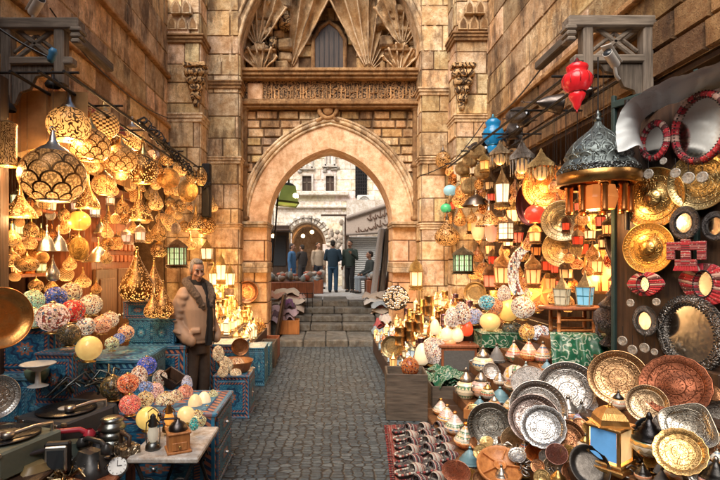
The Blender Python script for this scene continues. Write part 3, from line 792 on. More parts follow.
for (px, py, w, h) in ((307, 159, 8, 16), (330, 157, 7, 15), (307, 184, 9, 15), (330, 184, 8, 15)):
 b = MB(); i = b.mat(FACADE); s = FY / F
 x, z = fx(px), fz(py); ww, hh = w * s, h * s
 for xx, zz, dx, dz in ((x - ww / 2 - .04, z, .08, hh + .16), (x + ww / 2 + .04, z, .08, hh + .16), (x, z + hh / 2 + .05, ww, .1), (x, z - hh / 2 - .06, ww + .3, .12)):
  b.box((xx, FY - .06, zz), (dx, .16, dz), i, tint=.7, bev=.01)
 w_ = fpart('window', b)
 b = MB(); g = b.mat(WOOD_D if py > 170 else FACADE); m2 = b.mat(WOOD_GREY)
 b.box((x, FY - .03, z), (ww - .01, .03, hh - .01), g)
 b.box((x, FY - .05, z), (.035, .03, hh - .02), m2); b.box((x, FY - .05, z + hh * .1), (ww - .02, .03, .035), m2)
 obj('shutter', b, w_)
 b = MB(); i = b.mat(FACADE); r = random.Random(int(px + py))
 for q in range(9): b.ball((x + r.uniform(-.32, .32), FY - .05, z + hh / 2 + r.uniform(.15, .42)), (r.uniform(.05, .11), .06, r.uniform(.03, .07)), i, 8, 5, tint=.45)
 obj('carving', b, w_)
b = MB(); i = b.mat(FACADE)
for py, h, o in ((194, .14, .22), (207, .10, .14)): b.box((fx(312), FY - o / 2, fz(py)), (2.9, o + .02, h), i, tint=.85, bev=.02)
fpart('string_course', b)
b = MB(); i = b.mat(IRON); x, z = fx(361), fz(181); w2, h2 = 11 * FY / F, 34 * FY / F
for q in range(6): b.box((x - w2 / 2 + w2 * q / 5, FY - .12, z), (.03, .03, h2), i)
for q in range(11): b.box((x, FY - .13, z - h2 / 2 + h2 * q / 10), (w2, .02, .03), i)
g = fpart('window_grille', b)
b = MB(); i = b.mat(GLASS_DIM); b.box((x, FY - .03, z), (w2, .02, h2), i); obj('pane', b, g)
SY = 17.0
def sx(px): return (px - CX) * SY / F
def sz(py): return EYE - (py - CY) * SY / F
shp = empty('corner_shop', (sx(366), SY, .68)); tag(shp, 'small shop with grey roller shutter and sloping sign board beyond the arch', 'shop')
def spart(n, b, par=None):
 o = obj(n, b, par or shp)
 if par is None: o.location = (-sx(366), -SY, -.68)
 return o
b = MB(); i = b.mat(FACADE)
b.box((sx(346), SY + .5, (sz(222) + .68) / 2), (.22, 1.0, sz(222) - .68), i, tint=.6); b.box((sx(404), SY + .5, 2.0), (1.0, 1.0, 4), i, tint=.7)
b.box((sx(375), SY + .8, sz(212)), (sx(400) - sx(345), .5, 1.0), i, tint=.8)
spart('wall', b)
b = MB(); i = b.mat(m_plain('grey_shutter', (.55, .57, .57), .5, .1))
z0, z1 = .68, sz(236); nn = 26
rows = []
for q in range(nn * 4 + 1):
 rows.append([(sx(348), SY + .3 + .025 * math.cos(2 * PI * q / 4), z0 + (z1 - z0) * q / (nn * 4)), (sx(384), SY + .3 + .025 * math.cos(2 * PI * q / 4), z0 + (z1 - z0) * q / (nn * 4))])
b.grid(rows, i, smooth=True, flip=False)
spart('roller_shutter', b)
b = MB(); i = b.mat(m_plain('sign_stone', (.50, .42, .36), .7, 0, .3, .3)); d = b.mat(m_plain('sign_lettering', (.16, .09, .06), .6))
P0, P1 = Vector((sx(346), SY - .1, sz(220))), Vector((sx(392), SY - .1, sz(205))); hh = .95
b.face([P0 - Vector((0, 0, hh * .55)), P1 - Vector((0, 0, hh)), P1 + Vector((0, 0, .05)), P0 + Vector((0, 0, .05))], i)
for off in (.05, ):
 b.tube([P0 + Vector((0, -.03, off)), P1 + Vector((0, -.03, off))], .07, i, 8, tint=.55)
b.tube([P0 + Vector((0, -.03, -hh * .55)), P1 + Vector((0, -.03, -hh))], .05, i, 8, tint=.5)
r = random.Random(9)
for line, f0, f1, dz in ((0, .45, .95, -.22), (1, .22, .98, -.55)):
 f = f1
 while f > f0:
  p = P0.lerp(P1, f) + Vector((0, -.03, dz - .06 * f)); L = r.uniform(.10, .2)
  b.tube([p, p + Vector((-L * .3, 0, -.05)), p + Vector((-L * .7, 0, -.04)), p + Vector((-L, 0, .02))], .022, d, 5)
  if r.random() < .6: b.tube([p + Vector((-L * .4, 0, -.04)), p + Vector((-L * .35, 0, r.uniform(.10, .19)))], .02, d, 5)
  if r.random() < .5: b.ball(p + Vector((-L * .5, 0, r.choice([-.12, .1]))), .022, d, 6, 4)
  f -= (L + .025) / (P1 - P0).length
spart('sign_board', b)
b = MB(); i = b.mat(m_plain('white_enamel', (.75, .74, .70), .4, 0, .2)); d = b.mat(IRON)
ac = empty('air_conditioner', (fx(365), FY - .3, fz(203))); tag(ac, 'white air conditioner box below the barred window of the pale building', 'air conditioner')
b.box((0, 0, 0), (.66, .4, .50), i, bev=.02); obj('casing', b, ac)
b = MB(); d = b.mat(IRON)
for rr in (.06, .11, .16, .2): b.tube([(-.06 + rr * math.cos(a), -.21, rr * math.sin(a)) for a in [2 * PI * q / 20 for q in range(20)]], .007, d, 5, closed=True)
obj('fan_grille', b, ac)
b = MB(); d = b.mat(IRON)
for xx in (-.22, .22): b.box((xx, .02, -.27), (.04, .5, .03), d)
obj('bracket', b, ac)
for x0, x1, y0, y1, lab in ((-14, -6.6, 12.6, 18.9, 'pale building on the left side of the square'), (4.2, 12, 12.6, 18.9, 'pale building on the right side of the square')):
 b = MB(); i = b.mat(FACADE); b.box(((x0 + x1) / 2, (y0 + y1) / 2, 4.5), (x1 - x0, y1 - y0, 8.6), i)
 xw = x1 if x0 < 0 else x0; sgn = 1 if x0 < 0 else -1
 if sgn > 0: blocks(b, i, None, (xw, y0, .7), (0, 1, 0), (0, 0, 1), (1, 0, 0), 6.3, [.42] * 18, .6, 1.2, 91, tv=.12)
 else: blocks(b, i, None, (xw, y1, .7), (0, -1, 0), (0, 0, 1), (-1, 0, 0), 6.3, [.42] * 18, .6, 1.2, 92, tv=.12)
 single('side_building', b, lab, 'building')
b = MB(); i = b.mat(STONE); b.box((0, -9.5, 3.5), (16, 1, 7), i, tint=.9); single('alley_wall', b, 'unseen stone wall added behind the viewer for mirrors and metal to reflect', 'wall')  # unseen wall added so mirrors and metal have something to reflect
# ------------------------------------------------------------------ prototypes (unit width 1, height 0..1)
def L(parts_m, prof, m, seg=28, **k):
 b = MB(); i = b.mat(m); b.lathe(prof, i, seg, **k); return b
def arc(r, z0, z1, n=12, a0=-90, a1=90, rx=None):
 """sphere-like profile from z0 to z1"""
 out = []; c = (z0 + z1) / 2; h = (z1 - z0) / 2
 for q in range(n + 1):
  a = math.radians(a0 + (a1 - a0) * q / n); out.append((max(r * math.cos(a), .0), c + h * math.sin(a)))
 return out
b = MB(); i = b.mat(IRON)
b.tube([(0, 0, 0), (0, 0, 1)], .35, i, 6); proto('chain', [('chain', b, None)])
def ringpart(z=.985, r=.05, m=MET):
 b = MB(); i = b.mat(m); b.tube([(r * math.cos(a), 0, z + r * .6 + r * math.sin(a) * .6) for a in [2 * PI * q / 12 for q in range(12)]], .012, i, 5, closed=True); return b
def pend(key, shade_prof, cap_prof, m, capm=MET, open_bottom=True, seg=30):
 parts = [('shade', L(0, shade_prof, m, seg), None), ('cap', L(0, cap_prof, capm, 20), None), ('hook', ringpart(cap_prof[-1][1] - .02), None)]
 b = MB(); i = b.mat(BULB); b.ball((0, 0, shade_prof[0][1] + .10), (.11, .11, .09), i, 10, 6); parts.append(('bulb', b, None))
 bd = MB(); j = bd.mat(capm); r0, z0 = shade_prof[0]
 if r0 > .05:
  bd.lathe([(r0 + .012, z0 - .01), (r0 + .02, z0 + .005), (r0 + .01, z0 + .02)], j, seg); parts.append(('rim', bd, 0))
 proto(key, parts)
globe = lambda zt, a0=-62, a1=66: arc(.5, .0, zt, 14, a0, a1)
cone = lambda z0, r0: [(r0, z0), (r0 * .98, z0 + .02), (r0 * .62, z0 + .10), (r0 * .36, z0 + .16), (.05, z0 + .24), (.03, z0 + .32), (.045, z0 + .34), (.012, 1.0)]
for nm, m in (('sc', P_SC), ('vine', P_VINE), ('sun', P_SUN), ('dot', P_DOT), ('dim', P_DIM)):
 pend('globe_' + nm, globe(.76), [(.27, .70), (.20, .75), (.10, .80), (.055, .86), (.04, .94), (.01, 1.0)], m)
 pend('bowl_' + nm, arc(.5, -.12, .62, 14, -52, 72), cone(.58, .20), m)
 pend('onion_' + nm, [(.12, 0), (.30, .04), (.44, .13), (.50, .25), (.47, .37), (.36, .48), (.22, .58), (.12, .68), (.08, .76)], [(.08, .75), (.06, .82), (.075, .85), (.03, .90), (.01, 1.0)], m)
 pend('bell_' + nm, [(.50, 0), (.49, .06), (.44, .16), (.33, .29), (.22, .40), (.14, .52), (.10, .60)], [(.10, .59), (.07, .70), (.05, .82), (.06, .84), (.012, 1.0)], m)
 pend('drop_' + nm, [(.20, 0), (.38, .05), (.49, .16), (.50, .26), (.45, .38), (.35, .50), (.24, .62), (.15, .74), (.09, .84)], [(.09, .83), (.05, .90), (.06, .92), (.01, 1.0)], m)
pend('bell_plain', [(.50, 0), (.48, .05), (.42, .18), (.36, .34), (.26, .48), (.14, .58), (.09, .64)], [(.09, .63), (.06, .72), (.08, .76), (.03, .82), (.012, 1.0)], MET)
pend('ball_plain', globe(.84, -70, 74), [(.16, .80), (.08, .86), (.04, .92), (.01, 1.0)], MET_CH)
pend('drop_plain', [(.22, 0), (.40, .06), (.50, .2), (.46, .36), (.30, .52), (.16, .66), (.09, .8)], [(.09, .79), (.05, .88), (.01, 1.0)], MET)
pend('tube_lamp', [(.5, 0), (.5, .04), (.47, .06), (.47, .86), (.5, .88), (.5, .92)], [(.5, .91), (.3, .96), (.04, 1.0)], P_DIM)
pend('disc_glow', arc(.5, 0, .8, 12, -60, 70), [(.2, .75), (.1, .85), (.03, .92), (.01, 1.0)], GLOW_S)
def tube_fringe(key, m):
 b = MB(); i = b.mat(m); b.lathe([(.5, .45), (.5, .55), (.42, .60), (.30, .68), (.18, .76), (.10, .86), (.05, .9), (.06, .93), (.01, 1.0)], i, 24)
 f = MB(); j = f.mat(m)
 for q in range(18):
  a = 2 * PI * q / 18; x, y = .47 * math.cos(a), .47 * math.sin(a)
  f.prism([(-.03, .0), (.03, .0), (.04, .12), (0, .42), (-.04, .12)][::-1], -.006, .006, j, M=Matrix.Translation((x, y, .47)) @ Matrix.Rotation(a + PI / 2, 4, 'Z') @ Matrix.Rotation(-PI / 2, 4, 'X'), tint=R.uniform(.7, 1.3))
 g = MB(); k = g.mat(GLOW_S); g.ball((0, 0, .3), (.26, .26, .2), k, 12, 8)
 proto(key, [('crown', b, None), ('fringe', f, None), ('glass', g, None)])
tube_fringe('fringe', MET_CH)
def glass_lamp(key):
 b = MB(); i = b.mat(GLOW_S); b.lathe([(.02, .05), (.10, .10), (.16, .20), (.24, .26), (.28, .33), (.22, .38)], i, 22, ripple=.05, rn=10)
 c = MB(); j = c.mat(GLOW_S); c.lathe([(.22, .37), (.36, .42), (.48, .52), (.50, .62), (.42, .70), (.30, .74), (.34, .78), (.36, .84), (.24, .89)], j, 22, ripple=.04, rn=11)
 d = MB(); k = d.mat(MET); d.lathe([(.25, .885), (.2, .91), (.1, .94), (.03, 1.0)], k, 16); d.lathe([(.225, .36), (.30, .375), (.225, .39)], k, 22); d.lathe([(.03, 0), (.05, .03), (.02, .06)], k, 8)
 n = MB(); q = n.mat(MET)
 for a_ in range(10):
  a = 2 * PI * a_ / 10
  n.tube([(.49 * math.cos(a), .49 * math.sin(a), .50), (.515 * math.cos(a), .515 * math.sin(a), .62), (.43 * math.cos(a), .43 * math.sin(a), .70)], .012, q, 4)
 proto(key, [('lower_globe', b, None), ('upper_globe', c, None), ('mount', d, None), ('wire_cage', n, 1)])
glass_lamp('glass_lamp')
def fanous(key, n, base, body, roof, pane, metal=MET_CH, flare=.0, feet=True, bars=0):
 """base/body/roof: z fractions; n sides"""
 zb, zt = base, base + body; ro = .5
 up = lambda z: ro * (.72 + flare * (z - zb) / body)
 parts = []
 b = MB(); i = b.mat(metal)
 b.lathe([(.42, 0), (.44, .02), (.36, zb * .5), (.44, zb * .8), (.46, zb)], i, n, smooth=False)
 if feet:
  for q in range(n):
   a = 2 * PI * (q + .5) / n; b.ball((.40 * math.cos(a), .40 * math.sin(a), .01), .035, i, 6, 4)
 parts.append(('base', b, None))
 fr = MB(); j = fr.mat(metal)
 for q in range(n):
  a = 2 * PI * q / n
  fr.tube([(up(zb) * math.cos(a), up(zb) * math.sin(a), zb), (up(zt) * math.cos(a), up(zt) * math.sin(a), zt)], .028, j, 5)
 for z, rr in ((zb, up(zb)), (zt, up(zt))): fr.lathe([(rr + .03, z - .015), (rr + .04, z), (rr + .03, z + .015)], j, n, smooth=False)
 parts.append(('frame', fr, None))
 for q in range(n):
  a0, a1 = 2 * PI * q / n, 2 * PI * (q + 1) / n; pb = MB(); k = pb.mat(pane)
  s = .97
  pts = [(up(zb) * s * math.cos(a0), up(zb) * s * math.sin(a0), zb), (up(zb) * s * math.cos(a1), up(zb) * s * math.sin(a1), zb), (up(zt) * s * math.cos(a1), up(zt) * s * math.sin(a1), zt), (up(zt) * s * math.cos(a0), up(zt) * s * math.sin(a0), zt)]
  pb.face(pts, k)
  if bars:
   kk = pb.mat(metal); V = [Vector(p) for p in pts]
   for e in range(1, bars + 1):
    f = e / (bars + 1); pb.tube([V[0].lerp(V[3], f) * 1.01, V[1].lerp(V[2], f) * 1.01], .014, kk, 4)
   pb.tube([V[0].lerp(V[1], .5) * 1.01, V[3].lerp(V[2], .5) * 1.01], .014, kk, 4)
  parts.append(('glass_pane', pb, None))
 rf = MB(); l = rf.mat(metal); rp = [(up(zt) + .07, zt)]
 for f, r_ in roof: rp.append((r_, zt + (0.93 - zt) * f))
 rf.lathe(rp, l, n if len(roof) < 5 else 20, smooth=len(roof) >= 5); ri = len(parts); parts.append(('roof', rf, None))
 fi = MB(); m_ = fi.mat(MET); fi.lathe([(.02, .91), (.05, .93), (.02, .95), (.04, .965), (.005, 1.0)], m_, 10); parts.append(('finial', fi, ri))
 proto(key, parts)
dome = [(.02, .5), (.12, .44), (.3, .40), (.5, .36), (.68, .25), (.8, .14), (.9, .06), (1, .03)]
onion = [(.05, .40), (.18, .46), (.36, .44), (.55, .30), (.7, .16), (.82, .08), (1, .03)]
pyr = [(.0, .42), (.75, .10), (1, .03)]
fanous('fan_hex', 6, .12, .45, pyr, GLOW, flare=.15)
fanous('fan_dome', 6, .12, .42, dome, GLOW, flare=.1)
fanous('fan_onion', 8, .12, .40, onion, GLOW, flare=.15)
fanous('fan_square', 4, .12, .46, pyr, GLOW, flare=.2, bars=1)
fanous('fan_dim', 6, .12, .42, dome, GLOW_S, flare=.1)
fanous('drum', 12, .10, .56, [(.0, .44), (.3, .36), (.8, .14), (1, .03)], GLOW_S, flare=.0, bars=2)
fanous('wide_square', 4, .10, .58, [(.0, .44), (.4, .3), (.8, .14), (1, .03)], GLOW, flare=0, bars=2)
def mini(key, n, m, metal=MET):
 b = MB(); i = b.mat(metal); j = b.mat(m)
 b.lathe([(.46, 0), (.48, .05), (.40, .10), (.46, .16)], i, n, smooth=False); b.lathe([(.40, .16), (.44, .62)], j, n, smooth=False)
 for q in range(n):
  a = 2 * PI * q / n; b.tube([(.41 * math.cos(a), .41 * math.sin(a), .16), (.46 * math.cos(a), .46 * math.sin(a), .62)], .04, i, 4)
 b.lathe([(.5, .61), (.5, .65), (.28, .76), (.12, .84), (.08, .88), (.1, .9), (.01, 1.0)], i, n, smooth=False)
 proto(key, [('body', b, None)])
mini('mini4', 4, GLOW); mini('mini6', 6, GLOW); mini('mini6d', 6, GLOW_S)
def minipot(key, prof, m, m2=MET, lid=None):
 b = MB(); i = b.mat(m); b.lathe(prof, i, 18)
 if lid: j = b.mat(m2); b.lathe(lid, j, 16)
 proto(key, [('body', b, None)])
minipot('mini_onion', [(.2, 0), (.42, .06), (.5, .22), (.42, .42), (.2, .6), (.1, .7)], P_DOT, MET, [(.1, .69), (.06, .8), (.08, .84), (.01, 1)])
minipot('cyl', [(.0, 0), (.5, 0), (.5, .03), (.46, .06), (.46, .45), (.5, .48), (.5, .54), (.46, .57), (.46, .93), (.5, .96), (.5, 1), (.42, 1), (.42, .8), (0, .8)], MET)
b = MB(); i = b.mat(MOSAIC); b.lathe(arc(.5, .06, .94, 16, -84, 86), i, 30)
c = MB(); j = c.mat(MET); c.lathe([(.0, .0), (.26, .0), (.28, .02), (.16, .05), (.12, .09)], j, 20)
d = MB(); k = d.mat(MET); d.lathe([(.10, .925), (.10, .96), (.05, .98), (0, 1.0)], k, 14)
proto('mosaic', [('glass_globe', b, None), ('foot', c, None), ('collar', d, None)])
b = MB(); i = b.mat(MOSAIC_DIM); b.lathe(arc(.5, .06, .94, 16, -84, 86), i, 30)
proto('mosaic_dim', [('glass_globe', b, None), ('foot', c.mesh('foot'), None), ('collar', d.mesh('collar'), None)])
b = MB(); i = b.mat(MOSAIC); b.lathe([(0, 0), (.25, .02), (.42, .12), (.5, .33), (.48, .54), (.40, .74), (.27, .89), (.13, .97), (0, 1)], i, 26)
c = MB(); j = c.mat(MET); c.lathe([(0, -.02), (.22, -.02), (.24, .01), (.15, .03)], j, 16)
proto('mosaic_egg', [('glass_shade', b, None), ('foot', c, None)])
b = MB(); i = b.mat(GLOW_E); b.lathe([(0, 0), (.25, .02), (.42, .12), (.5, .33), (.48, .54), (.40, .74), (.27, .89), (.13, .97), (0, 1)], i, 24)
proto('glow_egg', [('glass_shade', b, None), ('foot', c.mesh('foot'), None)])
b = MB(); i = b.mat(GLOW_E); b.lathe(arc(.5, .06, .94, 16, -84, 86), i, 28)
c = MB(); j = c.mat(MET); c.lathe([(.0, .0), (.26, .0), (.28, .02), (.16, .05), (.12, .09)], j, 20)
proto('glow_globe', [('glass_globe', b, None), ('foot', c, None)])
b = MB(); i = b.mat(GLOW_S); b.lathe([(.2, 0), (.38, .08), (.5, .3), (.5, .7), (.38, .92), (.2, 1.0)], i, 24)
c = MB(); j = c.mat(MET); c.lathe([(.2, .99), (.14, 1.04), (.03, 1.1)], j, 14)
proto('glass_cylinder', [('glass', b, None), ('cap', c, None)])
def plate(key, prof, m, seg=44, scallop=0):
 b = MB(); i = b.mat(m); b.lathe(prof, i, seg, ripple=scallop, rn=16)
 b.lathe([(r, z - .012) for r, z in prof][::-1], i, seg, ripple=scallop, rn=16)
 c = MB(); j = c.mat(MET); R_ = prof[-1][0]
 c.tube([(R_ * math.cos(a) * (1 + scallop * math.cos(16 * a)), R_ * math.sin(a) * (1 + scallop * math.cos(16 * a)), prof[-1][1] - .004) for a in [2 * PI * q / 64 for q in range(64)]], .011, j, 6, closed=True)
 proto(key, [('tray_face', b, None), ('rim', c, None)])
plate('tray', [(0, .0), (.2, .002), (.40, .0), (.415, .012), (.43, .03), (.49, .045), (.5, .05)], MET_PLATE)
plate('tray_scalloped', [(0, .0), (.2, .002), (.38, .0), (.40, .012), (.42, .03), (.48, .045), (.5, .05)], MET_PLATE, 64, .02)
plate('carved', [(0, .02), (.12, .03), (.16, .0), (.36, .0), (.40, .02), (.43, .04), (.5, .045)], MET_CV, 64, .012)
plate('cymbal', [(0, .10), (.08, .09), (.14, .05), (.16, .02), (.30, .01), (.44, .0), (.47, .02), (.5, .025)], MET_PLATE)
plate('bowl_plate', [(0, .0), (.2, .01), (.32, .05), (.42, .12), (.48, .17), (.5, .18)], MET_CH)
plate('pan', [(0, .0), (.30, .0), (.40, .02), (.44, .10), (.5, .115)], MET)
plate('bowl_mirror', [(0, .0), (.17, .01), (.19, .03), (.30, .04), (.42, .07), (.48, .10), (.5, .10)], MET_PLATE)
def pot(key, body, lid, knob, mb=CERAMIC, ml=MET_CH, handles=False, spout=False):
 parts = []
 b = MB(); i = b.mat(mb); b.lathe(body, i, 26)
 parts.append(('bowl', b, None))
 l = MB(); j = l.mat(ml); l.lathe(lid, j, 26); li = len(parts); parts.append(('lid', l, None))
 k = MB(); q = k.mat(MET); k.lathe(knob, q, 14); parts.append(('knob', k, li))
 if handles:
  for s in (-1, 1):
   h = MB(); q = h.mat(ml); h.tube([(s * .46, 0, .42), (s * .62, 0, .40), (s * .64, 0, .26), (s * .48, 0, .18)], .035, q, 7); parts.append(('handle', h, None))
 if spout:
  h = MB(); q = h.mat(mb); h.tube([(.42, 0, .22), (.58, 0, .34), (.66, 0, .52)], [.09, .06, .04], q, 9); parts.append(('spout', h, None))
 proto(key, parts)
pot('tagine', [(0, 0), (.26, 0), (.28, .03), (.42, .12), (.5, .26), (.5, .32), (.46, .33)], [(.46, .33), (.44, .40), (.36, .50), (.26, .62), (.16, .74), (.08, .83), (.06, .87)], [(.06, .86), (.10, .90), (.10, .95), (.04, 1.0), (0, 1.0)], CERAMIC, CERAMIC_F)
pot('tagine_metal', [(0, 0), (.26, 0), (.30, .04), (.44, .14), (.5, .28), (.48, .36), (.44, .38)], [(.46, .38), (.46, .42), (.38, .46), (.40, .50), (.30, .56), (.30, .60), (.20, .66), (.20, .70), (.10, .78), (.06, .84)], [(.06, .83), (.09, .87), (.08, .93), (.03, 1.0), (0, 1.0)], CERAMIC, MET)
pot('sugar_pot', [(0, 0), (.30, 0), (.32, .04), (.48, .18), (.5, .32), (.40, .48), (.28, .54)], [(.30, .54), (.31, .58), (.24, .68), (.12, .78), (.06, .84)], [(.05, .83), (.08, .88), (.06, .94), (.02, 1.0), (0, 1.0)], CERAMIC_F, MET, handles=True)
pot('teapot', [(0, 0), (.28, 0), (.30, .04), (.46, .16), (.5, .30), (.42, .46), (.26, .54)], [(.27, .54), (.27, .58), (.20, .70), (.10, .80), (.05, .86)], [(.04, .85), (.08, .90), (.05, .96), (0, 1.0)], CERAMIC_F, MET_CH, spout=True)
pot('vase', [(0, 0), (.3, 0), (.46, .2), (.5, .4), (.44, .6), (.3, .75), (.26, .8)], [(.26, .8), (.34, .86), (.34, .9), (.2, .9)], [(0, .88), (.2, .9), (.1, .91)], CERAMIC_F, MET)
pot('conical_lid', [(0, 0), (.48, 0), (.5, .05), (.46, .10)], [(.47, .10), (.42, .20), (.44, .25), (.32, .38), (.34, .43), (.22, .56), (.22, .60), (.10, .74), (.05, .82)], [(.05, .81), (.09, .87), (.07, .94), (0, 1.0)], MET_CH, PLAST)
pot('urn', [(0, 0), (.30, 0), (.34, .04), (.14, .16), (.16, .20), (.42, .30), (.5, .42), (.46, .54), (.30, .62)], [(.31, .62), (.36, .66), (.22, .74), (.12, .80), (.16, .84), (.07, .90)], [(.05, .89), (.07, .93), (.04, .98), (0, 1.0)], MET_CH, MET_CH, handles=True)
def mirror(key, ro, ri, frame_m, glass=True, beads=28, ell=1.0):
 f = MB(); i = f.mat(frame_m); rows = []; seg = 56
 for rr, z in ((ri, .0), (ri + .01, .05), (ri + (ro - ri) * .3, .075), (ri + (ro - ri) * .7, .07), (ro - .01, .04), (ro, 0)):
  rows.append([(rr * math.cos(2 * PI * q / seg), rr * math.sin(2 * PI * q / seg) * ell, z) for q in range(seg)])
 f.grid(rows, i, True, True)
 f.lathe([(ro, 0), (0, -.01)], i, seg, sy=ell)
 parts = [('frame', f, None)]
 g = MB(); j = g.mat(MIRROR); g.lathe([(0, .012), (ri + .005, .012)][::-1], j, seg, sy=ell); parts.append(('mirror_glass', g, None))
 for rr in (ri + .012, ro - .006):
  bd = MB(); k = bd.mat(IRON)
  for q in range(beads * 2):
   a = 2 * PI * q / (beads * 2); bd.ball((rr * math.cos(a), rr * math.sin(a) * ell, .06 if rr < (ri + ro) / 2 else .035), .013, k, 6, 4)
  parts.append(('bead_edging', bd, 0))
 proto(key, parts)
mirror('mirror_bone', .5, .36, MET_CH); mirror('mirror_bone_small', .5, .29, MET_CH); mirror('mirror_red', .5, .33, REDBEAD); mirror('mirror_red_thin', .5, .40, REDBEAD)
b = MB(); i = b.mat(REDBEAD); n = 40
for z0, z1 in ((0, .05),):
 pts = []
 for q in range(n):
  a = 2 * PI * q / n; s = abs(math.sin(a)); pts.append((.5 * math.cos(a), .27 * math.copysign(s ** 1.35, math.sin(a))))
 inner = [(.17 * math.cos(2 * PI * q / n), .17 * math.sin(2 * PI * q / n)) for q in range(n)]
 b.grid([[(x, y, 0) for x, y in pts], [(x * .98, y * .98, .05) for x, y in pts], [(x, y, .08) for x, y in inner], [(x * .95, y * .95, .02) for x, y in inner]], i, True, False)
c = MB(); j = c.mat(MIRROR); c.lathe([(.165, .03), (0, .03)], j, 28)
d = MB(); k = d.mat(IRON)
for q in range(36): a = 2 * PI * q / 36; d.ball((.175 * math.cos(a), .175 * math.sin(a), .08), .014, k, 6, 4)
proto('mirror_eye', [('frame', b, None), ('mirror_glass', c, None), ('bead_edging', d, 0)])
b = MB(); i = b.mat(MET_CV); b.lathe([(0, .03), (.35, .03), (.4, .05), (.5, .05), (.5, -.02), (0, -.02)], i, 24)
c = MB(); j = c.mat(IRON); c.tube([(0, .48, 0), (0, 1.5, 0)], .03, j, 5)
proto('coin', [('disc', b, None), ('cord', c, None)])
def chest(key, m, rows, cols_):
 b = MB(); i = b.mat(m); b.box((0, 0, .5), (1, 1, 1), i)
 t = MB(); t.box((0, 0, .985), (1.05, 1.05, .05), t.mat(m), bev=.012); q = MB(); q.box((0, 0, .02), (1.04, 1.04, .05), q.mat(m), bev=.012)
 parts = [('carcass', b, None), ('top_board', t, None), ('plinth', q, None)]
 for r_ in range(rows):
  for c_ in range(cols_):
   w, h = .92 / cols_, .86 / rows
   for fx_ in (0, 1):
    d = MB(); k = d.mat(m)
    x, z = -.46 + w * (c_ + .5), .07 + h * (r_ + .5)
    if fx_ == 0: d.box((x, -.505, z), (w * .9, .03, h * .88), k, bev=.008)
    else: d.box((.505, x, z), (.03, w * .9, h * .88), k, bev=.008)
    parts.append(('drawer', d, None)); di = len(parts) - 1
    kn = MB(); q = kn.mat(MET)
    kn.ball((x, -.53, z) if fx_ == 0 else (.53, x, z), .022, q, 8, 5); parts.append(('knob', kn, di))
 proto(key, parts)
chest('chest_a', BLUECHEST, 1, 1); chest('chest_b', BLUECHEST, 2, 1); chest('chest_c', TEALCHEST, 2, 2); chest('chest_d', TEALCHEST, 1, 2); chest('chest_g', GREENTIN, 1, 1)
def crate(key, m):
 b = MB(); i = b.mat(m);
 for c_, d in (((0, 0, .03), (1, 1, .06)), ((0, -.48, .5), (1, .05, 1)), ((0, .48, .5), (1, .05, 1))): b.box(c_, d, i, bev=.012, tint=R.uniform(.85, 1.1))
 e = MB(); j = e.mat(m)
 for c_, d in (((-.475, 0, .5), (.05, .91, 1)), ((.475, 0, .5), (.05, .91, 1))): e.box(c_, d, j, bev=.012, tint=R.uniform(.8, 1.1))
 proto(key, [('box', b, None), ('end_board', e, None)])
crate('crate_d', WOOD_DG); crate('crate_o', WOOD_O); crate('crate_r', WOOD_R); crate('crate_k', WOOD_D)
b = MB(); i = b.mat(MET); b.lathe([(0, 0), (.44, 0), (.46, .03), (.42, .12), (.30, .18), (.18, .20)], i, 20)
g = MB(); j = g.mat(GLOW_S); g.lathe([(.18, .20), (.30, .30), (.32, .42), (.22, .56)], j, 18)
t = MB(); k = t.mat(MET); t.lathe([(.24, .56), (.30, .60), (.22, .66), (.26, .70), (.16, .76), (.18, .80), (.06, .86)], k, 16)
h = MB(); q = h.mat(MET)
for s in (-1, 1): h.tube([(s * .36, 0, .14), (s * .42, 0, .36), (s * .38, 0, .64), (s * .24, 0, .70)], .03, q, 6)
h.tube([(-.24, 0, .74), (-.30, 0, .9), (0, 0, 1.0), (.30, 0, .9), (.24, 0, .74)], .018, q, 6)
proto('oil_lantern', [('tank', b, None), ('glass_chimney', g, None), ('chimney_cap', t, None), ('handle', h, None)])
INSOLE = m_stripes('insole_weave', [(.10, .09, .08), (.22, .20, .18), (.06, .05, .05)], 9, 'v', .8, True)
def slipper(key, m):
 W = [.12, .16, .175, .17, .16, .17, .19, .20, .18, .12, .03]
 b = MB(); i = b.mat(m); j = b.mat(INSOLE); ys = [-.5 + q / 10 for q in range(11)]
 b.grid([[(-w, y, .03), (0, y, .025), (w, y, .03)] for w, y in zip(W, ys)], j, smooth=True)
 b.grid([[(W[q] * 1.04 * math.cos(PI * k / 10), ys[q] + (.05 * math.sin(PI * k / 10) if q == 5 else 0), .03 + [0, 0, 0, 0, 0, .17, .19, .18, .15, .11, .06][q] * math.sin(PI * k / 10) ** .8) for k in range(11)] for q in range(5, 11)], i, smooth=True, flip=True)
 rim = [(W[q] * 1.03, ys[q], .05) for q in range(6)]; rim = [(-x, y, z) for x, y, z in rim][::-1] + [(0, -.53, .06)] + rim
 b.tube(rim, .028, i, 6)
 s = MB(); k = s.mat(IRON); s.prism([(w * 1.06, y) for w, y in zip(W, ys)] + [(-w * 1.06, y) for w, y in list(zip(W, ys))[::-1]], -.03, .02, k)
 proto(key, [('upper', b, None), ('sole', s, None)])
slipper('slipper_w', m_stripes('pale_weave', [(.55, .50, .42), (.12, .10, .10), (.62, .57, .50), (.35, .10, .08), (.45, .42, .38)], 16, 'v', .8, True))
slipper('slipper_k', m_stripes('dark_weave', [(.05, .04, .05), (.42, .39, .36), (.08, .06, .07), (.30, .05, .05), (.50, .47, .42)], 14, 'v', .8, True))
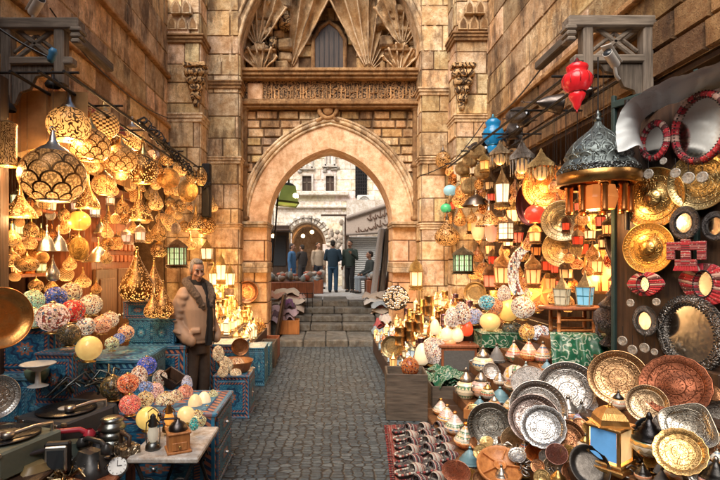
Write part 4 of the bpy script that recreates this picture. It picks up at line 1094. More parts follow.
# ------------------------------------------------------------------ placing helpers
RAIL = {-1: 3.22, 1: 3.36}
GOLD = (.80, .52, .20); BRASS = (.62, .40, .14); COPPER = (.62, .26, .10); SILVER = (.62, .60, .56); PEWTER = (.16, .15, .15); DARKB = (.20, .13, .08); WHITE = (1, .95, .85)
WARM = (1.0, .56, .20); CREAM = (1.0, .76, .44); AMBER = (1.0, .42, .10); REDG = (1.0, .07, .03); BLUEG = (.02, .20, .55); TEALG = (.12, .55, .45)
BULBS = []
def hang(key, name, cat, px, yt, yb, w, X=None, Y=None, color=GOLD, look=None, lm=None, label=None, group=None, lit=None, colors=None):
 if Y is None: Y = yx(px, X)
 p = P(px, yb, Y); s = Y / F; h = (yb - yt) * s
 rail = RAIL[-1 if p.x < 0 else 1]
 ch = max(.03, rail - (p.z + h))
 cs = dict(bulb=WARM); cs.update(colors or {})
 o = inst(key, name, p, (w * s, w * s, h), (0, 0, R.uniform(0, 6)), color, ch, cat, label, look, lm, group, (px, (yt + yb) / 2), cs)
 if lit: BULBS.append((p + Vector((0, 0, -.03 if lit > 0 else h * .4)), abs(lit), w * s, o))
 return o
def stand(key, name, cat, px, yb, w, h, X=None, Y=None, color=GOLD, look=None, lm=None, label=None, group=None, rot=(0, 0, 0), lit=None, colors=None, z=None, rz=None):
 if Y is None: Y = (EYE - z) * F / (yb - CY) if z is not None else yx(px, X)
 p = P(px, yb, Y); s = Y / F
 if rz is not None: rot = (0, 0, rz)
 o = inst(key, name, p, (w * s, w * s, h * s), rot, color, None, cat, label, look, lm, group, (px, yb - h / 2), colors)
 return o
def disc(key, name, cat, px, py, w, Y, yaw=0, tilt=0, roll=0, color=BRASS, look=None, lm=None, label=None, group=None, ratio=1.0, colors=None, thick=1.0):
 p = P(px, py, Y); s = Y / F * w
 rt = (math.radians(90 - tilt), 0, math.radians(yaw))
 m = Euler(rt).to_matrix().to_4x4() @ Matrix.Rotation(math.radians(roll), 4, 'Z')
 o = inst(key, name, p, (s, s * ratio, s * thick), m.to_euler(), color, None, cat, label, look, lm, group, (px, py), colors)
 return o
def chest(key, name, c, d, label, rz=0, cat='chest', group=None, color=None):
 return inst(key, name, c, d, (0, 0, rz), color, None, cat, label, None, None, group)
# ------------------------------------------------------------------ left hanging lamps
GL = 'brass lamps hanging over the left shop'
def lamp(key, px, yt, yb, w, X, look, lm=None, color=(1, 1, 1), lit=None, label=None, cap=GOLD):
 hang(key, 'hanging_lamp', 'lamp', px, yt, yb, w, X=X, color=color, look=look, lm=lm, label=label, group=GL, lit=lit, colors=dict(cap=cap, hook=cap, rim=cap))
lamp('bowl_vine', 69, 88, 138, 41, -2.35, 'broad openwork brass bowl lamp with tall silver cone cap', 'the openwork bowl lamp with silver cone', lit=26, cap=SILVER, label='broad openwork brass bowl lamp with tall silver cone, topmost of the near lamps')
lamp('bowl_sc', 90, 110, 158, 39, -2.3, 'scale-patterned brass bowl lamp', 'the scale-patterned bowl lamp', lit=10, color=(.75, .6, .5), label='dark scale-patterned bowl lamp with cone cap, hanging below the openwork bowl lamp')
lamp('globe_sun', 104, 101, 139, 29, -2.42, 'sunburst-pierced globe lamp', 'the sunburst-pierced globe', lit=8, label='round brass lamp pierced with a bright sunburst, above the scale-patterned bowl lamp')
lamp('globe_sc', 53, 130, 204, 62, -2.25, 'very large lamp', 'the very large scale-patterned globe', lit=30, color=(.62, .60, .60), cap=SILVER, label='very large grey scale-patterned globe lamp, biggest on the left side')
lamp('globe_vine', 132, 118, 151, 24, -2.55, 'pale brightly lit globe lamp', 'the pale globe lamp high by the wall', cap=SILVER, lit=18, color=(1.3, 1.25, 1.15), label='pale brightly lit globe lamp hanging high against the stone wall')
lamp('globe_sc', 121, 136, 173, 32, -2.3, 'wide lit scale-patterned globe lamp', 'the wide lit scale-patterned globe', lit=10, color=(1.3, 1.15, .9), label='wide golden lit scale-patterned globe lamp under the pale globe lamp')
lamp('bowl_dot', 143, 137, 181, 30, -2.3, 'pierced bowl lamp with thin pointed cone', 'the pierced bowl lamp with pointed cone', lit=8, label='pierced golden bowl lamp with thin pointed cone, right of the wide lit globe')
lamp('ball_plain', 168, 164, 189, 23, -2.25, 'plain shiny amber metal ball lamp', 'the shiny amber ball lamp', color=(1.0, .55, .18), label='plain shiny amber metal ball lamp with a band round its middle')
lamp('globe_dot', 167, 147, 166, 15, -2.4, 'small lit pierced ball lamp directly over the amber ball lamp', None)
lamp('globe_vine', 180, 156, 177, 14, -2.3, 'small openwork ball lamp with tall cap')
lamp('globe_dot', 192, 164, 184, 12, -2.2, 'small lit pierced ball lamp')
lamp('globe_dot', 201, 162, 186, 12, -2.1, 'small lit pointed ball lamp nearest the pier', lit=4, label='small lit ball lamp with spire cap, hanging nearest the left pier')
lamp('globe_dot', 185, 178, 195, 13, -2.5, 'small bright pierced ball lamp')
lamp('bell_dot', 20, 181, 217, 31, -2.6, 'wide lit bell lamp', 'the wide lit bell lamp by the post', lit=9, label='wide brightly lit bell lamp beside the dark shop post')
lamp('tube_lamp', 8, 120, 166, 17, -2.5, 'tube', 'the tubular lamp', color=(.7, .6, .5), lit=7, label='tall tubular pierced metal lamp at the far left edge')
lamp('disc_glow', 38, 136, 162, 42, -2.9, 'amber dome', None, color=(1, .48, .12), label='amber glowing dome lamp behind the very large scale-patterned globe')
lamp('disc_glow', 79, 206, 231, 22, -2.9, 'amber', 'the amber disc lamp', color=(1, .42, .08), lit=5, label='round amber disc lamp with pale centre, below the very large globe')
lamp('bell_dot', 88, 171, 208, 23, -2.6, 'lit golden bell lamp with long neck', 'the long-necked golden bell lamp', lit=8, label='lit golden bell lamp with long neck, right of the very large globe')
lamp('globe_vine', 104, 166, 196, 23, -2.6, 'white lit vine globe', 'the white vine-patterned globe', color=(1.5, 1.4, 1.25), lit=8, label='white glowing globe lamp with curling vine pattern, beside the long-necked bell lamp')
lamp('globe_vine', 89, 153, 173, 20, -2.6, 'glowing vine globe lamp tucked under the dark scale-patterned bowl lamp')
lamp('bell_plain', 101, 216, 233, 14, -2.9, 'small plain silver-gold bell lamp', color=(.7, .55, .35), cap=BRASS)
lamp('bell_plain', 47, 226, 251, 17, -2.5, 'shiny silver bell lamp, farther from the door of a close pair', 'the pair of silver bells', color=SILVER, cap=SILVER, label='shiny silver bell lamp on the shop-post side of a close pair')
lamp('bell_plain', 59, 226, 251, 17, -2.52, 'shiny silver bell lamp', color=SILVER, cap=SILVER, label='shiny silver bell lamp on the cupboard side of a close pair')
lamp('ball_plain', 79, 232, 261, 19, -2.7, 'dull gold ball lamp with ribbed neck', 'the dull gold ball lamp', color=(.7, .42, .12), label='dull gold ball lamp hanging directly below the amber disc lamp')
lamp('bell_plain', 99, 238, 262, 22, -2.6, 'pale bell', 'the pale silver-gold bell', color=(.75, .66, .50), label='pale silver-gold bell lamp before the carved cupboard')
lamp('globe_dim', 27, 252, 272, 22, -2.7, 'smoky unlit squat globe lamp with curling pattern', 'the smoky squat globe', color=(.5, .4, .35))
lamp('drop_plain', 53, 256, 281, 13, -2.55, 'slim silver drop lamp', 'the slim silver drop', color=SILVER, cap=SILVER, label='slim silver drop lamp hanging under the pair of silver bells')
lamp('onion_dim', 122, 192, 214, 14, -2.7, 'small dark bronze onion lamp', color=(.6, .5, .4))
lamp('bell_dot', 139, 186, 220, 27, -2.5, 'wide lit bell', 'the wide bell with glowing rim', lit=8, label='wide golden bell lamp with glowing rim and hooked neck, beside the cupboard')
lamp('onion_dim', 159, 212, 241, 16, -2.5, 'dull brass onion lamp on a thin stem', color=(.9, .8, .6))
lamp('onion_vine', 170, 207, 231, 16, -2.5, 'brass onion lamp with fine openwork')
lamp('globe_dot', 159, 238, 258, 17, -2.5, 'lit open ring-shaped ball lamp', 'the lit ring-shaped ball lamp', lit=5)
lamp('globe_dot', 180, 196, 212, 13, -2.4, 'small lit pierced ball lamp with teardrop cap')
lamp('ball_plain', 188, 175, 202, 20, -2.35, 'amber mirror-bright ball lamp', 'the amber mirror-bright ball', color=(1.0, .60, .22), label='amber mirror-bright ball lamp below the shiny amber ball')
lamp('bell_dot', 196, 204, 229, 19, -2.3, 'lit cone', 'the lit cone lamp by the pier', lit=6, label='lit pierced cone lamp touching the rearmost gold ball by the pier')
lamp('globe_dot', 206, 208, 235, 20, -2.2, 'gold ball', 'the rearmost gold ball', color=(1.1, .9, .6), lit=6, label='rearmost large gold ball lamp close to the left pier')
lamp('globe_sun', 177, 208, 220, 11, -2.6, 'tiny lit pierced ball lamp')
lamp('globe_dot', 184, 218, 232, 13, -2.5, 'little glowing ball lamp under a cluster of balls')
for k, (px, yt, yb, w, X, key, lk) in enumerate([(64, 205, 222, 12, -3.0, 'globe_dot', 'little glowing ball lamp with gold cap'), (112, 176, 196, 13, -2.9, 'onion_vine', 'slim openwork onion lamp'), (130, 172, 192, 13, -2.9, 'globe_vine', 'small pale vine-patterned lamp'),
  (151, 180, 200, 13, -2.9, 'onion_dim', 'small dull onion lamp'), (156, 186, 210, 14, -2.8, 'drop_vine', 'small openwork drop lamp'), (147, 196, 214, 11, -3.0, 'globe_dot', 'tiny glowing globe lamp'), (31, 218, 238, 14, -3.1, 'globe_dot', 'small glowing globe lamp in the shop'),
  (12, 222, 246, 17, -2.7, 'onion_dim', 'dusky onion lamp beside the shop post'), (148, 226, 244, 12, -2.9, 'globe_dot', 'small gold ball lamp in the shop'), (190, 232, 250, 13, -2.4, 'onion_vine', 'small openwork onion lamp by the green lantern'), (113, 140, 158, 14, -2.8, 'globe_dot', 'small glowing ball lamp behind larger lamps'),
  (178, 180, 196, 12, -2.7, 'onion_vine', 'small openwork onion lamp'), (170, 194, 207, 11, -2.7, 'globe_dot', 'tiny glowing ball lamp'), (12, 247, 268, 16, -2.9, 'globe_dot', 'gold ball lamp low beside the shop post'), (66, 262, 282, 15, -3.1, 'globe_sun', 'lit sunburst globe low in the shop'), (83, 268, 288, 16, -3.0, 'onion_vine', 'openwork onion lamp low in the shop'),
  (36, 276, 292, 14, -3.0, 'globe_dot', 'glowing ball lamp low over the mosaic globes'), (116, 222, 240, 12, -3.0, 'onion_dim', 'dull onion lamp before the cupboard'), (201, 196, 210, 10, -2.4, 'globe_dot', 'tiny bright ball lamp over the rearmost gold ball'), (213, 196, 212, 10, -2.15, 'onion_vine', 'tiny onion lamp against the pier')]):
 lamp(key, px, yt, yb, w, X, lk, lit=3 if 'dot' in key or 'sun' in key else None)
def fill_spots(n, x0, x1, y0, y1, dmin, ok, seed):
 r = random.Random(seed); out = []
 for _ in range(n * 60):
  p = (r.uniform(x0, x1), r.uniform(y0, y1))
  if ok(p) and all((p[0] - q[0]) ** 2 + (p[1] - q[1]) ** 2 > dmin * dmin for q in PLACED + out):
   out.append(p)
   if len(out) >= n: break
 return out
LK = [('globe_dot', 'tiny glowing ball lamp'), ('onion_vine', 'tiny openwork onion lamp'), ('drop_dim', 'tiny dull drop lamp'), ('globe_vine', 'tiny curly-patterned ball lamp'), ('bell_dot', 'tiny lit bell lamp'), ('ball_plain', 'tiny plain amber ball lamp'), ('onion_dim', 'tiny brown onion lamp'), ('globe_sun', 'tiny sunburst ball lamp'), ('fan_dim', 'tiny amber lantern'), ('drop_vine', 'tiny pierced drop lamp')]
okl = lambda p: p[1] > 100 + (p[0] - 75) * .62 and not (120 < p[0] < 235 and p[1] > 238) and not (165 < p[0] < 235 and p[1] > 228)
for q, (px, py) in enumerate(fill_spots(46, 106, 222, 135, 262, 8.2, okl, 3) + fill_spots(22, 14, 106, 200, 290, 10, okl, 4)):
 k, lk = LK[(q * 3 + q // 10) % 10]; w = R.uniform(9.5, 14); h = w * R.uniform(1.1, 1.6)
 lamp(k, px, py - h / 2, py + h / 2, w, R.uniform(-2.95, -2.3) if px > 106 else R.uniform(-3.3, -2.8), lk, color=R.choice([(1, 1, 1), (1, .8, .6), (.8, .6, .5), (1, .55, .2)]), cap=R.choice([GOLD, BRASS, DARKB]))
hang('drum', 'hanging_lantern', 'lantern', 177, 237, 268, 26, X=-2.25, color=(.55, .85, .55), lm='the green glass lantern', label='round hanging lantern with green and cream glass panes beside the vendor', lit=5, colors=dict(base=DARKB, frame=DARKB, roof=DARKB, finial=GOLD))
def rods(name, label, pts, rad=.014, m=IRON, cat='rail'):
 b = MB(); i = b.mat(m)
 for a, c in pts: b.tube([a, c], rad, i, 6)
 return single(name, b, label, cat)
for X, w in ((-2.12, 'outermost over the alley'), (-2.32, 'second from the alley'), (-2.55, 'third from the alley'), (-2.85, 'innermost inside the shop')):
 rods('lamp_rail', 'dark iron rail above the left shop carrying hanging lamps, ' + w, [((X, 3.85, 3.235), (X, 8.6, 3.235))])
for q, Y in enumerate((3.95, 4.8, 5.7, 6.8, 7.9)):
 rods('cross_rod', 'iron cross rod over the left shop, ' + ['nearest to the viewer', 'second from the viewer', 'third from the viewer', 'fourth from the viewer', 'nearest the gateway'][q], [((-3.0, Y, 3.262), (-2.05, Y, 3.262))], .011)
b = MB(); i = b.mat(IRON); r = random.Random(3)
for q in range(22):
 Y = 5.6 + q * .13 + r.uniform(-.04, .04); z = 3.33 - q * .015; rr_ = r.uniform(.03, .065)
 b.tube([(-2.16 + rr_ * math.cos(a), Y + .03 * math.sin(a * 2), z + rr_ * math.sin(a) + r.uniform(-.03, .03)) for a in [2 * PI * k / 10 for k in range(10)]], r.uniform(.008, .014), i, 6, closed=True)
b.tube([(-2.16, 5.5, 3.31), (-2.16, 8.55, 2.98)], .018, i, 6)
single('iron_scrollwork', b, 'row of dark curled ironwork under the left wall near the pier', 'ironwork')
b = MB(); i = b.mat(IRON); b.box((-2.15, 8.5, 2.95), (.16, .12, .95), i, bev=.02); b.box((-2.2, 8.45, 3.05), (.3, .08, .08), i, bev=.02)
single('iron_bracket', b, 'blackened bracket at the end of the lamp row by the left pier', 'bracket')
# ------------------------------------------------------------------ the shop front on the left
b = MB(); i = b.mat(WOOD_D); b.box((0, 0, 1.6), (.12, .12, 3.2), i, bev=.01); b.box((0, 0, .1), (.16, .16, .2), i, bev=.01)
single('wooden_post', b, 'dark upright wooden post at the left edge of the lamp shop', 'post', loc=(-2.66, 3.86, 0))
cup = empty('wooden_cupboard', (-3.25, 6.75, 0)); tag(cup, 'reddish carved wooden cupboard with panelled doors behind the hanging lamps', 'cupboard')
b = MB(); i = b.mat(WOOD_R); b.box((0, 0, 1.3), (.5, 1.35, 2.6), i, bev=.01); b.box((.03, 0, 2.65), (.62, 1.5, .12), i, bev=.02); obj('carcass', b, cup)
for s in (-1, 1):
 d_ = MB(); i = d_.mat(WOOD_M); d_.box((.27, s * .33, .85), (.05, .62, 1.5), i, bev=.01)
 for zz, hh in ((.55, .5), (1.2, .55)): d_.box((.30, s * .33, zz), (.03, .44, hh), i, bev=.02, tint=1.25)
 dd = obj('door', d_, cup)
 k_ = MB(); j = k_.mat(MET); k_.ball((.34, s * .07, .95), .025, j); obj('knob', k_, dd)
b = MB(); i = b.mat(WOOD_R); j = b.mat(STONE_D)
for q in range(9):
 for zz in (1.74, 1.9): b.box((.27, -.56 + q * .14, zz), (.05, .09, .10), i, bev=.012, tint=1.6)
b.box((.26, 0, 2.2), (.05, 1.1, .36), i, bev=.01); b.box((.29, 0, 2.2), (.03, .8, .26), i, bev=.02, tint=1.5)
obj('carved_panel', b, cup)
t = empty('shop_shelf', (-3.4, 5.0, 0)); tag(t, 'dark red wooden shelf along the shop wall, under the very large globe', 'shelf')
for z in (1.95, 2.28, 1.55):
 b = MB(); i = b.mat(WOOD_R); b.box((0, 0, z), (.34, 2.2, .035), i, bev=.005); obj('shelf_board', b, t)
for y in (-1.08, 1.08):
 b = MB(); i = b.mat(WOOD_R); b.box((0, y, 1.2), (.34, .04, 2.4), i); obj('upright', b, t)
GJ = 'little lamps on the dark red shop shelf'
ords = ['first', 'second', 'third', 'fourth', 'fifth', 'sixth', 'seventh', 'eighth', 'ninth', 'tenth', 'eleventh', 'twelfth']
for row, z in enumerate((1.967, 2.297, 1.567)):
 for q in range(9):
  y = 4.08 + q * .22
  k = R.choice(['mini6', 'mini_onion', 'mini4', 'mini6d'])
  w = R.uniform(.10, .14)
  inst(k, 'small_lantern', (-3.36, y, z), (w, w, R.uniform(.16, .25)), (0, 0, R.uniform(0, 3)), R.choice([CREAM, WARM, AMBER, CREAM, (.8, .9, .6)]), None, 'lantern',
             'small lit lantern on the %s board of the red shop shelf, %s from the post' % (['middle', 'top', 'lowest'][row], ords[q]), None, None, GJ)
disc('bowl_plate', 'copper_dish', 'dish', 62, 262, 40, 6.6, 40, 12, color=(.9, .35, .08), label='large glowing copper dish leaning on the back wall of the lamp shop')
disc('tray', 'copper_tray', 'tray', 30, 258, 34, 6.0, 45, 12, color=(.8, .35, .10), label='copper tray leaning behind the smoky squat globe in the shop')
# ------------------------------------------------------------------ chests and boxes on the left
chest('chest_c', 'painted_chest', (-2.42, 4.05, 0), (.55, .55, .80), 'blue painted chest of small drawers in the back corner under the mosaic globes', .0)
chest('chest_a', 'painted_chest', (-2.45, 4.1, .805), (.46, .46, .40), 'blue medallion chest on top of the back corner drawers, beneath the green mosaic globe', .05)
chest('chest_a', 'painted_chest', (-2.10, 3.86, .60), (.30, .34, .40), 'deep blue box with round medallion below the large pink mosaic globe', -.05)
chest('chest_d', 'painted_chest', (-2.05, 3.84, 0), (.42, .38, .595), 'teal painted chest under the deep blue medallion box', 0)
chest('chest_c', 'painted_chest', (-1.86, 4.45, 0), (.52, .62, .86), 'blue drawer chest carrying the plain cream globe, behind the gramophones', .05)
chest('chest_b', 'painted_chest', (-1.74, 5.12, 0), (.56, .46, .84), 'tall blue painted chest beside the vendor, bottom of its stack', 0)
chest('chest_d', 'painted_chest', (-1.80, 5.10, .845), (.46, .40, .27), 'teal painted box in the middle of the stack beside the vendor', 0)
chest('chest_a', 'painted_chest', (-1.95, 5.08, 1.12), (.30, .30, .17), 'small dark blue box with a red medallion under the tall teardrop lamp', 0)
chest('chest_b', 'painted_chest', (-1.30, 3.90, 0), (.90, .62, .57), 'long low blue chest carrying the heap of lit mosaic lamps', 0)
chest('chest_a', 'painted_chest', (-1.05, 5.42, 0), (.38, .42, .46), 'blue medallion chest on the paving right of the vendor', .0)
chest('chest_b', 'painted_chest', (-1.22, 5.98, 0), (.40, .42, .70), 'blue drawer chest behind the basket of cream shell lamps', 0)
chest('chest_d', 'painted_chest', (-1.00, 6.75, 0), (.26, .40, .52), 'grey-blue chest along the kerb beyond the vendor', 0)
chest('chest_c', 'painted_chest', (-.98, 7.30, 0), (.22, .36, .44), 'small teal chest farther along the left kerb', 0)
chest('crate_d', 'wooden_crate', (-.97, 7.85, 0), (.24, .40, .40), 'weathered grey crate along the left kerb, nearest the steps', 0, 'crate')
chest('crate_r', 'wooden_crate', (-1.0, 8.45, 0), (.26, .44, .36), 'reddish crate on the left kerb by the pier foot', 0, 'crate')
# ------------------------------------------------------------------ mosaic globes, upper heap
GM = 'mosaic glass globe lamps on the left'
def globe_lamp(px, py, w, X, color, label, key='mosaic', lit=None, h=None):
 Y = yx(px, X); h = h or w
 stand(key, 'mosaic_globe', 'lamp', px, py + h / 2, w, h * 1.06, Y=Y, color=color, label=label, group=GM, lit=lit, rz=R.uniform(0, 6), colors=dict(foot=BRASS, collar=BRASS))
PINK = (1.0, .52, .36)
globe_lamp(33, 301, 22, -2.55, (.45, .80, .48), 'pale green mosaic globe at the back of the upper heap')
globe_lamp(56, 297, 21, -2.55, (.05, .14, .60), 'deep blue mosaic globe at the back of the upper heap')
globe_lamp(71, 293, 21, -2.6, (1.0, .72, .36), 'honey-cream mosaic globe beside the deep blue one')
globe_lamp(34, 318, 20, -2.35, (.62, .85, .58), 'pale mint mosaic globe half hidden by the large pink globe')
globe_lamp(53, 318, 31, -2.15, (1.0, .62, .46), 'largest pink and cream mosaic globe at the front of the upper heap', lit=7)
globe_lamp(73, 311, 23, -2.2, (.85, .03, .02), 'bright red mosaic globe between two cream globes', lit=4)
globe_lamp(91, 305, 22, -2.25, (1.0, .74, .42), 'cream mosaic globe above the red one')
globe_lamp(69, 335, 23, -2.02, (.16, .13, .05), 'dark olive unlit mosaic globe under the red one', 'mosaic_dim')
globe_lamp(86, 327, 19, -2.1, (1.0, .84, .62), 'pale flecked mosaic globe above the plain cream one')
globe_lamp(102, 325, 19, -2.0, (1.0, .42, .20), 'orange-red mosaic globe in the row above the drawer chest')
globe_lamp(110, 320, 17, -2.05, (1.0, .70, .40), 'sandy mosaic globe behind the orange-red one')
globe_lamp(89, 349, 25, -1.88, (1.0, .78, .40), 'plain cream round globe lamp with a small red flower', 'glow_globe', lit=6, h=26)
globe_lamp(112, 344, 14, -1.85, (.80, .85, .45), 'small yellow-green mosaic globe beside the plain cream globe')
globe_lamp(119, 339, 12, -1.85, (.08, .20, .55), 'small dark blue mosaic globe beside the orange one at the chest edge')
globe_lamp(126, 333, 16, -1.85, (1.0, .46, .22), 'small orange mosaic globe at the end of the row on the drawer chest')
globe_lamp(113, 388, 25, -1.62, (.18, .15, .05), 'dark olive gold-flecked mosaic globe standing on the stacked lantern', 'mosaic_dim')
globe_lamp(128, 384, 21, -1.5, (1.0, .22, .08), 'orange-red mosaic globe at the top of the lower heap', lit=4)
globe_lamp(139, 375, 17, -1.52, (1.0, .74, .55), 'peach egg-shaped lamp between the orange-red and the blue globes', 'mosaic_egg')
globe_lamp(147, 366, 19, -1.55, (.04, .13, .80), 'vivid blue mosaic globe crowning the lower heap', lit=3)
globe_lamp(130, 405, 21, -1.38, (.95, .16, .12), 'crimson mosaic globe low in the heap beside the stacked lantern', lit=3)
globe_lamp(145, 400, 17, -1.38, (1.0, .70, .30), 'yellow mosaic globe next to the crimson one')
globe_lamp(146, 388, 14, -1.45, (.25, .42, .85), 'small blue and white mosaic globe above the yellow one')
globe_lamp(155, 391, 17, -1.42, (1.0, .55, .48), 'rose-pink mosaic globe in the middle of the lower heap')
globe_lamp(160, 378, 15, -1.5, (1.0, .80, .60), 'cream egg lamp with red band in front of the brown basket', 'mosaic_egg')
globe_lamp(148, 419, 23, -1.22, (1.0, .80, .38), 'large plain yellow lamp behind the small oil lantern', 'glow_globe', lit=5, h=24)
globe_lamp(166, 402, 20, -1.3, (1.0, .78, .45), 'large cream mosaic globe behind the amber oil lantern', lit=5)
globe_lamp(176, 398, 15, -1.25, (1.0, .72, .42), 'cream egg lamp in front of the vendor', 'mosaic_egg')
globe_lamp(185, 393, 16, -1.2, (1.0, .34, .22), 'red and cream mosaic globe at the vendor\'s knees')
globe_lamp(187, 383, 11, -1.25, (.60, .66, .85), 'pale lilac egg lamp at the vendor\'s trouser leg', 'mosaic_egg', h=14)
globe_lamp(195, 403, 14, -1.05, (1.0, .80, .55), 'small white-gold egg lamp at the right of the heap', 'glow_egg', h=16)
globe_lamp(204, 401, 14, -1.0, (1.0, .88, .68), 'whitest egg lamp in the right half of the lower heap', 'glow_egg', lit=4, h=17)
globe_lamp(213, 398, 12, -.97, (.75, .78, .40), 'greenish mosaic egg at the corner of the long chest', 'mosaic_egg', h=15)
globe_lamp(186, 415, 17, -1.05, (1.0, .82, .52), 'warm white lamp behind the wooden coffee grinder', 'glow_globe')
globe_lamp(197, 420, 19, -.98, (.95, .82, .40), 'pale yellow mosaic globe with a teal patch at the table edge')
globe_lamp(194, 424, 9, -.93, (.03, .42, .38), 'small teal egg lamp in front of the pale yellow globe', 'mosaic_egg', h=12)
globe_lamp(207, 413, 15, -.95, (1.0, .80, .52), 'cream mosaic globe at the right corner of the long chest')
globe_lamp(214, 408, 11, -.93, (1.0, .42, .22), 'small orange egg lamp at the right corner of the long chest', 'mosaic_egg')
b = MB(); i = b.mat(WOOD_D)
b.lathe([(0, 0), (.15, 0), (.20, .16), (.21, .17), (.19, .16), (.14, .02)], i, 4, smooth=False)
single('wooden_tray', b, 'reddish-brown tilted wooden tray behind the lower heap of lamps', 'tray', loc=P(170, 384, 4.32), rot=(.5, .2, .6)).scale = (.6,) * 3
GT = 'pierced teardrop table lamps beside the vendor'
for px, yb, w, h, X, lb, lt in ((137, 301, 34, 52, -1.95, 'tallest pierced brass teardrop lamp glowing on the stack of chests', 9), (154, 300, 19, 40, -1.95, 'slimmer brass teardrop lamp behind the tallest one', 0),
       (153, 318, 18, 27, -1.72, 'small white-lit pear lamp at the front of the teal box', 5), (163, 318, 21, 36, -1.66, 'white-lit pointed lamp next to the vendor\'s shoulder', 6)):
 o = stand('drop_dot', 'table_lamp', 'lamp', px, yb, w, h, X=X, color=(1, .9, .7) if px < 150 else (1.5, 1.4, 1.3), label=lb, group=GT, lit=lt, colors=dict(bulb=WARM, cap=GOLD, hook=GOLD, rim=GOLD))
t = single('woven_basket', L(0, [(0, 0), (.40, 0), (.5, .20), (.52, .22), (.47, .20), (.38, .03), (0, .02)], WOOD_O, 20), 'shallow basket on the blue chest right of the vendor', 'basket', loc=(-1.05, 5.42, .48)); t.scale = (.40, .42, .5)
for px, py, w, h, lk in ((219, 352, 12, 16, 'cream shell lamp nearest the vendor in the basket'), (229, 362, 13, 16, 'cream shell lamp in the middle of the basket'), (239, 364, 17, 14, 'leaning cream shell lamp at the street side of the basket'), (222, 371, 11, 12, 'orange shell lamp at the front of the basket'), (234, 372, 12, 10, 'amber shell lamp at the front right of the basket')):
 stand('mosaic_egg', 'shell_lamp', 'lamp', px, py + h / 2, w, h, X=-1.03, color=R.choice([CREAM, (1, .6, .3)]), label=lk, group='shell lamps in the basket', rot=(R.uniform(-.4, .4), R.uniform(-.5, .5), 0), lit=2, colors=dict(foot=BRASS))
disc('tray', 'brown_tray', 'tray', 240, 347, 17, 5.7, 15, 12, color=(.28, .12, .05), label='dark brown round tray standing behind the shell lamps')
disc('tray', 'copper_tray', 'tray', 247, 292, 22, 9.4, 5, 4, color=(.50, .21, .09), label='dull copper tray hung on the left jamb of the archway')
t = empty('tiered_stand', (-1.6, 7.6, 0)); tag(t, 'stepped wooden stand crowded with small lit lanterns below the left pier', 'display stand')
TR = [(-1.22, .50), (-1.46, .68), (-1.70, .86), (-1.94, 1.04)]
for X, z in TR:
 b = MB(); i = b.mat(WOOD_D); b.box((X + 1.6, .0, z / 2), (.235, 2.2, z - .01), i, bev=.006); obj('tier', b, t)
GS = 'small lit lanterns on the left stepped stand'
rown = ['lowest', 'second', 'third', 'top']
for ri, (X, z) in enumerate(TR):
 for q in range(22):
  fr = q % 2; Y = 6.60 + (q // 2) * .19 + fr * .08; k = R.choice(['mini4', 'mini6', 'mini6', 'mini_onion', 'cyl'])
  w = R.uniform(.09, .14); h = R.uniform(.15, .28)
  inst(k, 'small_lantern', (X + (.05 if fr else -.05) + R.uniform(-.02, .02), Y, z - .002), (w, w, h), (0, 0, R.uniform(0, 3)), R.choice([CREAM, WARM, CREAM, (1, .68, .34)]) if k != 'cyl' else GOLD, None, 'lantern',
             'small %s lantern, %s along the %s row of the %s left-hand tier' % ('brass' if k == 'cyl' else 'lit', ords[q // 2], ['back', 'front'][fr], rown[ri]), None, None, GS)
  if q % 5 == 1: BULBS.append((Vector((X + .06, Y, z + h + .05)), 2.5, .1, None))
for px, yt, yb, w, lk in ((207, 238, 262, 15, 'crown-shaped hanging lantern with little spires over the left stepped stand'), (221, 250, 284, 13, 'slim lit hanging lantern beside the left pier'), (214, 262, 288, 12, 'lit lantern over the top tier of the left stand'), (230, 262, 288, 12, 'lit lantern hanging against the inner left pier')):
 hang('fan_hex', 'hanging_lantern', 'lantern', px, yt, yb, w, Y=8.0, color=CREAM, label=lk, group='lanterns over the left stepped stand', lit=3, colors=dict(base=BRASS, frame=BRASS, roof=BRASS, finial=BRASS))
# ------------------------------------------------------------------ front left: tables, gramophones, telephones
def table(name, label, x0, x1, y0, y1, z, m, legm=None, scroll=False, th=.035):
 t = empty(name, ((x0 + x1) / 2, (y0 + y1) / 2, 0)); tag(t, label, 'table'); w, d = x1 - x0, y1 - y0
 b = MB(); i = b.mat(m); b.box((0, 0, z - th / 2), (w, d, th), i, bev=.008); obj('tabletop', b, t)
 for sx_ in (-1, 1):
  for sy_ in (-1, 1):
   b = MB(); i = b.mat(legm or m); x, y = sx_ * (w / 2 - .04), sy_ * (d / 2 - .04)
   if scroll:
    b.tube([(x, y, z - th), (x * .8, y, z * .75), (x * .55, y, z * .5), (x * .8, y, z * .25), (x, y, .0)], .012, i, 6)
    b.tube([(x * .55 + .05 * math.cos(a), y, z * .62 + .05 * math.sin(a)) for a in [q * .6 for q in range(10)]], .008, i, 5)
   else: b.box((x, y, (z - th) / 2), (.05, .05, z - th), i, bev=.006)
   obj('leg', b, t)
 return t
table('marble_table', 'small marble-topped table with scrolled iron legs at the front left', -1.24, -.80, 2.95, 3.52, .50, MARBLE, IRON, True)
table('wooden_table', 'low brown wooden table crowded with old telephones at the front left', -1.95, -1.26, 2.62, 3.20, .42, WOOD_R)
table('wooden_table', 'dark wooden table carrying the two gramophones', -2.62, -1.60, 2.55, 3.62, .50, WOOD_D)
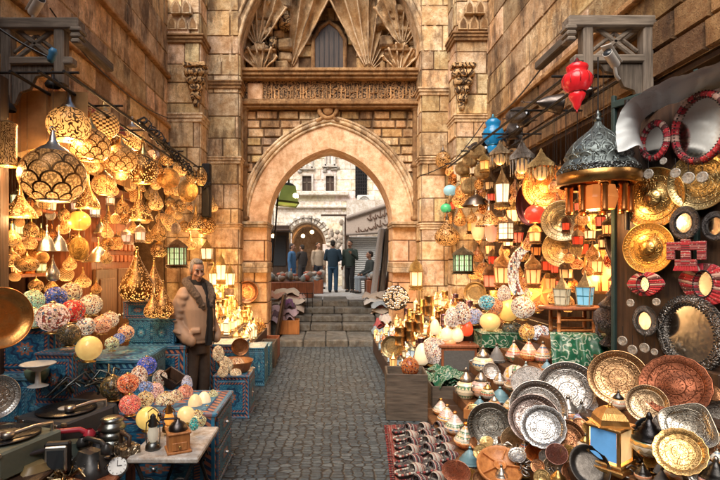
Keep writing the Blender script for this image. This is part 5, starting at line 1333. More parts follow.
def gramophone(loc, rz, label, color, lid):
 t = empty('gramophone', loc, (0, 0, rz)); tag(t, label, 'gramophone')
 b = MB(); i = b.mat(PLAST)
 b.box((0, 0, .08), (.44, .42, .16), i, bev=.012); o = obj('case', b, t, color)
 b = MB(); i = b.mat(MET)
 for s in (-1, 1):
  b.box((s * .15, -.215, .12), (.03, .012, .05), i, bev=.003)
  for z in (.02, .15): b.box((s * .21, -.205, z), (.03, .02, .02), i)
 b.tube([(-.08, -.215, .09), (-.07, -.24, .07), (.07, -.24, .07), (.08, -.215, .09)], .008, i, 6)
 obj('latch', b, t, SILVER)
 b = MB(); i = b.mat(VINYL); b.lathe([(0, .178), (.055, .178), (.06, .180), (.19, .178), (.193, .174), (0, .172)][::-1], i, 48); rec = obj('record', b, t)
 b = MB(); i = b.mat(PLAST); b.lathe([(0, .1815), (.055, .1815), (.055, .179)][::-1], i, 30); obj('record_label', b, rec, (.62, .60, .55))
 b = MB(); i = b.mat(MET); b.tube([(.18, .17, .16), (.18, .17, .21), (.15, .08, .215), (.10, -.05, .20)], .012, i, 8); b.lathe([(0, .0), (.035, 0), (.035, .03), (0, .03)], i, 16, (.10, -.06, .19)); obj('tone_arm', b, t, SILVER)
 if lid:
  b = MB(); i = b.mat(PLAST); M = Matrix.Translation((0, .215, .165)) @ Matrix.Rotation(math.radians(-72), 4, 'X')
  b.box((0, 0, 0), (.44, .42, .05), i, bev=.01, M=M @ Matrix.Translation((0, -.21, .02)) @ Matrix.Rotation(PI, 4, 'X') if False else M @ Matrix.Translation((0, -.0, 0)) @ Matrix.Translation((0, .21, 0)))
  lo = obj('lid', b, t, color)
  b = MB(); i = b.mat(FABRIC); b.box((0, 0, 0), (.40, .37, .012), i, M=M @ Matrix.Translation((0, .21, .03)) if False else M @ Matrix.Translation((0, .21, -.03))); obj('lid_lining', b, lo, (.34, .34, .33))
 return t
gramophone((-1.83, 3.36, .505), -.35, 'black portable gramophone with its lid raised and a record with pale label', (.06, .062, .065), True)
gramophone((-1.93, 2.86, .505), -.30, 'grey-green portable gramophone with its top open, nearest the left edge', (.17, .20, .16), False)
def telephone(loc, rz, label, color, cradle=True, handset=None, s=1.0):
 t = empty('telephone', loc, (0, 0, rz), (s, s, s)); tag(t, label, 'telephone')
 b = MB(); i = b.mat(PLAST); rows = []
 for z, w, d in ((0, .11, .10), (.02, .11, .10), (.06, .085, .075), (.10, .055, .05), (.12, .05, .04)):
  rows.append([(sx_ * w, sy_ * d - z * .2, z) for sx_, sy_ in ((-1, -1), (0, -1.08), (1, -1), (1.05, 0), (1, 1), (0, 1.05), (-1, 1), (-1.05, 0))])
 b.grid(rows, i, True, True); b.face(rows[-1], i); obj('body', b, t, color)
 b = MB(); i = b.mat(MET); M = Matrix.Translation((0, -.075, .06)) @ Matrix.Rotation(math.radians(50), 4, 'X')
 b.lathe([(0, .012), (.03, .012), (.05, .01), (.055, 0)][::-1], i, 24);
 j = b.mat(VINYL)
 for q in range(10): a = 2 * PI * q / 12; b.ball((.038 * math.cos(a), .038 * math.sin(a), .012), .007, j, 6, 4)
 o = obj('dial', b, t, SILVER); o.matrix_local = M
 b = MB(); i = b.mat(PLAST); hc = handset or color
 b.tube([(-.10, 0, .145), (-.06, 0, .17), (.06, 0, .17), (.10, 0, .145)], [.016, .014, .014, .016], i, 9)
 for s_ in (-1, 1): b.lathe([(.0, -.02), (.032, -.02), (.03, .01), (.014, .03)], i, 14, (s_ * .105, 0, .138))
 obj('handset', b, t, hc)
 return t
telephone((-1.66, 3.05, .422), .3, 'old dark green telephone with red handset below the black gramophone', (.05, .07, .06), handset=(.45, .03, .05), s=1.25)
telephone((-1.44, 2.96, .422), -.5, 'black dial telephone at the street side of the low table', (.03, .03, .03), s=1.1)
telephone((-1.50, 3.14, .422), 1.0, 'black old telephone lying behind the dial telephones', (.025, .025, .03), s=1.0)
telephone((-1.72, 2.80, .422), .8, 'small brass and black telephone at the very front of the low table', (.28, .20, .09), handset=(.05, .04, .04), s=1.0)
b = MB(); i = b.mat(MET); r = random.Random(28)
for q in range(26):
 a = r.uniform(0, PI); x, y = r.uniform(-.13, .13), r.uniform(-.10, .10); l = r.uniform(.03, .08)
 if q % 4 == 0: b.lathe([(.0, 0), (.022, 0), (.026, .02), (.012, .04), (.02, .055)], i, 12, (x, y, r.uniform(0, .03)))
 else: b.tube([(x - l * math.cos(a), y - l * math.sin(a), r.uniform(.0, .04)), (x, y, .02 + r.uniform(0, .05)), (x + l * math.cos(a), y + l * math.sin(a), r.uniform(.0, .05))], r.uniform(.006, .013), i, 6)
single('metal_fittings', b, 'heap of tarnished brass taps and fittings at the front edge of the low table', 'fittings', loc=(-1.60, 2.80, .425), color=(.28, .21, .12))
t = empty('alarm_clock', P(118, 468, 2.95), (0, 0, .5)); tag(t, 'round silver alarm clock lying at the edge of the low table', 'clock')
b = MB(); i = b.mat(MET); b.lathe([(0, .0), (.085, .0), (.09, .02), (.09, .05), (.08, .06)], i, 28); obj('case', b, t, SILVER)
b = MB(); i = b.mat(PLAST); b.lathe([(0, .058), (.078, .058)][::-1], i, 28); f_ = obj('face', b, t, (.65, .65, .62))
b = MB(); i = b.mat(IRON); b.box((.0, .025, .062), (.006, .05, .003), i); b.box((.018, 0, .062), (.04, .006, .003), i)
for q in range(12): a = PI * q / 6; b.box((.066 * math.cos(a), .066 * math.sin(a), .0605), (.012, .005, .002), i, rz=a)
obj('hands', b, t); t.rotation_euler = (.9, 0, .3); t.scale = (.68,) * 3
t = empty('flat_iron', P(124, 452, 3.05), (0, 0, .9)); tag(t, 'tarnished old flat iron on the low table beside the clock', 'flat iron')
b = MB(); i = b.mat(MET_CH); b.prism([(-.06, -.09), (.06, -.09), (.065, 0), (0, .13), (-.065, 0)], 0, .05, i); obj('sole', b, t, (.34, .28, .20))
b = MB(); i = b.mat(WOOD_D); b.tube([(0, -.06, .05), (0, -.07, .11), (0, .03, .12), (0, .04, .05)], .014, i, 8); obj('handle', b, t)
t = empty('field_camera', P(58, 472, 2.85), (0, 0, .2)); tag(t, 'old folding camera with square frame below the red handset', 'camera')
b = MB(); i = b.mat(IRON); b.box((0, 0, .09), (.14, .05, .18), i, bev=.01); obj('body', b, t)
b = MB(); i = b.mat(MET); b.box((0, -.035, .09), (.12, .02, .15), i, bev=.006); obj('frame', b, t, SILVER)
b = MB(); i = b.mat(GLASS_DIM); b.box((0, -.047, .09), (.09, .006, .11), i); obj('ground_glass', b, t)
t = empty('pliers', P(98, 462, 3.0), (0, 0, .4)); tag(t, 'heap of tangled old metal pliers and tools before the telephones', 'tools')
b = MB(); i = b.mat(MET); r = random.Random(8)
for q in range(16):
 a = r.uniform(0, PI); x, y = r.uniform(-.12, .12), r.uniform(-.10, .10); l = r.uniform(.05, .11)
 b.tube([(x - l * math.cos(a), y - l * math.sin(a), r.uniform(.0, .05)), (x, y, .03 + r.uniform(0, .04)), (x + l * math.cos(a), y + l * math.sin(a), r.uniform(.0, .05))], r.uniform(.006, .014), i, 6)
obj('metal_pieces', b, t, PEWTER)
b = MB(); i = b.mat(MET); r = random.Random(18)
for q in range(34):
 a = r.uniform(0, PI); x, y = r.uniform(-.2, .2), r.uniform(-.16, .16); l = r.uniform(.04, .14)
 b.tube([(x - l * math.cos(a), y - l * math.sin(a), r.uniform(.0, .12)), (x, y, .05 + r.uniform(0, .14)), (x + l * math.cos(a), y + l * math.sin(a), r.uniform(.0, .14))], r.uniform(.006, .012), i, 6)
single('metal_scrap', b, 'tangle of dark old tools and fittings behind the black gramophone lid', 'tools', loc=P(88, 392, 3.75), color=(.12, .14, .14))
table('side_table', 'narrow dark side table under the tangle of old fittings', -2.0, -1.62, 3.52, 3.86, .66, WOOD_D)
b = MB(); i = b.mat(MET)
for q in range(3): b.lathe([(0, q * .075), (.13, q * .075), (.145, q * .075 + .02), (.12, q * .075 + .05), (.10, q * .075 + .075)], i, 24)
b.lathe([(.10, .22), (.12, .25), (.08, .27), (0, .27)], i, 24)
single('stacked_lantern', b, 'heavy dark metal lantern of stacked rings beside the crimson globe', 'lantern', loc=P(112, 444, 3.15), color=(.26, .28, .27)).scale = (.62, .62, .66)
stand('oil_lantern', 'oil_lantern', 'lantern', 153, 450, 17, 42, Y=3.1, color=(.16, .17, .17), label='dark metal oil lantern standing at the left of the marble table', colors=dict(glass_chimney=(.5, .45, .35)))
stand('oil_lantern', 'oil_lantern', 'lantern', 169, 431, 15, 32, Y=3.35, color=(.32, .20, .10), label='amber-glassed oil lantern behind the coffee grinder', colors=dict(glass_chimney=(1.0, .42, .08)))
t = empty('coffee_grinder', P(178, 450, 3.08), (0, 0, .45)); tag(t, 'square wooden coffee grinder with dark dome on the marble table', 'coffee grinder')
b = MB(); i = b.mat(WOOD_O); b.box((0, 0, .06), (.13, .13, .12), i, bev=.006); b.box((0, 0, .008), (.15, .15, .016), i, bev=.004); b.box((0, 0, .124), (.145, .145, .014), i, bev=.004); obj('box', b, t)
b = MB(); i = b.mat(WOOD_O); b.box((0, -.068, .045), (.09, .01, .05), i, bev=.003); dr = obj('drawer', b, t)
b = MB(); i = b.mat(MET); b.ball((0, -.08, .045), .01, i, 8, 5); obj('knob', b, dr, BRASS)
b = MB(); i = b.mat(MET); b.lathe([(.06, .13), (.058, .15), (.04, .175), (.015, .19), (.012, .2), (0, .2)], i, 22); obj('dome', b, t, (.10, .09, .09))
b = MB(); i = b.mat(MET); b.tube([(0, 0, .2), (-.02, 0, .205), (-.10, .02, .205), (-.11, .02, .22)], .007, i, 6); b.ball((-.11, .02, .235), .014, i, 8, 6); obj('crank', b, t, (.12, .10, .1))
t = empty('glass_goblet', P(96, 378, 3.9)); tag(t, 'pale dish on a stem among the old metal by the blue chests', 'goblet')
b = MB(); i = b.mat(PLAST); b.lathe([(.07, 0), (.02, .02), (.015, .1), (.08, .14), (.12, .16), (.11, .165), (.0, .13)], i, 20); obj('bowl', b, t, (.55, .56, .55)); t.location = P(38, 386, 3.45)
disc('pan', 'copper_pan', 'pan', -2, 318, 60, 2.75, 55, 5, color=(.95, .42, .12), label='big polished copper pan cut by the left edge of the view')
disc('tray', 'silver_tray', 'tray', -4, 397, 42, 2.55, 50, 8, color=SILVER, label='engraved silver tray standing at the left edge below the copper pan')
b = MB(); i = b.mat(PLAST); b.lathe([(0, 0), (.05, 0), (.08, .05), (.085, .09), (.07, .10), (.02, .12), (.015, .16), (0, .165)], i, 18)
single('enamel_pot', b, 'small enamel pot with white lid and red and green sides by the blue chests', 'pot', loc=P(37, 382, 3.62), color=(.10, .16, .12))
# ------------------------------------------------------------------ right: stepped stand
TX0, TDX, TRISE = 1.06, .17, .10
NT_ = 10
def tier_z(j): return .06 + TRISE * j
def on_slope(px, py):
 a, b_ = (px - CX) / F, (py - CY) / F
 best = None
 for j in range(NT_):
  Y = (EYE - tier_z(j)) / b_; X = a * Y; x0 = TX0 + TDX * j
  e = 0 if x0 <= X <= x0 + TDX else min(abs(X - x0), abs(X - x0 - TDX))
  if best is None or e < best[0]: best = (e, j, Y)
 return best[2], tier_z(best[1])
t = empty('tiered_stand', (1.9, 5.6, 0)); tag(t, 'long stepped wooden stand under all the pottery, trays and lamps on the right', 'display stand')
for j in range(NT_):
 x0 = TX0 + TDX * j; z = tier_z(j)
 b = MB(); i = b.mat(WOOD_D if j % 2 else WOOD_M); r = random.Random(j)
 y = 2.2
 while y < 8.5:
  w = min(r.uniform(.7, 1.3), 8.5 - y)
  b.box((x0 + TDX / 2 - 1.9, y + w / 2 - 5.6, z / 2), (TDX - .004, w - .006, z), i, bev=.008, tint=r.uniform(.7, 1.2)); y += w
 obj('tier', b, t)
def put(key, name, cat, px, yb, w, h, color=GOLD, label=None, look=None, lm=None, group=None, lit=None, colors=None, rz=None, rot=None, Y=None, dz=0, lift=0):
 if Y is None: Y, z = on_slope(px, yb)
 p = P(px, yb, Y); s = Y / F; p.z += lift
 o = inst(key, name, p, (w * s, w * s, h * s), rot or (0, 0, R.uniform(0, 6) if rz is None else rz), color, None, cat, label, look, lm, group, (px, yb - h / 2), colors)
 return o
BIG = []
def lean(key, name, px, py, w, yaw=-35, tilt=22, roll=0, color=BRASS, label=None, look=None, lm=None, group=None, ratio=1.0, cat='tray', dy=0, thick=1.0):
 Y, z = on_slope(px, py + w * .42 * ratio)
 if w > 36: BIG.append((px, py, w))
 return disc(key, name, cat, px, py, w * .92, Y + dy, yaw, tilt, roll, color, look, lm, label, group, ratio, thick=thick)
b = MB(); i = b.mat(REDRUG); d = b.mat(m_stripes('dark_rug', [(.05, .03, .03), (.09, .04, .04), (.16, .05, .05)], 30, 'v', .95))
c0, c1, c2, c3 = Vector((.62, 4.95, .012)), Vector((1.10, 4.95, .012)), Vector((1.02, 3.45, .012)), Vector((.50, 3.45, .012))
rows = [[c0.lerp(c3, q / 20) + Vector((0, 0, .012 * math.sin(q * 1.7))) for q in range(21)], [c0.lerp(c3, q / 20).lerp(c1.lerp(c2, q / 20), .16) + Vector((0, 0, .012)) for q in range(21)]]
b.grid(rows, i, smooth=True)
rows = [rows[1], [c1.lerp(c2, q / 20) + Vector((0, 0, .012)) for q in range(21)]]
b.grid(rows, d, smooth=True)
for q in range(46):
 p = c0.lerp(c3, q / 45); b.tube([p + Vector((.01, 0, .0)), p + Vector((-.04, R.uniform(-.01, .01), -.004))], .006, i, 4)
single('woven_rug', b, 'red-bordered woven rug spread on the cobbles under the rows of slippers', 'rug')
GSL = 'pairs of embroidered slippers on the red rug'
for r_ in range(7):
 for q in range(3):
  Y = 4.70 - r_ * .185 + R.uniform(-.02, .02) + q * .035; X = .76 + q * .155 - r_ * .02 + R.uniform(-.01, .01); wv = (r_ + q) % 2
  inst('slipper_w' if wv else 'slipper_k', 'slipper', (X, Y, .04), (.26, .27, .34), (0, 0, -1.05 + R.uniform(-.15, .15)), None, None, 'slipper',
             '%s embroidered slipper in the %s row of the rug, %s from the street' % ('pale striped' if wv else 'dark', ['farthest', 'second farthest', 'third farthest', 'middle', 'third nearest', 'second nearest', 'nearest'][r_], ords[q]), None, None, GSL)
t = inst('crate_d', 'wooden_crate', (.86, 5.32, 0), (.44, .40, .50), (0, 0, -.08), None, None, 'crate', 'tall dark wooden box standing on the cobbles at the street edge')
put('mosaic_dim', 'ceramic_bowl', 'bowl', 410, 378, 18, 22, Y=5.2, color=(.9, .25, .06), label='orange-red patterned lamp inside the tall dark box', colors=dict(foot=BRASS, collar=BRASS))
disc('tray', 'brass_tray', 'tray', 392, 347, 22, 6.6, -25, 14, color=(.32, .24, .12), label='round dark brass tray leaning at the kerb in front of the souvenirs')
inst('crate_d', 'wooden_crate', (1.37, 5.62, 0), (.40, .46, .30), (0, 0, 0), None, None, 'crate', 'low dark wooden crate holding the green leaf-patterned cloths')
b = MB(); i = b.mat(GREENTIN); r = random.Random(6)
for q in range(3):
 rows = []
 for a in range(25):
  rows.append([(-.17 + q * .03 + a * .0145 + .01 * math.sin(c * .5), -.2 + c * .0175, .045 * q + .055 * noise.noise(Vector((a * .16, c * .16, q * 3.1))) + .02 * math.sin(a * .7 + q) - (.05 * max(0, abs(a - 12) - 9) / 3)) for c in range(25)])
 b.grid(rows, i)
single('folded_cloth', b, 'green and white leaf-patterned folded cloth lying on the low dark crate', 'cloth', loc=(1.36, 5.6, .33), rot=(.12, .08, .3))
chest('chest_a', 'wooden_box', (1.62, 6.08, .28), (.44, .30, .36), 'reddish wooden box with dark slate front among the white egg lamps', 0)
bpy.data.objects['wooden_box'].children[0].data = bpy.data.objects['wooden_box'].children[0].data
t = bpy.data.objects['wooden_box']
for c in list(t.children):
 for cc in list(c.children): bpy.data.objects.remove(cc)
 bpy.data.objects.remove(c)
b = MB(); i = b.mat(WOOD_R); j = b.mat(IRON)
b.box((0, 0, .5), (1, 1, 1), i); obj('body', b, t)
b = MB(); i = b.mat(WOOD_R); b.box((0, 0, 1.03), (1.15, 1.12, .10), i, bev=.02); obj('lid', b, t)
b = MB(); i = b.mat(m_plain('slate', (.10, .10, .10), .7, 0, .4)); b.box((0, -.51, .5), (.86, .03, .78), i); b.box((-.51, 0, .5), (.03, .86, .78), i); obj('slate_panel', b, t)
chest('chest_g', 'green_tin', (2.15, 6.0, .66), (.55, .40, .17), 'green tin chest with white scrolling ornament below the yellow globes', -.05)
GR = 'glowing lamps heaped on the right stand'
W_ = (1.0, .86, .66)
for key, px, yb, w, h, colr, lit, lb in [
 ('mosaic', 434, 366, 25, 31, (1.0, .80, .68), 4, 'largest white mosaic egg lamp standing left of the slate-fronted box'),
 ('glow_egg', 422, 365, 15, 22, W_, 2, 'smooth cream egg lamp beside the largest white mosaic egg'),
 ('glow_egg', 435, 335, 10, 16, W_, 2, 'slim white egg lamp above the largest mosaic egg'),
 ('mosaic_egg', 452, 327, 15, 20, (1.0, .88, .75), 3, 'white flecked egg lamp at the back of the white cluster'),
 ('mosaic_egg', 462, 324, 17, 22, (1.0, .86, .74), 0, 'tallest white flecked egg lamp of the white cluster'),
 ('glow_egg', 447, 341, 13, 14, W_, 0, 'pinkish white egg lamp at the left of the slate-fronted box top'),
 ('glow_egg', 457, 342, 13, 15, W_, 2, 'white egg lamp in the middle of the slate-fronted box top'),
 ('glow_egg', 450, 346, 12, 10, (1, .55, .35), 0, 'low peach lamp at the front of the slate-fronted box top'),
 ('glow_egg', 467, 336, 12, 16, (1.0, .24, .13), 2, 'coral red egg lamp at the end of the white cluster'),
 ('mosaic', 474, 325, 17, 18, (.45, .55, .85), 0, 'blue and white mosaic globe behind the plain cream globe'),
 ('glow_globe', 490, 332, 20, 21, (1.0, .76, .42), 5, 'plain warm cream globe on the green tin chest'),
 ('glow_globe', 508, 323, 21, 26, (1.0, .74, .34), 6, 'plain pale yellow globe, highest of the plain globes'),
 ('mosaic', 495, 316, 17, 19, (1.0, .34, .12), 0, 'orange-red mosaic globe left of the pale yellow globe'),
 ('mosaic', 487, 311, 17, 17, (.12, .50, .58), 0, 'turquoise mosaic globe at the back left of the heap'),
 ('mosaic', 523, 320, 23, 26, (1.0, .88, .70), 3, 'white mosaic globe flecked with dark dots right of the pale yellow globe'),
 ('mosaic', 538, 313, 16, 20, (1.0, .30, .05), 4, 'strong orange mosaic globe under the star lamp'),
 ('mosaic', 527, 341, 16, 18, (1.0, .55, .14), 2, 'amber striped mosaic globe in front of the white flecked globe'),
 ('mosaic', 540, 342, 20, 18, (.85, .88, .95), 2, 'white mosaic globe with dark scrolls at the right of the amber striped globe'),
 ('mosaic_egg', 504, 301, 13, 16, (1.0, .80, .62), 0, 'small white mosaic egg beneath the amber hanging lantern'),
 ('mosaic_egg', 531, 301, 13, 16, (1.0, .76, .50), 0, 'small cream mosaic egg beside the crescent lamp'),
 ('mosaic_dim', 512, 337, 20, 17, (.14, .20, .16), 0, 'dark green patterned glass globe with pointed cap in front of the yellow globe')]:
 Y = 6.08 if px < 470 else 6.2 if yb < 350 else None
 if px > 480 and yb < 350: Y = 6.0 if px < 520 else 5.6
 put(key, 'mosaic_lamp' if 'mosaic' in key else 'glass_lamp', 'lamp', px, yb, w, h, colr, lb, group=GR, lit=lit or None, colors=dict(foot=BRASS, collar=BRASS), Y=Y)
inst('crate_k', 'wooden_crate', (1.25, 6.05, 0), (.36, .30, .385), (0, 0, 0), None, None, 'crate', 'dark wooden crate under the largest white mosaic egg lamp')
b = MB(); i = b.mat(MOSAIC); n = 30
o_, q_ = [], []
for k in range(n + 1):
 a = math.radians(60 + 240 * k / n); o_.append((.5 * math.cos(a), .5 * math.sin(a)))
 a2 = math.radians(60 + 240 * k / n); q_.append((.16 + .42 * math.cos(a2) * .92, .42 * math.sin(a2)))
M = Matrix.Rotation(PI / 2, 4, 'X')
for y0, y1 in ((-.05, -.05), (.05, .05)): b.grid([[M @ Vector((x, z, y0)) for x, z in o_], [M @ Vector((x, z, y1)) for x, z in q_]], i, smooth=False, flip=y0 > 0)
b.grid([[M @ Vector((x, z, -.05)) for x, z in o_], [M @ Vector((x, z, .05)) for x, z in o_]], i, smooth=True); b.grid([[M @ Vector((x, z, .05)) for x, z in q_], [M @ Vector((x, z, -.05)) for x, z in q_]], i, smooth=True)
o = single('crescent_lamp', b, 'tall white mosaic crescent lamp behind the pale yellow globe', 'lamp', loc=P(526, 274, 6.1), color=(1.0, .86, .70)); o.scale = (.46, .5, .72)
# ------------------------------------------------------------------ pottery and plates on the right stand
GP = 'painted pots with lids on the right stand'
def pot(key, px, yb, w, h, color, label, lidc=(.42, .40, .37), knob=(.3, .28, .25), rz=None, rot=None):
 return put(key, 'lidded_pot', 'pot', px, yb, w, h, color, label, group=GP, colors=dict(lid=lidc, knob=knob, handle=lidc), rz=rz, rot=rot)
pot('sugar_pot', 483, 371, 22, 26, (.85, .75, .52), 'cream lidded pot with silver dome, leftmost beside the green tin chest')
put('vase', 'ceramic_vase', 'vase', 507, 382, 30, 27, (.62, .50, .47), 'large pale pink and white painted jar lying behind the blue conical lid', rot=(1.2, 0, .9), colors=dict(lid=COPPER, knob=(.1, .06, .04)))
pot('tagine', 514, 362, 17, 22, (.85, .25, .10), 'red and orange painted tagine, left of three in a row below the striped globe', (.9, .5, .35))
pot('tagine', 529, 361, 18, 23, (.90, .42, .12), 'orange painted tagine, middle of three in a row below the striped globe', (.9, .5, .35))
pot('tagine', 543, 363, 17, 22, (.88, .30, .16), 'red painted tagine, right of three in a row below the striped globe', (.9, .5, .35))
pot('sugar_pot', 466, 398, 21, 31, (.88, .76, .50), 'yellow-cream pot with tall pierced silver lid on the orange crate', rz=.3)
pot('sugar_pot', 481, 396, 20, 28, (.85, .52, .42), 'pink painted pot with silver lid beside the yellow-cream pot', rz=.5)
BL = (.16, .30, .36)
put('conical_lid', 'conical_lid', 'pot', 500, 401, 23, 15, BL, 'blue stepped conical lid right of the pink pot', colors=dict(lid=BL, bowl=(.3, .28, .25)))
put('conical_lid', 'conical_lid', 'pot', 480, 410, 18, 14, BL, 'small blue stepped conical lid inside the front of the orange crate', colors=dict(lid=BL, bowl=(.3, .28, .25)))
put('conical_lid', 'conical_lid', 'pot', 547, 373, 16, 14, (.20, .34, .42), 'blue conical lid below the three tagines', colors=dict(lid=(.2, .34, .42), bowl=(.3, .28, .25)))
put('conical_lid', 'conical_lid', 'pot', 526, 376, 15, 15, (.30, .38, .38), 'grey-blue conical lid above the striped bowl', colors=dict(lid=(.3, .38, .38), bowl=(.3, .28, .25)))
put('conical_lid', 'conical_lid', 'pot', 470, 464, 24, 18, BL, 'large blue conical lid below the row of small tagines', colors=dict(lid=BL, bowl=(.12, .11, .10)))
Y_, z_ = on_slope(492, 414)
for q, (px, py, w, ry, lb) in enumerate([(490, 415, 46, -.5, 'long orange wooden tray under the yellow-cream and pink pots'), (507, 411, 30, -.45, 'short orange wooden crate beneath the blue conical lid')]):
 p = P(px, py, Y_ + .1 * q)
 inst('crate_o', 'wooden_crate', (p.x, p.y, p.z - .03), (w * Y_ / F, .26, .09), (0, 0, ry), None, None, 'crate', lb)
lean('bowl_plate', 'striped_bowl', 530, 385, 38, -30, 40, color=(1, 1, 1), label='red and white striped bowl turned to the street above the silver trays', cat='bowl')
bpy.data.objects['striped_bowl'].children[0].data = (lambda m: (m.materials.clear(), m.materials.append(STRIPE), m)[2])(bpy.data.objects['striped_bowl'].children[0].data.copy())
GT2 = 'small orange tagines in a diagonal row'
for q, (px, yb) in enumerate([(441, 415), (447, 424), (455, 434), (466, 448)]):
 put('tagine', 'small_tagine', 'pot', px, yb, 17 + 2.4 * q, 17 + 3 * q, [(.85, .40, .10), (.8, .5, .2), (.85, .38, .12), (.9, .34, .06)][q], 'small orange painted tagine, %s in the diagonal row behind the rug' % ['farthest back', 'second from the back', 'second from the front', 'nearest'][q], group=GT2, colors=dict(lid=(.75, .7, .62)))
lean('tray', 'metal_tray', 491, 426, 49, -15, 18, color=(.28, .27, .24), label='big dark pewter tray standing behind the slippers and tagines')
lean('tray', 'silver_tray', 538, 408, 58, -25, 26, color=(.44, .42, .40), label='large silver tray with broad rim, rearmost of the stacked silver trays', roll=20)
lean('tray', 'silver_tray', 534, 419, 52, -28, 28, color=(.36, .29, .27), label='silver tray with reddish engraved centre in the middle of the silver stack', dy=-.05)
lean('tray_scalloped', 'silver_tray', 543, 427, 46, -30, 32, color=(.38, .39, .40), label='bluish silver tray at the front of the silver stack', dy=-.1)
lean('tray', 'silver_tray', 568, 391, 62, -30, 24, color=(.42, .40, .38), label='wide engraved silver tray left of the tan copper tray')
lean('tray', 'copper_tray', 618, 378, 58, -38, 20, color=(.58, .35, .18), label='large tan copper tray with raised rim in the middle of the right stand')
lean('carved', 'carved_plate', 675, 386, 66, -48, 24, color=(.30, .11, .06), label='big deeply carved red-brown plate below the bone-framed mirror', roll=20)
lean('tray', 'tan_tray', 647, 404, 40, -40, 24, color=(.50, .36, .22), label='small tan tray with silver rim before the carved red-brown plate', dy=-.12)
b = MB(); i = b.mat(MET_PLATE); j = b.mat(MET)
sq = lambda r, n=44: [(r * math.copysign(abs(math.cos(a)) ** .5, math.cos(a)), r * math.copysign(abs(math.sin(a)) ** .5, math.sin(a))) for a in [2 * PI * q / n for q in range(n)]]
b.grid([[(x, y, z) for x, y in sq(r)] for r, z in ((.01, 0), (.30, 0), (.33, .02), (.36, .045), (.44, .06))], i, True, True)
c = MB(); k = c.mat(MET); c.tube([(x, y, .06) for x, y in sq(.445)], .014, k, 6, closed=True)
proto('square_tray', [('tray_face', b, None), ('rim', c, None)])
lean('square_tray', 'square_tray', 688, 428, 54, -48, 30, roll=25, color=(.40, .37, .31), label='square silver tray with rounded corners at the right')
lean('tray_scalloped', 'gold_tray', 680, 452, 50, -45, 34, color=(.85, .55, .22), label='shiny gold tray behind the black-lidded tagine', dy=-.1)
lean('tray', 'silver_tray', 716, 418, 40, -52, 24, color=(.42, .40, .36), label='grey tray half cut by the right edge of the view')
lean('bowl_plate', 'leaf_dish', 514, 438, 30, -20, 35, color=(.55, .38, .22), label='bronze leaf-shaped dish with pointed tips next to the pewter tray', ratio=.72, roll=40, cat='dish')
lean('bowl_plate', 'flower_plate', 540, 437, 34, -25, 34, color=(.60, .34, .20), label='brown and cream flower-centred plate below the silver stack', cat='plate')
lean('bowl_plate', 'orange_bowl', 535, 454, 20, -20, 40, color=(.85, .32, .10), label='small bowl with bright orange centre under the flower-centred plate', cat='bowl')
lean('tray', 'brown_tray', 568, 439, 36, -35, 30, color=(.30, .14, .07), label='oval brown tray with red ornament right of the flower-centred plate', ratio=1.15, roll=35)
lean('pan', 'black_tray', 590, 467, 38, -35, 34, color=(.06, .055, .05), label='black oval tray with pale rim in front of the brass lantern', ratio=1.2, roll=30)
lean('bowl_mirror', 'brass_cover', 553, 467, 20, -25, 35, color=(.38, .28, .18), label='small domed brass lid right of the segmented dish', cat='cover')
lean('bowl_plate', 'copper_bowl', 574, 474, 24, -25, 40, color=(.60, .30, .16), label='copper bowl at the bottom edge beside the black oval tray', cat='bowl')
lean('bowl_plate', 'rose_bowl', 557, 455, 22, -30, 36, color=(.42, .22, .18), label='reddish bowl between the flower-centred plate and the brass lid', cat='bowl')
lean('bowl_plate', 'striped_dish', 456, 475, 30, -5, 62, color=(.55, .25, .16), label='red and grey striped dish at the bottom edge of the rug', cat='dish')
b = MB(); i = b.mat(WOOD_O); b.lathe([(0, 0), (.45, 0), (.5, .05), (.5, .10), (.46, .11), (.44, .06), (0, .05)], i, 40)
t = empty('segmented_dish', P(500, 468, 3.42), (math.radians(32), 0, -.3), (.32, .32, .4)); tag(t, 'orange wooden dish divided into segments at the bottom edge', 'dish')
obj('dish', b, t)
b = MB(); i = b.mat(WOOD_O); b.lathe([(.11, .05), (.14, .10), (.12, .12), (.09, .07), (0, .06)], i, 24)
for q in range(5): a = 2 * PI * q / 5; b.box((.29 * math.cos(a), .29 * math.sin(a), .08), (.32, .025, .06), i, rz=a, bev=.005)
obj('divider', b, t)
okr = lambda p: p[1] > 340 + max(0, 470 - p[0]) * 1.2 and not (590 < p[0] < 640 and p[1] > 400) and not (p[0] > 560 and p[1] < 392)
KS = [('bowl_plate', 'small_dish', 'dish', 'small worn brass dish', BRASS), ('tagine', 'small_pot', 'pot', 'little painted pot with lid', (.7, .4, .2)), ('tray', 'small_tray', 'tray', 'small tarnished copper tray', (.48, .24, .12)), ('conical_lid', 'small_pot', 'pot', 'little stepped metal lid', (.2, .2, .2)), ('sugar_pot', 'small_pot', 'pot', 'little silver-lidded sugar pot', (.7, .55, .4)), ('bowl_mirror', 'small_dish', 'dish', 'small bright gold saucer', (.7, .5, .22)), ('tray_scalloped', 'small_tray', 'tray', 'small scalloped silver tray', (.5, .48, .45)), ('tagine_metal', 'small_pot', 'pot', 'little pot with dark metal lid', (.6, .3, .15))]
r = random.Random(91)
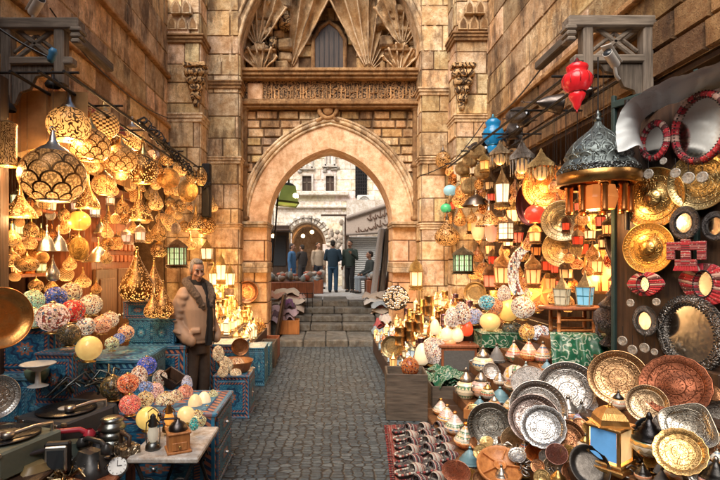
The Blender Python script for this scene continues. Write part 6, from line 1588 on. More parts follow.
for q, (px, py) in enumerate(fill_spots(46, 470, 716, 345, 478, 13.5, okr, 8)):
 k, nm, ct, lk, c = KS[(q * 3 + q // 8) % 8]; w = r.uniform(13, 20)
 if k in ('bowl_plate', 'tray', 'bowl_mirror', 'tray_scalloped'): lean(k, nm, px, py, w, r.uniform(-60, 0), r.uniform(15, 60), r.uniform(0, 360), c, None, lk, None, 'small wares among the trays', r.uniform(.85, 1.1), ct, dy=-.04)
 else: put(k, nm, ct, px, py + w * .6, w, w * 1.15, c, None, lk, None, 'small wares among the trays', colors=dict(lid=c if k == 'conical_lid' else r.choice([(.1, .1, .1), SILVER, BRASS]), knob=(.2, .18, .15)))
r = random.Random(12); GB = 'little metal trinkets heaped among the trays'
for q, (px, py, lb) in enumerate([(480, 447, 'below the pewter tray'), (497, 452, 'between the pewter tray and the segmented dish'), (520, 459, 'right of the segmented dish'), (528, 470, 'at the bottom edge near the segmented dish'), (545, 478, 'at the bottom edge below the brass lid'), (600, 440, 'at the foot of the brass lantern'), (486, 461, 'left of the segmented dish rim'), (508, 450, 'under the leaf-shaped dish'),
  (580, 428, 'beside the blue painted jar'), (632, 470, 'at the bottom edge right of the brass lantern'), (560, 421, 'between the silver stack and the painted tagine'), (655, 474, 'at the bottom edge between two black-lidded tagines')]):
 Y, z = on_slope(px, py); b = MB(); i = b.mat(MET)
 for k in range(14):
  c = (r.uniform(-.07, .07), r.uniform(-.07, .07), r.uniform(0, .04)); a = r.uniform(0, PI); l = r.uniform(.015, .04)
  if k % 2: b.tube([(c[0] + l * math.cos(x + a), c[1] + l * math.sin(x + a), c[2] + .01 * math.sin(x)) for x in [2 * PI * e / 9 for e in range(9)]], .006, i, 5, closed=True)
  else: b.tube([(c[0] - l * math.cos(a), c[1] - l * math.sin(a), c[2]), (c[0], c[1], c[2] + .02), (c[0] + l * math.cos(a), c[1] + l * math.sin(a), c[2])], .006, i, 5)
 single('metal_trinkets', b, 'heap of small metal trinkets ' + lb, 'trinkets', GB, loc=P(px, py, Y), color=r.choice([SILVER, (.3, .28, .26), BRASS]))
pot('tagine_metal', 568, 420, 24, 25, (.80, .25, .12), 'red and green painted pot with grey metal lid in front of the wide silver tray')
pot('teapot', 583, 425, 18, 20, (.20, .30, .55), 'blue, white and red painted jar between the lidded pot and the brass lantern')
pot('tagine_metal', 649, 456, 33, 44, (.35, .25, .12), 'painted tagine with tall black stepped lid right of the brass lantern', (.05, .05, .055), (.05, .05, .055))
pot('tagine_metal', 686, 487, 40, 44, (.75, .28, .10), 'orange painted tagine with black stepped lid at the bottom right corner', (.045, .045, .05), (.05, .05, .055))
pot('tagine_metal', 716, 492, 30, 36, (.7, .3, .2), 'painted tagine cut by the right edge at the bottom corner', (.06, .06, .06))
lean('pan', 'dark_dish', 652, 434, 34, -40, 30, color=(.05, .055, .06), label='dark blue-black dish leaning behind the black-lidded tagine', cat='dish')
Y, z = on_slope(610, 467); p = P(610, 467, Y)
parts = []
b = MB(); i = b.mat(MET); b.box((0, 0, .04), (.92, .92, .08), i, bev=.02); b.box((0, 0, .11), (.80, .80, .06), i, bev=.02); parts.append(('base', b, None))
b = MB(); i = b.mat(MET)
for a_ in range(4):
 a = PI / 4 + a_ * PI / 2; b.box((.46 * math.cos(a), .46 * math.sin(a), .40), (.07, .07, .54), i, bev=.01)
b.box((0, 0, .66), (.78, .78, .05), i, bev=.015); parts.append(('frame', b, None))
for a_ in range(4):
 b = MB(); i = b.mat(GLOW_S); a = a_ * PI / 2; b.box((.325 * math.cos(a), .325 * math.sin(a), .40), (.02, .56, .46), i, rz=a); parts.append(('glass_pane', b, None))
b = MB(); i = b.mat(MET); b.lathe([(.52, .68), (.42, .70), (.40, .78), (.30, .87), (.14, .94), (.05, .96)], i, 4, smooth=False); ri = len(parts); parts.append(('roof', b, None))
b = MB(); i = b.mat(MET); b.lathe([(.03, .95), (.06, .97), (.01, 1.0)], i, 12); parts.append(('finial', b, ri))
proto('big_lantern', parts)
s = Y / F
o = inst('big_lantern', 'brass_lantern', p, (44 * s, 44 * s, 64 * s), (0, 0, .62), (.72, .42, .15), None, 'lantern', 'big square brass lantern with one blue and one glowing cream pane in the right foreground')
pan = [c for c in o.children if c.name.startswith('glass_pane')]
for c in pan: c.color = (1.0, .66, .30, 1)
pan[2].color = (.10, .28, .55, 1); pan[1].color = (.10, .28, .55, 1)
BULBS.append((p + Vector((.0, -.0, 28 * s)), 3, .1, o))
t = empty('bamboo_table', (2.36, 4.75, 0)); tag(t, 'small oval table with jointed bamboo legs carrying two little painted lanterns', 'table')
p = P(572, 306, 4.72); zt = p.z; t.location = (p.x, 4.72, zt - .33)
b = MB(); i = b.mat(WOOD_R); b.lathe([(0, 0), (.32, 0), (.33, .015), (.32, .03), (0, .03)], i, 32, (0, 0, .30), sy=.55); obj('tabletop', b, t)
for q in range(4):
 a = PI / 4 + q * PI / 2; x, y = .24 * math.cos(a), .12 * math.sin(a)
 b = MB(); i = b.mat(WOOD_O)
 b.lathe([(.018, 0), (.018, .08), (.024, .085), (.018, .09), (.018, .17), (.024, .175), (.018, .18), (.018, .3)], i, 10, (x, y, 0)); obj('leg', b, t)
b = MB(); i = b.mat(WOOD_O)
for z in (.10, .2): b.tube([(-.17, -.085, z), (.17, -.085, z)], .012, i, 6); b.tube([(-.17, .085, z), (.17, .085, z)], .012, i, 6)
obj('stretcher', b, t)
b = MB(); i = b.mat(GREENTIN); rows = []
for a in range(40):
 f = a / 39; rows.append([(-.3 + .6 * c / 47 + .015 * f * math.sin(c * .5), -.05 - .16 * f ** .6 - .030 * f * math.sin(c * .62 + .6 * math.sin(f * 3)) + .015 * noise.noise(Vector((c * .2, f * 4, 1))), .02 - f ** 1.4 * .34) for c in range(48)])
b.grid(rows, i, flip=True)
single('patterned_cloth', b, 'green and white arabesque cloth hanging below the bamboo table', 'cloth', loc=P(582, 334, 4.55), rot=(0, 0, -.25))
inst('crate_o', 'wooden_box', P(551, 388, 4.55), (.20, .22, .20), (0, 0, -.3), None, None, 'box', 'small pale open wooden box under the blue conical lid')
stand('fan_square', 'painted_lantern', 'lantern', 585, 310, 21, 40, Y=4.68, color=(.06, .34, .50), label='white-painted lantern with glowing blue glass on the bamboo table', colors=dict(base=(.75, .66, .48), frame=(.75, .66, .48), roof=(.75, .66, .48), finial=(.75, .66, .48)), lit=2)
stand('fan_square', 'painted_lantern', 'lantern', 562, 309, 19, 35, Y=4.75, color=(.30, .28, .18), label='cream-painted lantern with dark star panes on the bamboo table', colors=dict(base=(.7, .62, .42), frame=(.7, .62, .42), roof=(.7, .62, .42), finial=(.7, .62, .42)))
stand('urn', 'pewter_urn', 'urn', 612, 346, 35, 62, Y=4.3, color=(.15, .13, .13), label='dark pewter urn with lid and handles right of the bamboo table', rz=.4)
b = MB(); i = b.mat(MET); j = b.mat(GLOW_S)
n = 16; pl = [(-.5, 0), (.5, 0), (.5, .55)] + [(.5 * math.cos(a) , .55 + .45 * math.sin(a) ** .9) for a in [PI * q / n / 1 for q in range(1, n)]] + [(-.5, .55)]
M = Matrix.Rotation(PI / 2, 4, 'X')
b.prism(pl, -.06, .06, i, M=M)
for s_ in (-1, 1): b.box((s_ * .25, -.09, .36), (.38, .03, .6), j, bev=.01); b.box((s_ * .25, -.07, .36), (.45, .03, .68), i)
b.tube([(0, -.09, .05), (0, -.09, .98)], .03, i, 6)
stp = single('arched_lamp', b, 'tall arched wooden lamp panel with glowing doors behind the blue lantern', 'lamp', loc=P(600, 294, 4.95), color=(.85, .42, .14), rot=(0, 0, -.5)); stp.scale = (.30, .5, .52)
o = inst('wide_square', 'box_lamp', P(614, 298, 4.8), (.17, .17, .26), (0, 0, .2), (1.0, .34, .10), None, 'lamp', 'small orange box lamp with square lattice next to the arched lamp', colors=dict(base=WOOD and (.4, .2, .1) if False else (.4, .2, .1), frame=(.45, .22, .1), roof=(.4, .2, .1)))
b = MB(); i = b.mat(GLOW_S)
for q in range(5):
 a = PI / 2 + 2 * PI * q / 5; a1, a2 = a + PI / 5, a - PI / 5
 tip = Vector((.5 * math.cos(a), 0, .5 * math.sin(a))); l_ = Vector((.21 * math.cos(a1), 0, .21 * math.sin(a1))); r_ = Vector((.21 * math.cos(a2), 0, .21 * math.sin(a2)))
 for sy_ in (-1, 1):
  c = Vector((0, sy_ * .16, 0)); f1 = [c, l_, tip]; f2 = [c, tip, r_]
  if sy_ > 0: f1, f2 = f1[::-1], f2[::-1]
  b.face(f1, i); b.face(f2, i)
o = single('star_lamp', b, 'faceted orange star lamp above the strong orange globe', 'lamp', loc=P(541, 293, 5.5), color=(1.0, .32, .08), rot=(0, .2, -.3)); o.scale = (.40, .4, .40)
# ------------------------------------------------------------------ souvenirs along the far right kerb
t = empty('tiered_stand', (1.3, 7.6, 0)); tag(t, 'low stepped stand packed with small souvenirs and lanterns by the steps on the right', 'display stand')
TRR = [(.93, .26), (1.12, .36), (1.31, .48), (1.50, .62), (1.69, .78), (1.88, .96)]
for X, z in TRR:
 b = MB(); i = b.mat(WOOD_D); b.box((X - 1.3, 0, z / 2), (.185, 2.7, z - .01), i, bev=.006); obj('tier', b, t)
GQ = 'small souvenirs and lanterns on the right stepped stand'
rn = ['lowest', 'second', 'third', 'fourth', 'fifth', 'top']
for ri, (X, z) in enumerate(TRR):
 for q in range(24):
  fr = q % 2; Y = 6.36 + (q // 2) * .222 + fr * .1
  k = R.choice(['mini_onion', 'mini6d', 'mini4', 'mini6d', 'mini6'] if ri < 2 else ['mini6', 'mini4', 'cyl', 'mini6', 'mini_onion', 'mini4'])
  w = R.uniform(.08, .125); h = R.uniform(.13, .25)
  c = R.choice([CREAM, WARM, (.9, .8, .62), (.75, .72, .65), (.35, .45, .5), (.7, .2, .15)] if ri < 2 else [CREAM, WARM, CREAM, (1, .6, .3), (.7, .85, .6)])
  if k == 'cyl': c = R.choice([(.45, .28, .10), (.50, .30, .12), (.35, .18, .07), (.16, .10, .14)])
  inst(k, 'small_souvenir' if ri < 2 else 'small_lantern', (X + (-.045 if fr else .045) + R.uniform(-.02, .02), Y, z - .002), (w, w, h), (0, 0, R.uniform(0, 3)), c, None, 'souvenir' if ri < 2 else 'lantern',
             '%s, %s along the %s row of the %s right-hand tier' % ({'cyl': 'small brass cylinder', 'mini_onion': 'small onion-shaped lamp', 'mini6d': 'small pale glass lantern', 'mini4': 'small square lit lantern', 'mini6': 'small lit lantern'}[k], ords[q // 2], ['back', 'front'][fr], rn[ri]), None, None, GQ)
  if ri > 1 and q % 8 == 1: BULBS.append((Vector((X - .08, Y, z + h + .06)), 2.5, .1, None))
for px, yb, w, h, lb in [(410, 341, 11, 20, 'tall ribbed brass cylinder standing in front of the right stepped stand'), (419, 332, 10, 18, 'tall coppery cylinder behind the ribbed one'), (429, 316, 10, 20, 'tall gold cylinder standing high on the right stepped stand'), (400, 345, 11, 18, 'short brass cylinder beside the dark brass tray')]:
 stand('cyl', 'brass_cylinder', 'cylinder', px, yb, w, h, Y=6.45, color=R.choice([(.36, .20, .07), (.42, .24, .09)]), label=lb)
def cloth_heap(name, label, c, s, cols, seed, cat='textiles'):
 r = random.Random(seed); t = empty(name, c); tag(t, label, cat)
 for q in range(9):
  b = MB(); i = b.mat(FABRIC); rows = []; w, d = s[0] * r.uniform(.5, .9), s[1] * r.uniform(.5, .9); ox, oy = r.uniform(-.25, .25) * s[0], r.uniform(-.25, .25) * s[1]
  for a in range(9):
   rows.append([(ox - w / 2 + w * k / 8, oy - d / 2 + d * a / 8, s[2] * q / 9 + .04 * math.sin(k * 1.1 + q) * math.cos(a * .9) + .03 * r.random() - (.10 if a in (0, 8) or k in (0, 8) else 0)) for k in range(9)])
  b.grid(rows, i); obj('folded_cloth', b, t, r.choice(cols))
 return t
cloth_heap('textile_heap', 'heap of white and reddish patterned textiles left of the steps under the arch', (-1.05, 11.6, .50), (.85, .9, .55), [(.6, .55, .48), (.35, .10, .08), (.5, .42, .36), (.25, .15, .12), (.55, .35, .3)], 4)
cloth_heap('textile_heap', 'pile of purple and dark shawls on the low wall left of the steps', (-.98, 10.6, .42), (.5, .5, .45), [(.14, .06, .16), (.22, .12, .22), (.10, .06, .08), (.4, .3, .35)], 5)
cloth_heap('textile_heap', 'heap of white and pale blue cloth right of the top step', (1.35, 12.0, .50), (.8, .9, .45), [(.62, .60, .56), (.40, .46, .5), (.5, .2, .18), (.6, .5, .4)], 6)
cloth_heap('textile_heap', 'heap of red and pale trinket bags beside the right end of the steps', (1.18, 10.2, .14), (.55, .9, .45), [(.55, .5, .45), (.40, .08, .08), (.3, .4, .45), (.6, .45, .3)], 7)
inst('crate_o', 'carton', (-.83, 10.42, .13), (.42, .34, .30), (0, 0, .05), None, None, 'carton', 'tan cardboard carton on the lowest step at the left')
b = MB(); i = b.mat(WOOD_D); b.box((0, 0, .45), (.05, .5, .95), i, bev=.01); b.box((.03, 0, .45), (.02, .36, .75), i)
single('dark_board', b, 'dark framed board leaning against the left jamb inside the arch', 'board', loc=(-1.08, 10.1, .1), rot=(0, .18, 0))
b = MB(); i = b.mat(IRON)
for q in range(6): b.box((-.3 + q * .12, 0, .25), (.015, .015, .5), i)
for z in (.05, .25, .48): b.box((0, 0, z), (.62, .02, .015), i)
single('wire_rack', b, 'dark wire rack beside the top of the steps on the left', 'rack', loc=(-.68, 11.75, .42))
b = MB(); i = b.mat(MET); r = random.Random(2)
b.lathe([(0, .0), (.24, .0)], b.mat(IRON), 20); b.v = [(x, -.005, y) for x, y, z in b.v]
for q in range(170):
 a, rr = r.uniform(0, 2 * PI), .24 * math.sqrt(r.random()); b.ball((rr * math.cos(a), -.02, rr * math.sin(a) * .9), (.03, .02, .03), i, 6, 4, tint=r.uniform(.4, 1.6))
single('silver_bead_mat', b, 'round grey beaded mat standing at the right jamb by the souvenirs', 'mat', loc=P(396, 298, 9.1), color=(.42, .40, .38))
hang('fan_dome', 'hanging_lantern', 'lantern', 416, 256, 290, 16, Y=8.9, color=(1, .6, .3), label='brass hanging lantern with dome roof against the right jamb', colors=dict(base=BRASS, frame=BRASS, roof=BRASS, finial=BRASS), lit=4)
# ------------------------------------------------------------------ right: hanging lanterns and lamps over the stand
GH = 'lanterns and lamps hanging over the right stall'
DBR = (.26, .14, .055)
def rl(key, px, yt, yb, w, X, color, label=None, look=None, lm=None, lit=None, metal=DBR, name='hanging_lantern', cat='lantern'):
 cs = {n: metal for n in ('base', 'frame', 'roof', 'finial', 'cap', 'hook', 'rim', 'mount', 'wire_cage', 'crown', 'fringe')}
 return hang(key, name, cat, px, yt, yb, w, X=X, color=color, label=label, look=look, lm=lm, group=GH, lit=lit, colors=cs)
rl('glass_lamp', 493, 114, 164, 20, 2.35, (.01, .16, .34), 'blue ribbed glass pendant lamp with wire cage high on the right', metal=(.1, .3, .4), name='glass_pendant', cat='lamp')
rl('glass_lamp', 577, 58, 113, 28, 2.0, (.55, .015, .02), 'bright red ribbed glass pendant lamp beneath the timber bracket', metal=(.4, .05, .05), name='glass_pendant', cat='lamp')
rl('fan_hex', 502, 166, 208, 18, 2.3, (1, .82, .55), 'six-sided lantern with bright white panes below the blue glass pendant', lit=7, metal=(.45, .28, .12))
rl('wide_square', 506, 214, 242, 20, 2.3, (1, .80, .50), 'square lantern with barred cream panes under the bright white one', lit=6, metal=(.35, .2, .1))
rl('glass_cylinder', 478, 212, 240, 13, 2.3, (1, .62, .28), 'cream glass cylinder lamp left of the square barred lantern', lit=4)
rl('glass_cylinder', 491, 220, 242, 11, 2.4, (1, .52, .34), 'pinkish glass cylinder lamp beside the square barred lantern')
rl('drum', 463, 245, 274, 26, 2.2, (.45, .78, .50), 'green and cream paned drum lantern by the right pier', lit=5, metal=(.16, .14, .10))
rl('fan_onion', 503, 248, 288, 20, 2.35, (1, .42, .12), 'amber glass lantern with onion dome in the middle of the right stall', lit=6, metal=(.5, .25, .1))
rl('fan_dome', 491, 262, 290, 18, 2.4, (.9, .07, .03), 'deep red glass lantern next to the amber one', lit=4, metal=(.25, .12, .06))
rl('disc_glow', 535, 200, 224, 20, 2.3, (1, .06, .03), 'glowing red glass globe lamp in front of the dark shop wall', lit=5, name='hanging_lamp', cat='lamp')
rl('fan_dim', 535, 222, 244, 15, 2.35, (1, .5, .22), 'small brass lantern hanging below the glowing red globe', metal=(.7, .4, .16))
rl('fan_onion', 533, 252, 288, 18, 2.3, (1, .38, .10), 'slender orange glass lantern in front of the crescent lamp', lit=5, metal=(.6, .32, .12))
rl('onion_dim', 447, 212, 246, 25, 2.15, (.55, .5, .48), 'dark onion lamp with flared collar by the right pier', metal=(.12, .11, .10), name='hanging_lamp', cat='lamp')
rl('disc_glow', 446, 201, 213, 11, 2.15, (.06, .40, .16), 'small green glass ball on top of the dark onion lamp', name='hanging_lamp', cat='lamp')
rl('disc_glow', 450, 182, 196, 13, 2.2, (.28, .50, .55), 'small pale blue glass ball lamp by the right pier', name='hanging_lamp', cat='lamp')
GC = (.55, .33, .12)
for px, yt, yb, w, lb in [(478, 142, 160, 16, 'brown-gold metal ball lamp at the top of the cluster under the blue pendant'), (463, 158, 176, 16, 'brown-gold metal ball lamp at the left of the cluster'), (482, 160, 180, 16, 'shiny gold metal ball lamp at the right of the cluster'), (470, 150, 168, 15, 'brown metal ball lamp in the middle of the cluster'), (471, 174, 196, 20, 'largest gold ball lamp at the bottom of the cluster')]:
 rl('ball_plain', px, yt, yb, w, 2.25, (.6, .40, .18), lb, metal=GC, name='hanging_lamp', cat='lamp')
rl('globe_dim', 443, 146, 168, 15, 2.15, (.5, .45, .45), 'dark ball lamp at the left end of the rail by the pier', metal=(.2, .17, .15), name='hanging_lamp', cat='lamp')
rl('bowl_plain' if 'bowl_plain' in PROTO else 'bell_plain', 476, 188, 206, 27, 2.25, (.28, .22, .18), 'wide dark bell lamp with patterned rim below the gold ball cluster', metal=(.3, .2, .12), name='hanging_lamp', cat='lamp')
rl('mini_onion' if False else 'globe_vine', 461, 188, 208, 18, 2.25, (1.0, .6, .35), 'round orange openwork lamp left of the wide dark bell lamp', metal=(.5, .26, .1), name='hanging_lamp', cat='lamp', lit=4)
rl('bell_dim', 489, 200, 226, 26, 2.3, (.75, .5, .4), 'wide copper lamp with lobed fretwork rim over the square barred lantern', metal=(.45, .40, .36), name='hanging_lamp', cat='lamp')
rl('drop_dim', 460, 204, 226, 13, 2.3, (1, .6, .35), 'tan openwork drop lamp below the round orange lamp', metal=GC, name='hanging_lamp', cat='lamp')
for px, yt, yb, w, lb, m in [(500, 140, 168, 21, 'fringed brass crown lamp left of three in a row', (.50, .38, .24)), (522, 138, 178, 24, 'fringed grey metal crown lamp, middle of three in a row', (.34, .31, .28)), (541, 148, 184, 26, 'fringed golden crown lamp, right of three in a row', (.62, .44, .2)), (571, 160, 190, 24, 'fringed dull crown lamp half behind the great dome lamp', (.35, .26, .16))]:
 rl('fringe', px, yt, yb, w, 2.35, (1, .55, .22), lb, metal=m, name='crown_lamp', cat='lamp', lit=3)
r = random.Random(44)
fill = [(472, 223), (449, 258), (441, 272), (452, 284), (478, 252), (474, 270), (484, 268), (517, 233), (522, 250), (518, 272), (512, 262), (547, 262), (556, 252), (549, 280), (577, 262), (584, 245), (573, 284), (590, 232), (604, 240), (557, 200), (516, 196), (514, 212), (525, 185), (548, 225), (468, 238), (455, 240), (516, 288), (482, 288), (473, 286), (553, 296), (596, 262), (612, 258), (610, 215), (594, 205), (582, 215), (440, 250), (436, 286), (446, 296), (459, 292), (527, 205), (541, 240), (566, 270), (588, 268), (497, 232), (521, 170), (489, 183), (455, 222), (468, 207), (437, 236)]
KND = [('fan_dim', 'small brass lantern'), ('fan_onion', 'small lit onion-domed lantern'), ('globe_vine', 'small openwork ball lamp'), ('fan_hex', 'small lit six-sided lantern'), ('drop_vine', 'small pierced drop lamp'), ('globe_dot', 'small pierced ball lamp'), ('onion_dim', 'small dull onion lamp')]
for q, (px, py) in enumerate(fill):
 k, lk = KND[(q * 5 + q // 7) % len(KND)]; w = r.uniform(11, 16); h = w * r.uniform(1.3, 2.0)
 c, cn = r.choice([((1, .36, .08), 'orange'), ((1, .62, .28), 'cream'), ((.9, .08, .03), 'red'), ((1, .5, .18), 'amber'), ((1, .52, .2), 'amber')])
 rl(k, px, py - h / 2, py + h / 2, w, r.uniform(2.45, 2.75), c, look=lk.replace('small ', 'small %s ' % cn, 1), metal=r.choice([DBR, (.22, .11, .05), GC, (.16, .10, .06)]), lit=r.choice([None, 3]) if k.startswith('fan') or 'globe' in k else None, cat='lantern' if k.startswith('fan') else 'lamp', name='hanging_lantern' if k.startswith('fan') else 'hanging_lamp')
for q, (px, py) in enumerate(fill_spots(62, 436, 614, 168, 302, 9.5, lambda p: p[1] > 200 - (p[0] - 436) * .25 and not (575 < p[0] and p[1] > 265), 6)):
 k, lk = KND[(q * 4 + q // 7) % len(KND)]; w = r.uniform(9, 13); h = w * r.uniform(1.3, 1.9)
 c, cn = r.choice([((1, .30, .06), 'orange'), ((1, .55, .22), 'golden'), ((.8, .05, .02), 'red'), ((.8, .05, .02), 'red'), ((1, .42, .12), 'amber')])
 rl(k, px, py - h / 2, py + h / 2, w, r.uniform(2.35, 2.8), c, look=lk.replace('small ', 'tiny %s ' % cn, 1), metal=r.choice([DBR, (.2, .1, .04), (.16, .07, .04), (.3, .2, .12)]), cat='lantern' if k.startswith('fan') else 'lamp', name='hanging_lantern' if k.startswith('fan') else 'hanging_lamp')
disc('tray', 'copper_plate', 'plate', 546, 187, 44, 5.4, -25, 0, color=(.85, .30, .09), label='shiny orange copper plate hung behind the fringed golden crown lamp')
disc('bowl_mirror', 'mirror_dish', 'dish', 563, 221, 40, 5.0, -28, 0, color=(.42, .34, .20), label='round bronze dish with mirror centre, upper of two under the great dome lamp')
disc('bowl_mirror', 'mirror_dish', 'dish', 562, 249, 36, 5.05, -28, 0, color=(.60, .40, .18), label='round gold dish with mirror centre, lower of two under the great dome lamp')
disc('bowl_mirror', 'mirror_dish', 'dish', 597, 222, 18, 4.8, -30, 0, color=(.50, .32, .12), label='small round gold dish below the copper tubes of the great dome lamp')
disc('pan', 'dark_pan', 'pan', 532, 203, 30, 5.7, -45, 0, color=(.10, .03, .025), label='dark red-brown pan hung behind the glowing red globe', ratio=1.5)
disc('tray', 'brass_tray', 'tray', 475, 293, 22, 7.0, -30, 8, color=(.40, .27, .12), label='round brass tray with bright streak beside the turquoise globe')
disc('tray', 'dark_tray', 'tray', 461, 312, 26, 7.3, -25, 10, color=(.20, .17, .12), label='dark tray standing behind the white egg lamps')
Y = yx(598, 2.18); s = Y / F; p = P(598, 186, Y); w = 76 * s
t = empty('dome_lamp', p); tag(t, 'great dark pointed dome lamp with brass rim and hanging copper tubes, largest on the right', 'lamp')
b = MB(); i = b.mat(DOME_M); b.lathe([(w * r_, h * s) for r_, h in ((.48, 14), (.47, 18), (.41, 24), (.39, 26), (.41, 29), (.37, 36), (.31, 43), (.21, 50), (.11, 56), (.05, 61), (.035, 65))], i, 40); obj('dome', b, t, (.15, .18, .18))
b = MB(); i = b.mat(MET); b.lathe([(w * .035, 64 * s), (w * .06, 67 * s), (w * .03, 69 * s), (w * .05, 71 * s), (.004, 76 * s)], i, 16); obj('finial', b, t, (.13, .15, .15))
b = MB(); i = b.mat(MET); b.lathe([(w * .46, 0), (w * .5, 1 * s), (w * .5, 9 * s), (w * .485, 13 * s)], i, 44); obj('brass_rim', b, t, (.50, .27, .09))
b = MB(); i = b.mat(MET_CH); b.lathe([(w * .492, 12 * s), (w * .50, 15 * s), (w * .48, 18 * s)], i, 44); obj('raised_band', b, t, (.10, .11, .11))
for q in range(9):
 a = 2 * PI * q / 9 + .2; b = MB(); i = b.mat(MET)
 b.lathe([(.026, -.22), (.030, -.215), (.026, -.20), (.026, -.03), (.034, -.015), (.026, 0)], i, 12, (w * .36 * math.cos(a), w * .36 * math.sin(a), 0)); obj('copper_tube', b, t, (.72, .28, .09))
b = MB(); i = b.mat(GLOW_S); b.lathe([(0, -.2), (w * .2, -.19), (w * .24, -.1), (w * .2, 0)], i, 8, smooth=False); obj('lamp_glass', b, t, (1.0, .30, .07))
b = MB(); i = b.mat(IRON); b.tube([(0, 0, 75 * s), (0, 0, RAIL[1] - p.z)], .006, i, 6); obj('chain', b, t)
BULBS.append((p + Vector((0, 0, -.28)), 8, .1, None))
for X, w in ((2.15, 'outermost over the alley'), (2.40, 'in the middle'), (2.68, 'nearest the wall')):
 rods('lamp_rail', 'dark iron rail above the right stall carrying lanterns, ' + w, [((X, 4.3, RAIL[1] + .015), (X, 8.6, RAIL[1] + .015))], .016)
for q, Y in enumerate((4.4, 5.4, 6.4, 7.4, 8.4)):
 rods('cross_rod', 'iron cross rod over the right stall, ' + ['nearest to the viewer', 'second from the viewer', 'third from the viewer', 'fourth from the viewer', 'nearest the gateway'][q], [((2.05, Y, RAIL[1] + .042), (2.88, Y, RAIL[1] + .042))], .012)
r = random.Random(15)
for q in range(12):
 Yq = 5.0 + q * .29; X = 2.2 + r.random() * .45; k = r.choice(['bell_plain', 'ball_plain', 'drop_plain'])
 inst(k, 'stored_lamp', (X, Yq, RAIL[1] + .08), (r.uniform(.16, .24),) * 2 + (r.uniform(.25, .4),), (r.uniform(-1.8, 1.8), r.uniform(1.2, 1.9), r.uniform(0, 3)), (.15, .13, .12), None, 'lamp',
         'blackened spare lamp lying over the right-hand rails, %s from the viewer' % ords[q], None, None, 'spare lamps stored over the right rails', colors=dict(bulb=(.1, .1, .1), cap=(.12, .1, .1), hook=(.1, .1, .1), rim=(.1, .1, .1)))
# ------------------------------------------------------------------ mirror and dish panel at the right edge
A0, A1 = Vector((2.42, 4.0, 0)), Vector((2.92, 2.95, 0)); nrm = Vector((-(A0.y - A1.y), -(A1.x - A0.x), 0)).normalized()
YAW = math.degrees(math.atan2(nrm.x, -nrm.y))
def panel_pt(px, py, off=.05):
 a = (px - CX) / F
 d = A1 - A0; den = d.x - a * d.y; k = (a * A0.y - A0.x) / den
 p = A0 + d * k + nrm * off
 return Vector((p.x, p.y, EYE - (py - CY) * (p.y) / F)), p.y
def on_panel(key, name, cat, px, py, w, color, label, ratio=1.0, roll=0, off=.05, colors=None, group=None):
 p, Y = panel_pt(px, py, off)
 m = Euler((math.radians(90), 0, math.radians(YAW - (17 if 'mirror' in key else 0)))).to_matrix().to_4x4() @ Matrix.Rotation(math.radians(roll), 4, 'Z')
 s = w * Y / F
 return inst(key, name, p, (s, s * ratio, s), m.to_euler(), color, None, cat, label, None, None, group, (px, py), colors)
t = empty('display_panel', (A0 + A1) / 2); tag(t, 'dark wooden panel hung with mirrors and brass dishes at the right edge', 'display panel')
b = MB(); i = b.mat(WOOD_D); b.box((0, .03, 1.5), ((A1 - A0).length + .5, .04, 3.0), i, bev=.005, M=Matrix.Rotation(math.radians(YAW), 4, 'Z') @ Matrix.Translation((0.2, .04, 1.5))); obj('board', b, t)
b = MB(); i = b.mat(m_plain('green_paint', (.02, .045, .042), .5, 0, .4))
for q in (-.62, .0, .70): b.box((0, 0, 0), (.032, .04, 3.1), i, bev=.006, M=Matrix.Rotation(math.radians(YAW), 4, 'Z') @ Matrix.Translation((q, 0, 1.55)))
b.box((0, 0, 0), ((A1 - A0).length + .4, .05, .06), i, bev=.006, M=Matrix.Rotation(math.radians(YAW), 4, 'Z') @ Matrix.Translation((.15, 0, 3.02)))
obj('upright', b, t)
on_panel('mirror_bone', 'round_mirror', 'mirror', 695, 334, 78, (.20, .19, .18), 'large round mirror in a carved bone-inlaid frame, biggest on the panel', colors={})
on_panel('mirror_bone_small', 'round_mirror', 'mirror', 649, 321, 31, (.18, .17, .16), 'small round mirror in a bone-inlaid frame left of the large one')
on_panel('mirror_eye', 'eye_mirror', 'mirror', 650, 284, 46, None, 'red eye-shaped mirror with pointed corners, smaller of two', roll=4)
on_panel('mirror_eye', 'eye_mirror', 'mirror', 711, 284, 62, None, 'larger red eye-shaped mirror at the right edge', roll=-8, ratio=1.25)
on_panel('mirror_red', 'oval_mirror', 'mirror', 661, 141, 37, None, 'small oval red bead mirror under the plastic awning', ratio=1.12, off=.08)
on_panel('mirror_red_thin', 'oval_mirror', 'mirror', 708, 128, 66, None, 'large red and white bordered mirror under the plastic awning', ratio=1.1, off=.09)
on_panel('mirror_bone_small', 'round_mirror', 'mirror', 691, 223, 34, (.12, .11, .11), 'small round mirror with dark beaded rim above the red cross ornament', off=.08)
on_panel('mirror_bone_small', 'round_mirror', 'mirror', 722, 226, 30, (.12, .11, .11), 'beaded mirror cut by the right edge beside the red cross ornament', off=.08)
on_panel('cymbal', 'brass_dish', 'dish', 656, 198, 60, (.62, .42, .16), 'large hammered brass dish, upper of two hung by the green upright', off=.04)
on_panel('cymbal', 'brass_dish', 'dish', 653, 248, 50, (.72, .42, .12), 'engraved gold dish, lower of two hung by the green upright', off=.06)
on_panel('tray', 'brass_dish', 'dish', 703, 181, 58, (.55, .42, .20), 'bright brass dish under the large red mirror', off=.04)
disc('pan', 'dark_pan', 'pan', 624, 237, 34, 4.1, -55, 0, color=(.06, .045, .04), label='tall black oval pan between the great dome lamp and the brass dishes', ratio=1.75)
p, Y = panel_pt(693, 252, .09); s = Y / F
